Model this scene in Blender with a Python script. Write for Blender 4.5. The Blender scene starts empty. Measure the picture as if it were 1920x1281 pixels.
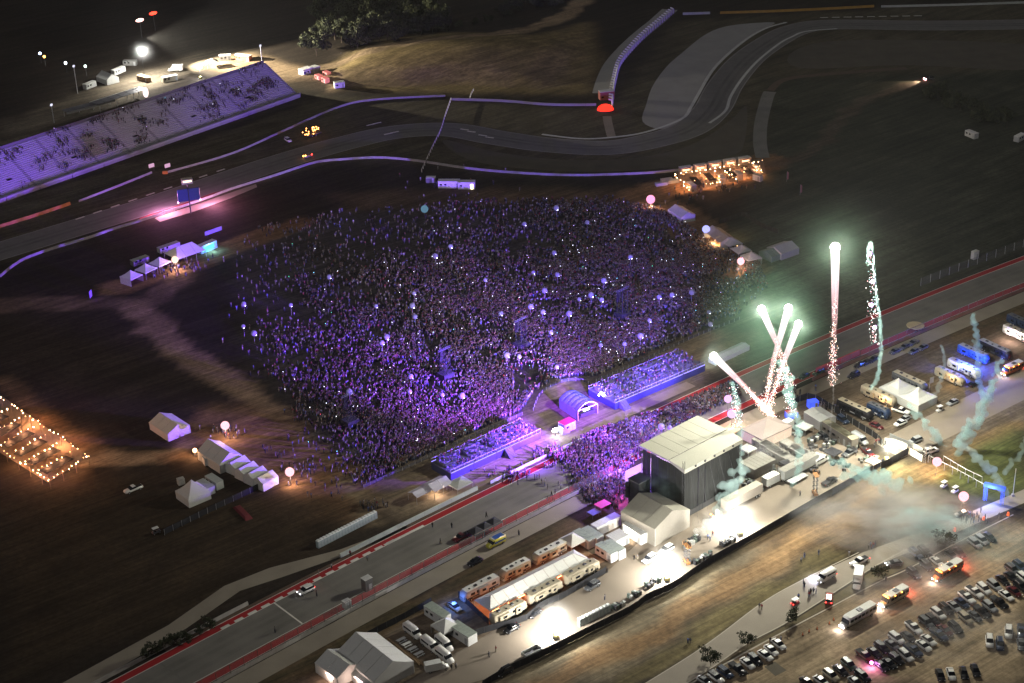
import bpy, bmesh, math, random
import numpy as np
from mathutils import Vector, Matrix
random.seed(7); RNG = np.random.default_rng(7)
S = bpy.context.scene
R = math.radians
# ------------------------------------------------------------------ camera
F_PX, PITCH, ROLL, CAM_H = 3200.0, R(26.5), R(2.0), 260.0
_c, _s = math.cos(ROLL), math.sin(ROLL)
_dn = Vector((0, -math.sin(PITCH), -math.cos(PITCH)))
_fw = Vector((0, math.cos(PITCH), -math.sin(PITCH)))
_rt = _c * Vector((1, 0, 0)) + _s * _dn
_dw = -_s * Vector((1, 0, 0)) + _c * _dn
CAM = Vector((0, 0, CAM_H))
cd = bpy.data.cameras.new('camera'); cam = bpy.data.objects.new('camera', cd)
S.collection.objects.link(cam); S.camera = cam
M3 = Matrix((_rt, -_dw, -_fw)).transposed()
cam.matrix_world = Matrix.Translation(CAM) @ M3.to_4x4()
cd.sensor_width = 36; cd.lens = F_PX / 1920 * 36; cd.clip_start = 1; cd.clip_end = 20000
# ------------------------------------------------------------------ world, moon, exposure
W = bpy.data.worlds.new('World'); S.world = W; W.use_nodes = True
nt = W.node_tree; nt.nodes.clear()
sky = nt.nodes.new('ShaderNodeTexSky'); sky.sky_type = 'NISHITA'; sky.sun_disc = False
sky.sun_elevation = R(-2); sky.sun_rotation = R(250)
bg = nt.nodes.new('ShaderNodeBackground'); bg.inputs[1].default_value = 0.15
wo = nt.nodes.new('ShaderNodeOutputWorld')
nt.links.new(sky.outputs[0], bg.inputs[0]); nt.links.new(bg.outputs[0], wo.inputs[0])
sl = bpy.data.lights.new('moon', 'SUN'); sl.energy = 0.42; sl.angle = R(0.5); sl.color = (1, .95, .95)
so = bpy.data.objects.new('moon', sl); S.collection.objects.link(so); so.rotation_euler = (R(35), R(-25), 0)
S.view_settings.view_transform = 'Standard'; S.view_settings.look = 'None'
S.view_settings.exposure = 0; S.view_settings.gamma = 1
S.render.engine = 'CYCLES'
cy = S.cycles
cy.use_denoising = True; cy.use_adaptive_sampling = True; cy.adaptive_threshold = .035; cy.max_bounces = 3; cy.diffuse_bounces = 1; cy.glossy_bounces = 1
cy.transmission_bounces = 2; cy.transparent_max_bounces = 20; cy.volume_bounces = 0
cy.sample_clamp_indirect = 3; cy.sample_clamp_direct = 0; cy.caustics_reflective = False; cy.caustics_refractive = False
# ------------------------------------------------------------------ photo <-> world
def ray(px, py):
    return _rt * (px - 960) + _dw * (py - 640.5) + _fw * F_PX
def P(px, py, z=0.0):
    d = ray(px, py); t = (z - CAM_H) / d.z
    return CAM + d * t
def A(px, py, Y):
    d = ray(px, py); return CAM + d * (Y / d.y)
def W2P(p):
    v = Vector(p) - CAM; k = F_PX / v.dot(_fw)
    return 960 + v.dot(_rt) * k, 640.5 + v.dot(_dw) * k
def HD(px, py, dx, dy, z=0):
    a, b = P(px, py, z), P(px + dx, py + dy, z); return math.atan2(b.y - a.y, b.x - a.x)
def PL(pts, z=0): return [P(x, y, z) for x, y in pts]
# ------------------------------------------------------------------ materials
MATS = {}
def mat(name, col=(.5, .5, .5), rough=.7, var=.12, scale=1.5, metal=0, emit=None, estr=0, spec=.3, bump=0, trans=0, alpha=1):
    if name in MATS: return MATS[name]
    m = bpy.data.materials.new(name); m.use_nodes = True; n = m.node_tree.nodes; l = m.node_tree.links
    b = n['Principled BSDF']; b.inputs['Roughness'].default_value = rough; b.inputs['Metallic'].default_value = metal
    b.inputs['Specular IOR Level'].default_value = spec
    b.inputs['Base Color'].default_value = (*col, 1)
    if var:
        tc = n.new('ShaderNodeTexCoord'); nz = n.new('ShaderNodeTexNoise'); nz.inputs['Scale'].default_value = scale
        nz.inputs['Detail'].default_value = 4
        l.new(tc.outputs['Object'], nz.inputs['Vector'])
        mx = n.new('ShaderNodeMix'); mx.data_type = 'RGBA'
        mx.inputs['A'].default_value = (*[c * (1 - var * 1.6) for c in col], 1)
        mx.inputs['B'].default_value = (*[min(1, c * (1 + var * 1.6)) for c in col], 1)
        l.new(nz.outputs[0], mx.inputs['Factor']); l.new(mx.outputs['Result'], b.inputs['Base Color'])
        if bump:
            bp = n.new('ShaderNodeBump'); bp.inputs['Strength'].default_value = bump; bp.inputs['Distance'].default_value = .05
            l.new(nz.outputs[0], bp.inputs['Height']); l.new(bp.outputs[0], b.inputs['Normal'])
    if emit: b.inputs['Emission Color'].default_value = (*emit, 1); b.inputs['Emission Strength'].default_value = estr
    if alpha < 1: b.inputs['Alpha'].default_value = alpha
    if trans:
        tl = n.new('ShaderNodeBsdfTranslucent'); tl.inputs[0].default_value = (*col, 1); ms = n.new('ShaderNodeMixShader')
        ms.inputs[0].default_value = trans; out = n['Material Output']
        l.new(b.outputs[0], ms.inputs[1]); l.new(tl.outputs[0], ms.inputs[2]); l.new(ms.outputs[0], out.inputs[0])
    MATS[name] = m; return m
def glow(name, col, s):
    if name in MATS: return MATS[name]
    m = bpy.data.materials.new(name); m.use_nodes = True; n = m.node_tree.nodes; n.clear()
    e = n.new('ShaderNodeEmission'); e.inputs[0].default_value = (*col, 1); e.inputs[1].default_value = s
    o = n.new('ShaderNodeOutputMaterial'); m.node_tree.links.new(e.outputs[0], o.inputs[0]); MATS[name] = m; return m
def smoke_mat(name, col, dens, soft=None, noise=0):
    if name in MATS: return MATS[name]
    m = bpy.data.materials.new(name); m.use_nodes = True; n = m.node_tree.nodes; n.clear()
    e = n.new('ShaderNodeVolumeScatter'); e.inputs['Color'].default_value = (*col, 1); e.inputs['Density'].default_value = dens
    ab = n.new('ShaderNodeVolumeAbsorption'); ab.inputs[0].default_value = (*col, 1); ab.inputs[1].default_value = dens
    ad = n.new('ShaderNodeAddShader'); L = m.node_tree.links; L.new(e.outputs[0], ad.inputs[0]); L.new(ab.outputs[0], ad.inputs[1])
    o = n.new('ShaderNodeOutputMaterial'); L.new(ad.outputs[0], o.inputs['Volume'])
    if soft is not None:              # fades out towards the rim of a unit sphere, broken up by noise
        tc = n.new('ShaderNodeTexCoord'); ln = n.new('ShaderNodeVectorMath'); ln.operation = 'LENGTH'; L.new(tc.outputs['Object'], ln.inputs[0])
        mr = n.new('ShaderNodeMapRange'); mr.inputs[1].default_value = 1; mr.inputs[2].default_value = 0; mr.inputs[3].default_value = 0; mr.inputs[4].default_value = 1; L.new(ln.outputs['Value'], mr.inputs[0])
        pw = n.new('ShaderNodeMath'); pw.operation = 'POWER'; pw.inputs[1].default_value = soft; L.new(mr.outputs[0], pw.inputs[0]); mu = n.new('ShaderNodeMath'); mu.operation = 'MULTIPLY'; mu.inputs[1].default_value = dens
        last = pw
        if noise:
            nz = n.new('ShaderNodeTexNoise'); nz.inputs['Scale'].default_value = noise; nz.inputs['Detail'].default_value = 3; mp = n.new('ShaderNodeMapping'); mp.inputs['Location'].default_value = (sum(map(ord, name)) % 17, sum(map(ord, name)) % 7, 3); L.new(tc.outputs['Object'], mp.inputs[0]); L.new(mp.outputs[0], nz.inputs['Vector'])
            m2 = n.new('ShaderNodeMapRange'); m2.inputs[1].default_value = .42; m2.inputs[2].default_value = .68; L.new(nz.outputs[0], m2.inputs[0]); x = n.new('ShaderNodeMath'); x.operation = 'MULTIPLY'; L.new(pw.outputs[0], x.inputs[0]); L.new(m2.outputs[0], x.inputs[1]); last = x
        L.new(last.outputs[0], mu.inputs[0]); L.new(mu.outputs[0], e.inputs['Density']); L.new(mu.outputs[0], ab.inputs[1])
    MATS[name] = m; return m
def rnd_mat(name, cols, rough=.8, k=1.0):
    m = bpy.data.materials.new(name); m.use_nodes = True; n = m.node_tree.nodes; l = m.node_tree.links
    b = n['Principled BSDF']; b.inputs['Roughness'].default_value = rough; b.inputs['Specular IOR Level'].default_value = .2
    oi = n.new('ShaderNodeObjectInfo'); mu = n.new('ShaderNodeMath'); mu.operation = 'MULTIPLY'; mu.inputs[1].default_value = k
    fr = n.new('ShaderNodeMath'); fr.operation = 'FRACT'; cr = n.new('ShaderNodeValToRGB'); cr.color_ramp.interpolation = 'CONSTANT'
    el = cr.color_ramp.elements
    while len(el) < len(cols): el.new(0)
    for i, c in enumerate(cols): el[i].position = i / len(cols); el[i].color = (*c, 1)
    l.new(oi.outputs['Random'], mu.inputs[0]); l.new(mu.outputs[0], fr.inputs[0]); l.new(fr.outputs[0], cr.inputs[0])
    l.new(cr.outputs[0], b.inputs['Base Color']); MATS[name] = m; return m
# ------------------------------------------------------------------ mesh builder and objects
class MB:
    def __init__(s): s.v, s.f, s.m, s.mats = [], [], [], []
    def mi(s, m):
        if m not in s.mats: s.mats.append(m)
        return s.mats.index(m)
    def add(s, vs, fs, m):
        o = len(s.v); s.v += [tuple(v) for v in vs]; k = s.mi(m)
        s.f += [tuple(i + o for i in f) for f in fs]; s.m += [k] * len(fs); return s
    def box(s, c, d, m, rz=0, taper=1.0, tx=None):
        x, y, z = d[0] / 2, d[1] / 2, d[2] / 2; tx = taper if tx is None else tx
        q = [(-x, -y, -z), (x, -y, -z), (x, y, -z), (-x, y, -z), (-x * tx, -y * taper, z), (x * tx, -y * taper, z), (x * tx, y * taper, z), (-x * tx, y * taper, z)]
        a, b = math.cos(rz), math.sin(rz)
        q = [(c[0] + p[0] * a - p[1] * b, c[1] + p[0] * b + p[1] * a, c[2] + p[2]) for p in q]
        return s.add(q, [(0, 3, 2, 1), (4, 5, 6, 7), (0, 1, 5, 4), (1, 2, 6, 5), (2, 3, 7, 6), (3, 0, 4, 7)], m)
    def bar(s, a, b, w, m, n=4):
        a, b = Vector(a), Vector(b); d = (b - a); L = d.length
        if L < 1e-6: return s
        d /= L; u = d.orthogonal().normalized(); w2 = d.cross(u); vs = []
        for p in (a, b):
            for i in range(n):
                t = 2 * math.pi * (i + .5) / n; vs.append(p + (u * math.cos(t) + w2 * math.sin(t)) * w * .5 * (1.414 if n == 4 else 1))
        fs = [(i, (i + 1) % n, n + (i + 1) % n, n + i) for i in range(n)] + [tuple(range(n))[::-1], tuple(range(n, 2 * n))]
        return s.add(vs, fs, m)
    def tube(s, pts, rad, m, n=8, cap=True):
        pts = [Vector(p) for p in pts]; vs, fs = [], []; u = None
        for k, p in enumerate(pts):
            d = (pts[min(k + 1, len(pts) - 1)] - pts[max(k - 1, 0)]).normalized()
            u = d.orthogonal().normalized() if u is None else (u - d * u.dot(d)).normalized()
            w = d.cross(u); r = rad[k] if isinstance(rad, (list, tuple)) else rad
            vs += [p + (u * math.cos(2 * math.pi * i / n) + w * math.sin(2 * math.pi * i / n)) * r for i in range(n)]
        for k in range(len(pts) - 1):
            fs += [(k * n + i, k * n + (i + 1) % n, (k + 1) * n + (i + 1) % n, (k + 1) * n + i) for i in range(n)]
        if cap: fs += [tuple(range(n))[::-1], tuple(range((len(pts) - 1) * n, len(pts) * n))]
        return s.add(vs, fs, m)
    def sphere(s, c, r, m, nu=12, nv=8, sc=(1, 1, 1), lump=0):
        vs = [(c[0], c[1], c[2] + r * sc[2])]
        for j in range(1, nv):
            t = math.pi * j / nv
            for i in range(nu):
                a = 2 * math.pi * i / nu; q = r * (1 + (random.uniform(-lump, lump) if lump else 0))
                vs.append((c[0] + q * sc[0] * math.sin(t) * math.cos(a), c[1] + q * sc[1] * math.sin(t) * math.sin(a), c[2] + q * sc[2] * math.cos(t)))
        vs.append((c[0], c[1], c[2] - r * sc[2])); e = len(vs) - 1
        fs = [(0, 1 + i, 1 + (i + 1) % nu) for i in range(nu)]
        for j in range(nv - 2):
            fs += [(1 + j * nu + i, 1 + (j + 1) * nu + i, 1 + (j + 1) * nu + (i + 1) % nu, 1 + j * nu + (i + 1) % nu) for i in range(nu)]
        b = 1 + (nv - 2) * nu; fs += [(e, b + (i + 1) % nu, b + i) for i in range(nu)]
        return s.add(vs, fs, m)
    def poly(s, pts, m, z=None):
        pts = [(p[0], p[1], p[2] if z is None else z) for p in pts]; return s.add(pts, [tuple(range(len(pts)))], m)
    def ext(s, pts, z0, z1, m):          # vertical prism over a ccw outline
        n = len(pts); vs = [(p[0], p[1], z0) for p in pts] + [(p[0], p[1], z1) for p in pts]
        return s.add(vs, [tuple(range(n))[::-1], tuple(range(n, 2 * n))] + [(i, (i + 1) % n, n + (i + 1) % n, n + i) for i in range(n)], m)
    def mesh(s, name='m', smooth=False):
        me = bpy.data.meshes.new(name); me.from_pydata(s.v, [], s.f)
        for m in s.mats: me.materials.append(m)
        if len(s.mats) > 1: me.polygons.foreach_set('material_index', s.m)
        if smooth: me.polygons.foreach_set('use_smooth', [True] * len(me.polygons))
        me.update(); return me
    def obj(s, name, parent=None, smooth=False, **kw): return link(name, s.mesh(name, smooth), parent, **kw)
COL = S.collection
def link(name, data, parent=None, loc=None, rz=0, label=None, cat=None, group=None, kind=None):
    o = bpy.data.objects.new(name, data); COL.objects.link(o)
    if parent is not None: o.parent = parent
    if loc is not None: o.location = loc
    if rz: o.rotation_euler.z = rz
    return tag(o, label, cat, group, kind)
def tag(o, label=None, cat=None, group=None, kind=None):
    if label: o['label'] = label
    if cat: o['category'] = cat
    if group: o['group'] = group
    if kind: o['kind'] = kind
    return o
def thing(name, label, cat, loc, rz=0, group=None): return link(name, None, None, loc, rz, label, cat, group)
def copy_tree(o, parent=None):
    c = o.copy(); COL.objects.link(c); c.parent = parent
    for ch in o.children: copy_tree(ch, c)
    return c
PROTO = {}
def proto(key, fn):
    """first use moves the original itself, later uses are copies of it and its parts"""
    if key not in PROTO: PROTO[key] = fn(); return PROTO[key]
    return copy_tree(PROTO[key])
def put(o, loc, rz=0, label=None, cat=None, group=None, sc=None):
    o.location = loc; o.rotation_euler = (0, 0, rz)
    if sc: o.scale = sc if not isinstance(sc, (int, float)) else (sc,) * 3
    return tag(o, label, cat, group)
def gl(px, py, zvis=0):              # ground point under something seen at that pixel, at height zvis
    p = P(px, py, zvis); return Vector((p.x, p.y, 0))
def light(name, parent, loc, power, col, radius=.3, kind='POINT', **kw):
    d = bpy.data.lights.new(name, kind); d.energy = power; d.color = col; d.shadow_soft_size = radius
    for k, v in kw.items(): setattr(d, k, v)
    o = bpy.data.objects.new(name, d); COL.objects.link(o); o.location = loc
    if parent is not None: o.parent = parent
    return o
ORD = ['first', 'second', 'third', 'fourth', 'fifth', 'sixth', 'seventh', 'eighth', 'ninth', 'tenth', 'eleventh', 'twelfth', 'thirteenth', 'fourteenth', 'fifteenth', 'sixteenth', 'seventeenth', 'eighteenth', 'nineteenth', 'twentieth']
# shared materials
WHITE = mat('white_paint', (.72, .72, .68), .45); BLACK = mat('black_cloth', (.018, .018, .02), .8)
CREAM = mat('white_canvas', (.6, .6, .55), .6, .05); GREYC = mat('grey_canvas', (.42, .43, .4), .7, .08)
ALU = mat('aluminium', (.5, .5, .5), .45, .08, metal=.6); STEEL = mat('dark_steel', (.07, .07, .075), .5, metal=.5)
CONC = mat('concrete', (.36, .34, .3), .85, .15, .6, bump=.2); GLASS = mat('window_glass', (.012, .014, .018), .08, 0, spec=.6)
RUB = mat('tyre_rubber', (.015, .015, .015), .85, 0); WOOD = mat('timber', (.2, .13, .07), .8)
HEADL = glow('headlamp_lit', (.85, .88, 1), 30); TAILL = glow('tail_lamp_lit', (1, .04, .03), 14); AMB = glow('amber_marker', (1, .35, .05), 22)
HOFF = mat('headlamp_glass', (.6, .6, .6), .15, 0); TOFF = mat('tail_lamp_glass', (.25, .01, .01), .2, 0)
# ================================================================== ground
TCO = (-4.98832e-04, .8523236, 433.5136)
def TY(x): return TCO[0] * x * x + TCO[1] * x + TCO[2]
def TO(x, d, z=0):                    # point beside the straight: d metres towards the paddock from its far edge line
    k = 2 * TCO[0] * x + TCO[1]; n = math.hypot(1, k); return Vector((x + k / n * d, TY(x) - d / n, z))
def THD(x): return math.atan2(2 * TCO[0] * x + TCO[1], 1)
def catmull(pts, n=6):
    pts = [Vector(p) for p in pts]; o = []
    for i in range(len(pts) - 1):
        a, b, c, d = pts[max(i - 1, 0)], pts[i], pts[i + 1], pts[min(i + 2, len(pts) - 1)]
        for k in range(n):
            t = k / n; o.append(.5 * (2 * b + (c - a) * t + (2 * a - 5 * b + 4 * c - d) * t * t + (3 * b - a - 3 * c + d) * t ** 3))
    return o + [pts[-1]]
def walk(pts, step):                  # evenly spaced points along a polyline with headings
    out, acc = [], 0.0
    for a, b in zip(pts[:-1], pts[1:]):
        L = (b - a).length
        if L < 1e-6: continue
        t = acc
        while t < L: out.append((a + (b - a) * (t / L), math.atan2(b.y - a.y, b.x - a.x))); t += step
        acc = t - L
    return out
gx = np.concatenate([[-6000, -2500, -1000, -600], np.arange(-340, 341, 2.6), [600, 1000, 2500, 6000]])
gy = np.concatenate([[-3000, -800, 0, 200], np.arange(300, 1101, 2.6), [1400, 2200, 4000, 9000]])
GX, GY = np.meshgrid(gx, gy)
def vnoise(sc, seed):
    r = np.random.default_rng(seed).random((256, 256)); u = (GX / sc) % 255; v = (GY / sc) % 255
    i, j = u.astype(int), v.astype(int); fu, fv = u - i, v - j; fu = fu * fu * (3 - 2 * fu); fv = fv * fv * (3 - 2 * fv)
    return (r[j, i] * (1 - fu) + r[j, i + 1] * fu) * (1 - fv) + (r[j + 1, i] * (1 - fu) + r[j + 1, i + 1] * fu) * fv
N1, N2, N3 = vnoise(22, 1), vnoise(7, 2), vnoise(60, 3)
wx, wy = GX + (N2 - .5) * 5 + (N1 - .5) * 4, GY + (vnoise(7, 5) - .5) * 5 + (vnoise(22, 6) - .5) * 4
TINT = np.zeros(GX.shape + (3,)); TINT[:] = (.028, .022, .016)
TINT *= (.65 + .8 * (N1 * .5 + N3 * .5))[..., None]
def lay(mask, col, k=1.0):
    m = np.clip(mask * k, 0, 1)[..., None]; TINT[:] = TINT * (1 - m) + np.array(col) * m * (.78 + .44 * N2)[..., None]
def soft(m, n):
    m = m.astype(float)
    for _ in range(n): m[1:-1, 1:-1] = (m[:-2, 1:-1] + m[2:, 1:-1] + m[1:-1, :-2] + m[1:-1, 2:] + m[1:-1, 1:-1] * 2) / 6
    return m
def area(px, n=2):
    q = PL(px); ins = np.zeros(GX.shape, bool); j = len(q) - 1
    for i in range(len(q)):
        a, b = q[i], q[j]
        if abs(b.y - a.y) > 1e-9: ins ^= ((a.y > wy) != (b.y > wy)) & (wx < (b.x - a.x) * (wy - a.y) / (b.y - a.y) + a.x)
        j = i
    return soft(ins, n)
def stroke(px, w, s=2.5):
    q = catmull(PL(px), 4); d = np.full(GX.shape, 1e9)
    for a, b in zip(q[:-1], q[1:]):
        dx, dy = b.x - a.x, b.y - a.y; L = dx * dx + dy * dy + 1e-9
        t = np.clip(((wx - a.x) * dx + (wy - a.y) * dy) / L, 0, 1); d = np.minimum(d, np.hypot(wx - a.x - t * dx, wy - a.y - t * dy))
    return np.clip((w / 2 - d) / s + .5, 0, 1)
DIRT, TAN, DRY, BROWN = (.21, .125, .065), (.29, .21, .125), (.15, .115, .05), (.085, .06, .032)
lay(area([(560, 175), (850, 190), (1120, 205), (1150, 200), (1270, 40), (1940, 0), (1940, 140), (1450, 150), (1440, 300), (1260, 325), (1000, 330), (640, 300), (300, 400), (0, 500), (0, 380)], 5), (.085, .074, .046))  # grass lightened round the far loop: stronger ambient light painted into its colour
lay(area([(1440, 150), (1940, 130), (1940, 480), (1600, 590), (1400, 660), (1380, 480), (1420, 300)], 8), (.052, .055, .036))  # right field made greener, comet light painted into the ground colour
lay(area([(1360, 440), (1560, 380), (1720, 440), (1740, 540), (1400, 690), (1300, 640)], 14), (.1, .108, .066))  # lighter still near the comets: their glow painted onto the grass
lay(area([(0, 540), (260, 560), (560, 790), (440, 800), (170, 860), (0, 720)], 8), (.044, .031, .026))
lay(area([(430, 460), (640, 390), (1180, 385), (1400, 480), (1400, 560), (1100, 715), (680, 910), (560, 790), (470, 640)], 6), (.07, .06, .058))
lay(area([(600, 360), (1180, 350), (1240, 420), (1000, 380), (640, 395)], 4), (.11, .075, .045), .8)
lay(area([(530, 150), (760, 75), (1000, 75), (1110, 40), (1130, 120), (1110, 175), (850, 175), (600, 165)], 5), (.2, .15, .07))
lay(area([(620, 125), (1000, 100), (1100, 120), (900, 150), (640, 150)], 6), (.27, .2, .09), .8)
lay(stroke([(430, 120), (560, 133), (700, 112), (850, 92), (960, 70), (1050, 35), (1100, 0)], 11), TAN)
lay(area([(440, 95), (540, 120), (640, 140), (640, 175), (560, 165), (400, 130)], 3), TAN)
lay(area([(0, 280), (240, 190), (420, 110), (480, 95), (400, 90), (180, 165), (0, 230)], 3), (.12, .1, .07), .9)
lay(stroke([(0, 355), (300, 262), (560, 172)], 30), (.035, .03, .02), .8)
lay(stroke([(1195, 372), (1290, 420), (1400, 505)], 20), DIRT); lay(stroke([(900, 372), (1050, 368), (1230, 375)], 13), (.13, .085, .05))
lay(stroke([(1190, 370), (1300, 345), (1440, 305)], 18), DIRT); lay(stroke([(1430, 310), (1520, 290), (1600, 200), (1740, 150)], 7), (.11, .085, .06), .7)
lay(stroke([(215, 540), (330, 505), (430, 470), (560, 420)], 13), DIRT); lay(stroke([(0, 575), (130, 565), (270, 570), (340, 510)], 11), (.19, .125, .09), .8)
lay(stroke([(255, 575), (300, 625), (450, 735), (545, 810), (640, 890)], 10), (.27, .18, .12))
lay(stroke([(150, 860), (250, 860), (330, 845), (430, 800)], 7), (.3, .21, .13)); lay(stroke([(420, 800), (510, 830), (560, 880), (640, 930)], 26, 8), DIRT)
lay(stroke([(0, 720), (90, 790), (180, 850)], 7), (.16, .1, .055))
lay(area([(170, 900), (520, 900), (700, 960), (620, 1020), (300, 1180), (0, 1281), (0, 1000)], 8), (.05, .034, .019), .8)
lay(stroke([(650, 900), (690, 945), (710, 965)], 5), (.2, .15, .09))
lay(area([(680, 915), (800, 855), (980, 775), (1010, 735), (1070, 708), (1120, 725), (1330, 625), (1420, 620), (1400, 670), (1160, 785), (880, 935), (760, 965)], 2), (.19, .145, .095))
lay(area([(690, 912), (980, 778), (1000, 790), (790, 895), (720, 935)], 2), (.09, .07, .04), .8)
lay(area([(1030, 738), (1055, 718), (1085, 720), (1040, 750)], 2), (.22, .19, .06))
def band(x0, x1, d0, d1, col, k=1):
    xs = np.clip(wx, x0, x1); kk = 2 * TCO[0] * xs + TCO[1]; nn = np.hypot(1, kk)
    d = (TCO[0] * xs * xs + TCO[1] * xs + TCO[2] - wy) / nn
    lay(np.clip((d - d0) / 1.2 + .5, 0, 1) * np.clip((d1 - d) / 1.2 + .5, 0, 1) * ((wx > x0) & (wx < x1)), col, k)
band(-200, 320, 25, 36, (.105, .073, .04)); band(-200, 320, 27, 30, (.06, .05, .025), .8)
band(-200, 40, 34, 75, (.15, .115, .08)); band(30, 140, 26, 62, (.105, .08, .055)); band(130, 320, 34, 85, (.125, .098, .066))
lay(area([(880, 1281), (1000, 1235), (1260, 1110), (1400, 1030), (1640, 890), (1760, 940), (1500, 1040), (1300, 1170), (1150, 1281)], 3), (.155, .126, .08))
lay(area([(1400, 1010), (1640, 890), (1760, 960), (1640, 1010), (1420, 1070)], 4), (.085, .057, .032))
lay(stroke([(1000, 1290), (1150, 1222), (1290, 1150), (1420, 1062), (1560, 985), (1660, 930), (1760, 880), (1920, 800)], 7), (.19, .12, .06))
lay(stroke([(1180, 1290), (1300, 1205), (1430, 1110), (1560, 1040)], 6), (.13, .105, .05))
lay(area([(1290, 1290), (1480, 1180), (1760, 1050), (1930, 960), (1930, 1290)], 3), (.25, .19, .12))
lay(area([(1600, 1150), (1900, 1010), (1930, 1080), (1640, 1230)], 6), (.23, .165, .1), .7)
lay(area([(1740, 900), (1800, 870), (1930, 790), (1930, 900), (1880, 940)], 3), (.075, .085, .028))
lay(area([(1650, 860), (1720, 880), (1760, 960), (1700, 990)], 4), (.1, .085, .04), .8)
HC = P(850, 112)
def hill(x, y):                        # grassy rise behind the far loop
    return 8.0 * np.exp(-((x - HC.x) / 68) ** 2 - ((y - HC.y) / 40) ** 2)
GZ = hill(GX, GY); GZ[GZ < .05] = 0
HM = np.ones_like(GZ)
for ln_ in ([(560, 176), (720, 188), (840, 184), (950, 192), (1123, 200)], [(1128, 185), (1135, 150), (1170, 95), (1232, 40), (1256, 18)], [(1280, 28), (1500, 30)], [(1400, 112), (1295, 240), (1140, 277), (930, 258), (740, 248)], [(400, 120), (560, 120)]):
    for q in catmull(PL(ln_), 14): HM = np.minimum(HM, np.clip((np.hypot(GX - q.x, GY - q.y) - 13) / 26, 0, 1))
ra, rb = P(1120, 200), P(1256, 18); sd = ((rb.x - ra.x) * (GY - ra.y) - (rb.y - ra.y) * (GX - ra.x)) / (rb - ra).length
GZ *= HM * HM * (3 - 2 * HM) * np.clip((sd - 14) / 20, 0, 1)
def hz(p): return float(GZ[np.abs(gy - p.y).argmin(), np.abs(gx - p.x).argmin()])
gv = np.stack([GX, GY, GZ], -1).reshape(-1, 3); ny_, nx_ = GX.shape
idx = np.arange(ny_ * nx_).reshape(ny_, nx_)
gf = np.stack([idx[:-1, :-1], idx[:-1, 1:], idx[1:, 1:], idx[1:, :-1]], -1).reshape(-1, 4)
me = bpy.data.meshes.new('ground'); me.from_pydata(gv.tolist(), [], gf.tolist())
at = me.color_attributes.new('soil_and_light', 'FLOAT_COLOR', 'POINT')
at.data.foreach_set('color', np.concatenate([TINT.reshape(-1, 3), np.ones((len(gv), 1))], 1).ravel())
gm = bpy.data.materials.new('soil_grass_and_light'); gm.use_nodes = True; n = gm.node_tree.nodes; l = gm.node_tree.links
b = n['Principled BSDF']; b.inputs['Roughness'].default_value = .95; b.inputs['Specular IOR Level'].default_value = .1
ca = n.new('ShaderNodeVertexColor'); ca.layer_name = 'soil_and_light'; tc = n.new('ShaderNodeTexCoord')
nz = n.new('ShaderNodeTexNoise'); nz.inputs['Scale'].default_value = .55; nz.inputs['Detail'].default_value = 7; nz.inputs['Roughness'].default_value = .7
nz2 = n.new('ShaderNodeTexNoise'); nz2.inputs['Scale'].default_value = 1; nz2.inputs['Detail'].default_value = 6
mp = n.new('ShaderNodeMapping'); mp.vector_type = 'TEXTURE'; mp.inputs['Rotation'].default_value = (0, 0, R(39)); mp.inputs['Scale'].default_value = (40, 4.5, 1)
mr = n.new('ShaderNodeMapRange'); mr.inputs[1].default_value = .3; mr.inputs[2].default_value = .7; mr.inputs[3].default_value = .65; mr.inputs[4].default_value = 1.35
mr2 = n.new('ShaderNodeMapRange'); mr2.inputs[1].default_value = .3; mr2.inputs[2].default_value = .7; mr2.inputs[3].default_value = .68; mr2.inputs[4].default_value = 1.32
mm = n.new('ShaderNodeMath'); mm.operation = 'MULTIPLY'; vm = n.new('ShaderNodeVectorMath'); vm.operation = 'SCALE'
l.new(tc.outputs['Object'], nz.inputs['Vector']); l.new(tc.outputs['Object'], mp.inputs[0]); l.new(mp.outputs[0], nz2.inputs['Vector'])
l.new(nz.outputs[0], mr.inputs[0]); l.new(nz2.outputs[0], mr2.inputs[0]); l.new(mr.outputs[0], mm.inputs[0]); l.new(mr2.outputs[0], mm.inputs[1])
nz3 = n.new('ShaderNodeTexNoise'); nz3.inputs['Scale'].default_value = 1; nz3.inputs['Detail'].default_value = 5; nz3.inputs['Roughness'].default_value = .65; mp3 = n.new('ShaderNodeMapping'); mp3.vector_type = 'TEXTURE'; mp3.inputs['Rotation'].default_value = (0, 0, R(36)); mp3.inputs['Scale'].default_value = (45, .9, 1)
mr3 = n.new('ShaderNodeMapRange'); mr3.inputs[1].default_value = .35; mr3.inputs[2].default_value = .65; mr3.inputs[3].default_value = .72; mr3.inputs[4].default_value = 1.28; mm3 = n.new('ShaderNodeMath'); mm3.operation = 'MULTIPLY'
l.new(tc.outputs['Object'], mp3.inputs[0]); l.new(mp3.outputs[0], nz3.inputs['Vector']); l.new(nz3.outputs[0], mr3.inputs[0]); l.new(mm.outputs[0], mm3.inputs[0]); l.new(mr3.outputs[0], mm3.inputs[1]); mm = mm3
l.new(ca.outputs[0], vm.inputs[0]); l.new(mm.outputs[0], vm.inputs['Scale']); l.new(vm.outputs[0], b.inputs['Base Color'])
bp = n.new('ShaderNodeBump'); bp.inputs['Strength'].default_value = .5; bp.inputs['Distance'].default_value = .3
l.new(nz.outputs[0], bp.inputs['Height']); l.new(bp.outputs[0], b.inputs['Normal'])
me.materials.append(gm); link('ground', me, kind='structure')
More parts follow.
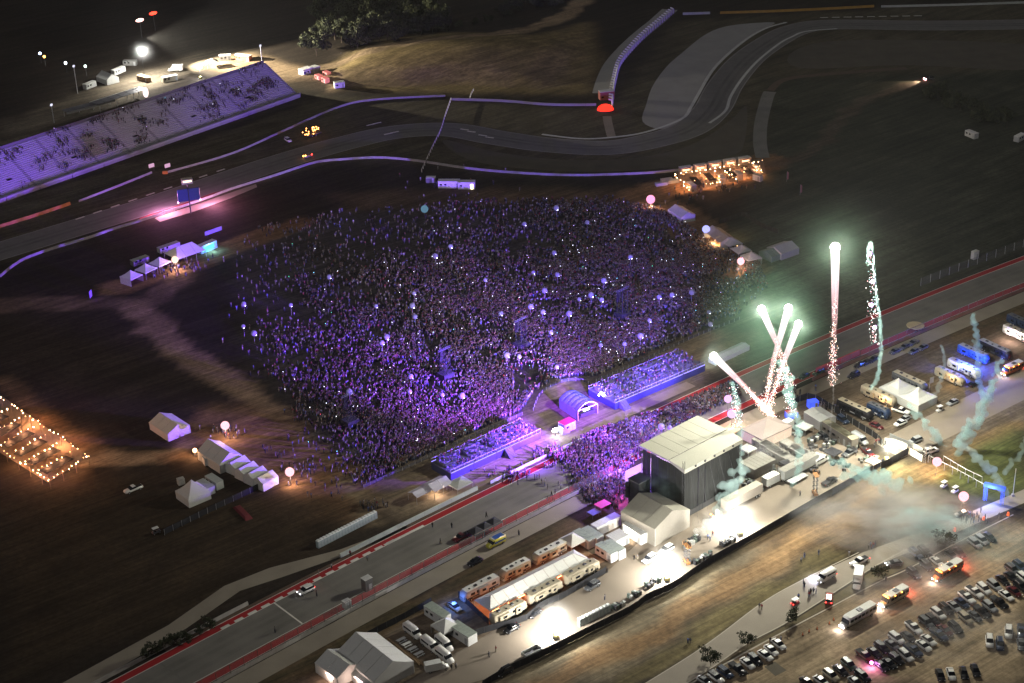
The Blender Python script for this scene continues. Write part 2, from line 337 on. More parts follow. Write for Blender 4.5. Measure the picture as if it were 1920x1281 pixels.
# ================================================================== roads and race track
ASPH = mat('asphalt', (.175, .168, .16), .8, .16, .25, bump=.1); ASPH2 = mat('worn_asphalt', (.19, .178, .152), .85, .2, .12, bump=.1)
CROAD = mat('pale_road', (.27, .235, .18), .85, .16, .15); RUNOFF = mat('runoff_asphalt', (.34, .335, .32), .85, .12, .1)
REDP = mat('red_track_paint', (.36, .02, .022), .6, .15, .3); WLINE = mat('white_line_paint', (.7, .68, .6), .6, .15, 1)
DARKG = mat('gravel_trap', (.1, .088, .066), .95, .25, .12)
def ribbon(name, a, b, z, m, kind='structure', parent=None):
    mb = MB(); vs = []
    for p, q in zip(a, b): vs += [(p.x, p.y, z), (q.x, q.y, z)]
    fs = [(2 * i, 2 * i + 1, 2 * i + 3, 2 * i + 2) for i in range(len(a) - 1)]
    mb.add(vs, fs, m); me = mb.mesh(name)
    if me.polygons[0].normal.z < 0: me.flip_normals()
    return link(name, me, parent, kind=None if parent else kind)
def cribbon(name, px, w, z, m, parent=None, off=0, n=6, close=None):
    q = catmull(PL(px), n); a, b = [], []
    for i, p in enumerate(q):
        d = (q[min(i + 1, len(q) - 1)] - q[max(i - 1, 0)]); d.normalize(); nn = Vector((-d.y, d.x, 0))
        a.append(p + nn * (off + w / 2)); b.append(p + nn * (off - w / 2))
    return ribbon(name, a, b, z, m, parent=parent)
def flat(name, px, z, m, parent=None, kind='structure', smooth=False):
    q = PL(px)
    if smooth: n_ = len(q); q = [p for i in range(n_) for p in catmull([q[i - 1], q[i], q[(i + 1) % n_], q[(i + 2) % n_]], 4)[4:8]]
    bm = bmesh.new(); f = bm.faces.new([bm.verts.new((*p.xy, z)) for p in q])
    bmesh.ops.triangulate(bm, faces=[f]); me = bpy.data.meshes.new(name); bm.to_mesh(me); bm.free(); me.materials.append(m)
    if me.polygons[0].normal.z < 0: me.flip_normals()
    return link(name, me, parent, kind=None if parent else kind)
XS = list(np.linspace(-150, 310, 60))
def sband(name, d0, d1, z, m, x0=None, x1=None, parent=None):
    xs = XS if x0 is None else list(np.linspace(x0, x1, max(2, int((x1 - x0) / 8))))
    return ribbon(name, [TO(x, d0) for x in xs], [TO(x, d1) for x in xs], z, m, parent=parent)
trk = sband('race_track', 2.7, 15.8, .004, ASPH2); tag(trk, kind='structure')
sband('red_verge', 0.25, 2.6, .008, REDP, parent=trk); sband('red_verge', 16, 18.6, .008, REDP, parent=trk)
for d in (.05, 2.6, 15.65): sband('edge_line', d, d + .22, .013, WLINE, parent=trk)
sband('edge_line', 18.5, 18.65, .013, WLINE, parent=trk)
RUB1 = mat('rubbered_asphalt', (.168, .157, .135), .75, .3, .12); RUB2 = mat('rubbered_far_asphalt', (.135, .13, .125), .75, .3, .1)
for d0, d1 in ((5.2, 6.9), (8.0, 9.4), (11.6, 13.2)): sband('rubber_line', d0, d1, .0085, RUB1, parent=trk)
for x in np.arange(-130, 300, 37.0): sband('asphalt_joint', 2.9, 15.6, .0105, RUB1, x, x + .35, parent=trk)
sl_ = [P(514.4, 1130.7), P(566.9, 1169.7)]; dd = (sl_[1] - sl_[0]).normalized(); nn = Vector((-dd.y, dd.x, 0)) * .22
ribbon('start_line', [sl_[0] + nn, sl_[1] + nn], [sl_[0] - nn, sl_[1] - nn], .017, WLINE, parent=trk)
x = -78.0; k = 0
kb = MB().box((0, 0, .02), (2.6, .95, .05), WLINE).mesh('kerb_block')
while x < -37:
    p = TO(x, 2.2); link('kerb_block', kb, trk, (p.x, p.y, .012), THD(x)); x += 3.15
kb2 = MB().box((0, 0, .02), (7.5, .8, .05), WLINE).mesh('kerb_block')
for x in (-36, -31): p = TO(x, 2.3); link('kerb_block', kb2, trk, (p.x, p.y, .012), THD(x))
sband('service_road', 20.9, 27.2, .004, CROAD, -150, 300)
ribbon('access_road', PL([(100, 1290), (316, 1172), (420, 1099), (505, 1065), (639, 1030), (760, 985)]), PL([(160, 1290), (350, 1178), (450, 1108), (530, 1082), (650, 1040), (770, 992)]), .004, CROAD)
ribbon('infield_walk', [TO(x, -2.2) for x in np.linspace(-20, 60, 16)], [TO(x, -6.5) for x in np.linspace(-20, 60, 16)], .004, mat('trodden_sand', (.25, .19, .13), .95, .15, .3))
sband('verge_left', -1.2, 0.0, .004, mat('dusty_verge', (.11, .075, .05), .9, .2, .3), -90, 60)
# far loop of the circuit
UP = [(1960, 45), (1750, 48), (1560, 46), (1495, 55), (1450, 76), (1400, 112), (1360, 160), (1335, 205), (1295, 240), (1230, 262), (1140, 277), (1030, 272), (930, 258), (840, 243), (740, 248), (640, 270), (520, 305), (400, 345), (280, 385), (150, 425), (-30, 480)]
ut = cribbon('race_track', UP, 18, .008, ASPH)
cribbon('edge_line', UP, .35, .014, mat('dull_line', (.35, .34, .32), .7, .3, .3), parent=ut, off=8.6); cribbon('edge_line', UP, .3, .014, mat('dull_line', (.35, .34, .32), .7, .3, .3), parent=ut, off=-8.6)
cribbon('rubber_line', UP, 1.8, .0125, RUB2, parent=ut, off=1.8); cribbon('rubber_line', UP, 1.5, .0125, RUB2, parent=ut, off=-1.6)
KL = [(1016, 252), (1086, 260), (1143, 258), (1210, 248), (1278, 223), (1296, 200), (1307, 181), (1340, 127), (1391, 80), (1434, 54), (1475, 42)]
cribbon('kerb_strip', KL, 1.6, .02, mat('kerb_grey', (.6, .61, .58), .7, .15, .5), parent=ut)
KR = [(1330, 231), (1360, 208), (1370, 181), (1391, 148), (1421, 114), (1461, 82), (1485, 69), (1511, 59), (1570, 54)]
cribbon('kerb_strip', KR, 1.4, .02, mat('kerb_grey'), parent=ut)
flat('run_off_area', [(1205, 228), (1212, 195), (1224, 161), (1250, 125), (1278, 100), (1324, 64), (1370, 48), (1450, 42), (1434, 54), (1391, 80), (1340, 127), (1307, 181), (1280, 225), (1240, 242)], .004, RUNOFF, smooth=True)
flat('run_off_area', [(830, 262), (930, 285), (1060, 300), (1200, 295), (1300, 270), (1370, 225), (1400, 200), (1395, 270), (1370, 292), (1270, 312), (1140, 322), (1000, 318), (880, 300)], .004, DARKG, smooth=True)
flat('run_off_area', [(1490, 95), (1600, 75), (1940, 85), (1940, 130), (1700, 122), (1500, 128)], .004, DARKG, smooth=True)
# dashes and red verge on the far track
db = MB().box((0, 0, .01), (4.2, 1.0, .03), WLINE).mesh('kerb_block')
for i in range(9):
    px, py = 150 + i * 33, 409 - i * 11.2; link('kerb_block', db, ut, (*P(px, py).xy, .014), HD(px, py, 33, -11))
for i in range(9):
    px = 1545 + i * 22; link('kerb_block', db, ut, (*P(px, 33 - i * .4).xy, .014), HD(px, 33, 33, -.6))
for px, py in ((707, 231), (695, 234), (740, 248), (728, 251), (871, 243), (884, 247), (905, 254), (918, 258)): link('kerb_block', db, ut, (*P(px, py).xy, .014), HD(px, py, 14, 2 if px > 800 else -3))
ribbon('red_verge', PL([(262, 409), (320, 390), (396, 363), (470, 340), (520, 326)]), PL([(262, 415), (320, 396), (396, 368), (470, 344), (520, 330)]), .02, REDP, parent=ut)
ribbon('paved_apron', PL([(290, 409), (360, 386), (430, 362), (480, 345)]), PL([(300, 416), (366, 396), (432, 372), (482, 351)]), .006, mat('pale_road'))
cribbon('outer_road', [(1128, 175), (1135, 150), (1148, 122), (1170, 95), (1200, 66), (1232, 40), (1256, 18)], 9, .006, RUNOFF)
cribbon('access_path', [(1430, 296), (1425, 268), (1427, 230), (1438, 185), (1444, 172)], 6, .006, mat('path_grey', (.2, .195, .18), .9, .2, .15))
cribbon('access_path', [(1444, 170), (1470, 150), (1540, 140), (1700, 128)], 4, .005, mat('dusty_verge'))
cribbon('access_path', [(1138, 218), (1141, 235), (1147, 258)], 4, .01, mat('pale_road'))
# roads in the foreground
ribbon('asphalt_road', PL([(1180, 1300), (1290, 1232), (1350, 1190), (1430, 1130), (1500, 1090), (1620, 1035), (1760, 985), (1950, 905)]), PL([(1255, 1300), (1330, 1255), (1400, 1207), (1470, 1170), (1545, 1123), (1640, 1062), (1790, 1000), (1950, 930)]), .004, mat('smooth_asphalt', (.25, .215, .165), .8, .12, .12))
cribbon('kerb_edge', [(1255, 1300), (1330, 1255), (1400, 1207), (1470, 1170), (1545, 1123), (1640, 1062), (1700, 1030)], .35, .012, mat('kerb_stone', (.38, .34, .27), .8))
cribbon('kerb_edge', [(1180, 1300), (1290, 1232), (1350, 1190), (1430, 1130), (1500, 1090), (1610, 1036)], .3, .012, mat('kerb_stone'))
cribbon('kerb_edge', [(1290, 1285), (1350, 1250), (1450, 1195), (1560, 1137), (1650, 1090), (1700, 1068), (1790, 1020), (1900, 965)], .4, .012, mat('kerb_stone'))
flat('grass_verge', [(1262, 1300), (1340, 1255), (1405, 1211), (1475, 1172), (1550, 1125), (1640, 1068), (1690, 1042), (1720, 1055), (1648, 1088), (1558, 1135), (1450, 1192), (1350, 1247), (1290, 1281), (1275, 1300)], .006, mat('dry_verge', (.1, .08, .04), .95, .35, .5))
flat('asphalt_patch', [(1433, 1250), (1452, 1240), (1475, 1257), (1454, 1268)], .006, mat('tarmac_patch', (.1, .085, .06), .9, .15, .5))
flat('backstage_yard', [(1205, 1010), (1300, 950), (1440, 905), (1560, 830), (1650, 855), (1610, 890), (1330, 1050), (1265, 1105), (940, 1265), (850, 1290), (760, 1281), (930, 1180), (1010, 1150), (1130, 1080)], .006, mat('yard_surface', (.2, .165, .125), .9, .14, .12))
flat('paddock_road', [(1640, 830), (1740, 780), (1920, 690), (1940, 740), (1760, 830), (1690, 860)], .006, mat('paddock_gravel', (.24, .2, .15), .9, .15, .12))
# ================================================================== builders
def fence(name, label, px, h, step, pm, sm=None, cat='fence', group=None, z0=0, pw=.12, arm=0, rail=False, world=None, smooth=True, sh=None):
    pts = world or (catmull(PL(px), 5) if smooth else PL(px))
    w = walk(pts, step)
    root = thing(name, label, cat, w[0][0], 0, group); o = w[0][0]
    pmb = MB().bar((0, 0, z0), (0, 0, h), pw, pm)
    if arm: pmb.bar((0, 0, h), (0, arm, h + .5), pw, pm)
    pme = pmb.mesh('post'); sm_ = None
    if sm: sm_ = MB().box((step / 2, 0, (z0 + .05 + (sh or h)) / 2), (step * .99, .05, (sh or h) - z0 - .05), sm).mesh('panel')
    rm = MB().bar((0, 0, h), (step, 0, h), pw * .7, pm).mesh('rail') if rail else None
    for i, (p, a) in enumerate(w):
        if i + 1 < len(w): q = w[i + 1][0]; a = math.atan2(q.y - p.y, q.x - p.x)
        link('post', pme, root, p - o, a)
        if i + 1 < len(w):
            if sm_: link('panel', sm_, root, p - o, a)
            if rm: link('rail', rm, root, p - o, a)
    return root
def barrier(name, label, px, m, unit=4.0, h=1.0, w=.5, cat='barrier', group=None, world=None):
    pts = world or catmull(PL(px), 5); wk = walk(pts, unit); o = wk[0][0]
    root = thing(name, label, cat, o, 0, group)
    me = MB().box((unit / 2, 0, h * .25), (unit * .985, w, h * .5), m, taper=.75, tx=1).box((unit / 2, 0, h * .75), (unit * .985, w * .6, h * .5), m, taper=.9, tx=1).mesh('block')
    for i in range(len(wk) - 1):
        p, q = wk[i][0], wk[i + 1][0]; link('block', me, root, p - o, math.atan2(q.y - p.y, q.x - p.x))
    return root
def loft(st, m, mb=None):
    mb = mb or MB(); vs = []
    for x, hw, zb, zt in st:
        zm = zb + (zt - zb) * .55
        ring = [(-hw * .82, zb), (-hw, zb + (zt - zb) * .25), (-hw, zm), (-hw * .86, zt), (hw * .86, zt), (hw, zm), (hw, zb + (zt - zb) * .25), (hw * .82, zb)]
        vs += [(x, y, z) for y, z in ring]
    n = 8; fs = []
    for k in range(len(st) - 1): fs += [(k * n + i, (k + 1) * n + i, (k + 1) * n + (i + 1) % n, k * n + (i + 1) % n) for i in range(n)]
    fs += [tuple(range(n)), tuple(range((len(st) - 1) * n, len(st) * n))[::-1]]
    return mb.add(vs, fs, m)
def frus(mb, x0, x1, w0, z0, X0, X1, W0, z1, m):
    return mb.add([(x0, -w0, z0), (x1, -w0, z0), (x1, w0, z0), (x0, w0, z0), (X0, -W0, z1), (X1, -W0, z1), (X1, W0, z1), (X0, W0, z1)],
                  [(0, 3, 2, 1), (4, 5, 6, 7), (0, 1, 5, 4), (1, 2, 6, 5), (2, 3, 7, 6), (3, 0, 4, 7)], m)
PAINT = {'white': (.74, .73, .68), 'black': (.012, .012, .014), 'silver': (.32, .33, .33), 'grey': (.1, .105, .11), 'maroon': (.09, .012, .014), 'navy': (.02, .035, .075), 'tan': (.4, .35, .25), 'red': (.3, .02, .02), 'green': (.05, .085, .06), 'yellow': (.6, .55, .05), 'orange': (.5, .13, .03), 'blue': (.04, .1, .35)}
def paint(c): return mat('car_paint_' + c, PAINT[c], .28, 0, spec=.55)
def wheel_mesh(r=.35, w=.24):
    k = 'whl%.2f' % r
    if k not in PROTO:
        mb = MB().tube([(0, -w / 2, 0), (0, w / 2, 0)], r, RUB, 12); mb.tube([(0, -w / 2 - .01, 0), (0, w / 2 + .01, 0)], r * .55, ALU, 8); PROTO[k] = mb.mesh('wheel')
    return PROTO[k]
def wheels(root, xs, y, r=.35):
    for x in xs:
        for s in (-1, 1): link('wheel', wheel_mesh(r), root, (x, s * y, r))
def lamps(root, xf, yf, zf, xb, yb, zb, lit, sz=.3):
    hm, tm = (HEADL if lit & 1 else HOFF), (TAILL if lit & 2 else TOFF)
    a = MB().box((0, 0, 0), (.12, sz, .16), hm).mesh('headlight'); b = MB().box((0, 0, 0), (.1, sz, .18), tm).mesh('taillight')
    for s in (-1, 1): link('headlight', a, root, (xf, s * yf, zf)); link('taillight', b, root, (xb, s * yb, zb))
def make_car(kind, colr, lit=0):
    r = thing('car', '', '', (0, 0, 0)); m = paint(colr)
    if kind == 'sedan':
        r.name = 'parked_car'
        loft([(-2.36, .72, .34, .78), (-2.2, .88, .24, .95), (-1.2, .92, .2, .99), (0, .93, .2, .97), (1.1, .92, .2, .93), (2.1, .86, .24, .8), (2.36, .68, .34, .64)], m).obj('body', r, True)
        frus(MB(), -1.95, 1.15, .82, .93, -1.15, .3, .62, 1.43, GLASS).obj('window_glass', r)
        frus(MB(), -1.12, .28, .66, 1.38, -1.0, .2, .6, 1.48, m).obj('roof', r); wheels(r, (-1.4, 1.42), .82, .33); lamps(r, 2.25, .62, .66, -2.3, .66, .8, lit)
    elif kind == 'suv':
        r.name = 'parked_suv'
        loft([(-2.42, .8, .4, .95), (-2.3, .93, .3, 1.1), (-1.2, .97, .28, 1.12), (0, .98, .28, 1.1), (1.2, .96, .28, 1.08), (2.2, .9, .3, .98), (2.42, .74, .4, .8)], m).obj('body', r, True)
        frus(MB(), -2.36, 1.25, .86, 1.06, -2.05, .45, .7, 1.72, GLASS).obj('window_glass', r)
        frus(MB(), -2.05, .42, .74, 1.66, -1.95, .3, .68, 1.79, m).obj('roof', r)
        for s in (-1, 1): MB().bar((-1.7, s * .6, 1.84), (.1, s * .6, 1.84), .05, ALU).obj('roof_rail', r)
        wheels(r, (-1.45, 1.5), .86, .37); lamps(r, 2.3, .66, .82, -2.38, .7, 1.0, lit)
    elif kind == 'pickup':
        r.name = 'pickup_truck'
        loft([(-2.9, .88, .45, 1.05), (-2.8, .96, .4, 1.15), (-.7, .98, .38, 1.15), (.9, .98, .38, 1.16), (2.5, .94, .4, 1.1), (2.85, .8, .45, .95)], m).obj('body', r, True)
        MB().box((-1.75, 0, 1.13), (2.0, 1.6, .1), BLACK).obj('cargo_bed', r)
        frus(MB(), -.7, 1.35, .88, 1.12, -.55, .6, .72, 1.78, GLASS).obj('window_glass', r)
        frus(MB(), -.6, .58, .76, 1.72, -.5, .5, .7, 1.85, m).obj('roof', r); wheels(r, (-1.85, 1.85), .88, .4); lamps(r, 2.72, .68, .92, -2.86, .8, .95, lit)
    elif kind in ('van', 'ambulance'):
        r.name = 'cargo_van' if kind == 'van' else 'ambulance'
        loft([(-3.0, .96, .4, 2.4), (-2.9, 1.0, .35, 2.6), (1.0, 1.0, .35, 2.6), (1.5, .99, .35, 2.45), (2.0, .97, .35, 1.55), (2.85, .92, .38, 1.2), (3.05, .8, .45, .95)], m).obj('body', r, True)
        frus(MB(), 1.2, 2.12, .99, 1.45, 1.05, 1.6, .94, 2.28, GLASS).obj('windshield', r)
        if kind == 'van':
            for s in (-1, 1): MB().box((-.9, s * 1.0, 1.9), (3.2, .04, .55), GLASS).obj('side_window', r)
        else:
            MB().box((-.9, 0, 2.63), (3.4, 1.7, .12), paint('blue')).obj('roof_panel', r)
            for s in (-1, 1): MB().box((-.8, s * 1.01, 1.5), (4, .04, .5), paint('blue')).obj('stripe', r)
            MB().box((1.1, 0, 2.6), (.35, 1.5, .16), HOFF).obj('light_bar', r)
        wheels(r, (-1.8, 1.9), .9, .36); lamps(r, 2.98, .66, .85, -3.02, .85, 1.0, lit)
    elif kind == 'box_truck':
        r.name = 'box_truck'
        MB().box((-1.2, 0, 2.1), (5.2, 2.4, 2.5), CREAM).obj('cargo_box', r); MB().box((-1.2, 0, 3.38), (5.1, 2.3, .06), WHITE).obj('roof', r)
        loft([(1.4, 1.0, .5, 2.35), (2.2, 1.0, .45, 2.35), (2.7, .98, .45, 1.5), (3.5, .92, .45, 1.25), (3.7, .8, .5, 1.0)], m).obj('cab', r, True)
        frus(MB(), 1.6, 2.8, .99, 1.4, 1.5, 2.3, .9, 2.15, GLASS).obj('windshield', r); MB().box((-.6, 0, .7), (6, 1.2, .25), STEEL).obj('chassis', r)
        wheels(r, (-2.4, 2.7), .95, .42); lamps(r, 3.6, .7, .85, -3.8, .9, .9, lit)
    elif kind == 'cart':
        r.name = 'golf_cart'
        loft([(-1.2, .5, .3, .75), (-.9, .6, .25, .85), (.5, .6, .25, .6), (1.0, .58, .25, .8), (1.25, .45, .3, .6)], m).obj('body', r, True)
        MB().box((-.1, 0, 1.85), (1.8, 1.2, .07), WHITE).obj('canopy', r); MB().box((-.4, 0, .9), (.5, 1.0, .5), BLACK).obj('seat', r)
        for x, y in ((-.9, .5), (-.9, -.5), (.75, .5), (.75, -.5)): MB().bar((x, y, .6), (x, y, 1.85), .05, STEEL).obj('canopy_post', r)
        wheels(r, (-.8, .85), .55, .22); lamps(r, 1.2, .35, .6, -1.18, .4, .7, lit, .2)
    return r
def car(kind, colr, px, py, hx, hy, label, group=None, lit=0, cat=None, sc=1):
    o = proto(('car', kind, colr, lit), lambda: make_car(kind, colr, lit))
    z = {'sedan': .7, 'suv': .9, 'pickup': .9}.get(kind, 1.2)
    return put(o, gl(px + random.uniform(-.8, .8), py + random.uniform(-.6, .6), z), HD(px, py, hx, hy) + random.gauss(0, .035), label, cat or {'sedan': 'car', 'suv': 'car', 'pickup': 'truck', 'van': 'van', 'ambulance': 'ambulance', 'box_truck': 'truck', 'cart': 'golf cart'}[kind], group, sc)
def make_rv(L, body, roofc, stripe, slide=True, bus=False):
    r = thing('motorhome', '', '', (0, 0, 0)); h = L / 2; bm_ = mat('rv_' + body, PAINT[body], .4, .06); rm = mat('rv_roof_' + roofc, PAINT[roofc], .6, .1)
    loft([(-h, 1.15, .5, 3.1), (-h + .25, 1.26, .42, 3.25), (h - 1.1, 1.26, .42, 3.25), (h - .3, 1.24, .42, 2.9), (h, 1.05, .5, 2.0)], bm_).obj('body', r, True)
    MB().box((-.25, 0, 3.28), (L - 1.4, 2.2, .08), rm).obj('roof', r)
    ac = frus(MB(), -.5, .5, .38, 0, -.4, .4, .3, .28, STEEL).mesh('air_conditioner')
    for x in (-L * .28, L * .12): link('air_conditioner', ac, r, (x, .1, 3.31))
    hatch = MB().box((0, 0, .06), (.5, .5, .12), GLASS).mesh('roof_vent'); link('roof_vent', hatch, r, (-L * .08, -.3, 3.31)); link('roof_vent', hatch, r, (L * .3, .2, 3.31))
    frus(MB(), h - 1.0, h + .02, 1.12, 1.5, h - 1.0, h - .28, 1.06, 2.75, GLASS).obj('windshield', r)
    win = MB().box((0, 0, 0), (1.3, .05, .7), GLASS).mesh('window')
    for s in (-1, 1):
        for x in (-L * .33, -L * .12, L * .1, L * .27): link('window', win, r, (x, s * 1.265, 2.1))
        MB().box((-.2, s * 1.262, 1.15), (L - 1.6, .04, .35), mat('rv_' + stripe, PAINT[stripe], .4, .06)).obj('stripe', r)
    if slide:
        for s, x, w in ((-1, -L * .22, L * .3), (-1, L * .2, L * .17), (1, -.2, L * .26)):
            d = MB().box((x, s * 1.5, 1.95), (w, .55, 1.9), bm_).obj('slide_out', r); MB().box((x, s * 1.79, 2.1), (w * .4, .04, .7), GLASS).obj('slide_window', d)
    wheels(r, (-h + 2.2, -h + 3.3, h - 2.2), 1.1, .48); lamps(r, h - .02, .8, .9, -h, .9, 1.0, 0)
    return r
def rv(px, py, hx, hy, label, L=11, body='tan', roofc='white', stripe='grey', slide=True, group=None):
    return put(proto(('rv', L, body, roofc, stripe, slide), lambda: make_rv(L, body, roofc, stripe, slide)), gl(px, py, 2.4), HD(px, py, hx, hy), label, 'motorhome', group)
def make_bus(L, colr, lit, marker):
    r = thing('shuttle_bus', '', '', (0, 0, 0)); h = L / 2; m = mat('bus_' + colr, PAINT[colr], .4, .06)
    loft([(-h, 1.15, .6, 2.9), (-h + .2, 1.22, .5, 3.05), (h - 1.9, 1.22, .5, 3.05), (h - 1.6, 1.18, .5, 2.9)], m).obj('body', r, True)
    MB().box((-.9, 0, 3.07), (L - 2.4, 2.25, .07), CREAM).obj('roof', r)
    loft([(h - 1.7, 1.05, .5, 1.75), (h - .5, 1.0, .45, 1.5), (h, .85, .5, 1.15)], m).obj('hood', r, True)
    frus(MB(), h - 1.75, h - 1.05, 1.08, 1.6, h - 1.75, h - 1.5, 1.05, 2.6, GLASS).obj('windshield', r)
    win = MB().box((0, 0, 0), (1.15, .05, .8), GLASS).mesh('window')
    for s in (-1, 1):
        x = -h + 1.0
        while x < h - 2.3: link('window', win, r, (x, s * 1.235, 2.1)); x += 1.4
    MB().box((-.6, 0, 3.16), (1.5, 1.2, .18), STEEL).obj('roof_hatch', r)
    if marker:
        mk = MB().box((0, 0, 0), (.16, .22, .14), AMB).mesh('marker_light')
        for y in (-.8, -.3, .3, .8): link('marker_light', mk, r, (h - 1.55, y, 2.98))
        for x in (-1.5, 1.0):
            for s in (-1, 1): link('marker_light', mk, r, (x, s * 1.24, 2.85))
        light('marker_lamp', r, (h - .9, 0, 3.3), 500, (1, .4, .1), .2)
        light('brake_lamp', r, (-h - .8, 0, 1.4), 800, (1, .1, .06), .2)
    wheels(r, (-h + 1.9, h - 1.2), 1.05, .45); lamps(r, h + .02, .7, .85, -h - .02, .95, 1.1, lit, .35)
    if lit & 1: light('head_lamp', r, (h + 1.0, 0, .9), 600, (.95, .9, 1), .2)
    return r
def gable_tent(name, label, c, rz, L, Wd, wall, ridge, m, wm, bays=4, cat='tent', group=None, ends=True, sides=True, thick=.06, hip=0):
    r = thing(name, label, cat, c, rz, group); st = L / bays
    for i in range(bays):
        x0, x1 = -L / 2 + i * st + .05, -L / 2 + (i + 1) * st - .05
        for s in (-1, 1):
            t0 = x0 + (hip if i == 0 else 0); t1 = x1 - (hip if i == bays - 1 else 0); yo = s * (Wd / 2 + .15); sag = .12
            mb = MB(); ym, zm = yo * .5, wall + (ridge - wall) * .5 - sag
            vs = [(x0, yo, wall), (x1, yo, wall), ((x1 + t1) / 2, ym, zm), ((x0 + t0) / 2, ym, zm), (t0, s * .02, ridge), (t1, s * .02, ridge)]
            vs += [(a, b_, z - thick) for a, b_, z in vs]; f = [(0, 1, 2, 3), (3, 2, 5, 4), (7, 6, 9, 8), (8, 9, 10, 11), (0, 6, 7, 1), (4, 5, 11, 10), (0, 3, 9, 6), (3, 4, 10, 9), (1, 7, 8, 2), (2, 8, 11, 5)]
            if s < 0: f = [q[::-1] for q in f]
            mb.add(vs, f, m).obj('roof_panel', r)
            if sides: MB().box(((x0 + x1) / 2, s * Wd / 2, wall / 2), (st - .03, .06, wall), wm).obj('side_wall', r)
    for s in (-1, 1):
        x = s * L / 2
        if hip:
            MB().add([(x, -Wd / 2 - .15, wall), (x, Wd / 2 + .15, wall), (x - s * hip, 0, ridge), (x - s * .1, 0, wall - .05)], [(0, 1, 2), (0, 3, 1), (0, 2, 3), (1, 3, 2)], m).obj('roof_panel', r)
        if ends:
            w2 = Wd / 2; top = wall if hip else ridge - .08
            q = [(x, -w2, 0), (x, w2, 0), (x, w2, wall - .06), (x, 0, top), (x, -w2, wall - .06)]; q += [(x - s * .06, b_, z) for _, b_, z in q]
            MB().add(q, [(0, 1, 2, 3, 4), (9, 8, 7, 6, 5)] + [(i, i + 5, (i + 1) % 5 + 5, (i + 1) % 5) for i in range(5)], wm).obj('end_wall', r)
    lg = MB().bar((0, 0, 0), (0, 0, wall), .1, ALU).mesh('leg')
    for i in range(bays + 1):
        for s in (-1, 1): link('leg', lg, r, (-L / 2 + i * st, s * (Wd / 2 - .1), 0))
    return r
def peak_tent(name, label, c, rz, a, b, eave, peak, m, cat='tent', group=None, walls=None, wm=None):
    r = thing(name, label, cat, c, rz, group); n = 6; cs = [(-a / 2, -b / 2), (a / 2, -b / 2), (a / 2, b / 2), (-a / 2, b / 2)]
    prof = [(1, eave), (.72, eave + (peak - eave) * .2), (.45, eave + (peak - eave) * .45), (.2, eave + (peak - eave) * .75), (.0, peak)]
    for k in range(4):
        p, q = cs[k], cs[(k + 1) % 4]; vs = [(p[0], p[1], eave - .35), (q[0], q[1], eave - .35)]
        for t, z in prof[:-1]: vs += [(p[0] * t, p[1] * t, z), (q[0] * t, q[1] * t, z)]
        vs.append((0, 0, peak)); e = len(vs) - 1
        fs = [(2 * i, 2 * i + 1, 2 * i + 3, 2 * i + 2) for i in range(len(prof) - 1)] + [(e - 2, e - 1, e)]
        MB().add(vs, fs, m).obj('roof_panel', r)
    lg = MB().bar((0, 0, 0), (0, 0, eave), .09, ALU).mesh('leg')
    for x, y in cs: link('leg', lg, r, (x * .97, y * .97, 0))
    for k in walls or ():
        p, q = cs[k], cs[(k + 1) % 4]; mx, my = (p[0] + q[0]) / 2, (p[1] + q[1]) / 2
        MB().box((mx * .98, my * .98, (eave - .4) / 2), (abs(q[0] - p[0]) * .97 + .06, abs(q[1] - p[1]) * .97 + .06, eave - .4), wm or m).obj('side_wall', r)
    return r
def container(name, label, c, rz, L, Wd, Hh, m, rm, cat='container', group=None, door=True, win=2):
    r = thing(name, label, cat, c, rz, group)
    mb = MB().box((0, 0, Hh / 2), (L, Wd, Hh), m); k = int(L / .6)
    for i in range(k):
        for s in (-1, 1): mb.box((-L / 2 + (i + .5) * L / k, s * (Wd / 2 + .025), Hh / 2), (.26, .05, Hh - .3), m)
    mb.obj('body', r); MB().box((0, 0, Hh + .04), (L + .1, Wd + .1, .1), rm).obj('roof', r)
    rib = MB().box((0, 0, .03), (.08, Wd, .06), rm).mesh('roof_rib')
    for i in range(1, 6): link('roof_rib', rib, r, (-L / 2 + L * i / 6, 0, Hh + .09))
    if door:
        d = MB().box((L / 2 - .9, -Wd / 2 - .06, 1.05), (.9, .06, 2.05), mat('door_paint', (.35, .36, .36), .5)).obj('door', r); MB().box((L / 2 - .55, -Wd / 2 - .1, 1.05), (.06, .06, .2), STEEL).obj('handle', d)
    w = MB().box((0, 0, 0), (1.0, .06, .7), GLASS).mesh('window')
    for i in range(win): link('window', w, r, (-L / 2 + 1.2 + i * 1.9, -Wd / 2 - .06, 1.6))
    return r
def make_toilet():
    r = thing('portable_toilet', '', '', (0, 0, 0)); b = mat('toilet_shell', (.3, .38, .38), .5, .1)
    MB().box((0, 0, 1.05), (1.12, 1.12, 2.1), b, taper=.94).obj('cabin', r)
    frus(MB(), -.56, .56, .56, 2.1, -.3, .3, .4, 2.42, mat('translucent_roof', (.75, .78, .74), .5, 0)).obj('roof', r)
    d = MB().box((0, -.56, 1.0), (.75, .04, 1.8), mat('toilet_door', (.4, .46, .46), .5)).obj('door', r); MB().box((.28, -.6, 1.0), (.05, .04, .15), STEEL).obj('handle', d)
    return r
def toilets(a, b, n, lab, group):
    p, q = P(*a), P(*b); rz = math.atan2(q.y - p.y, q.x - p.x)
    for i in range(n):
        put(proto('toilet', make_toilet), p + (q - p) * (i / (n - 1)), rz, '%s portable toilet from the left in the row %s' % (ORD[i] if i < 20 else 'last', lab), 'toilet', group)
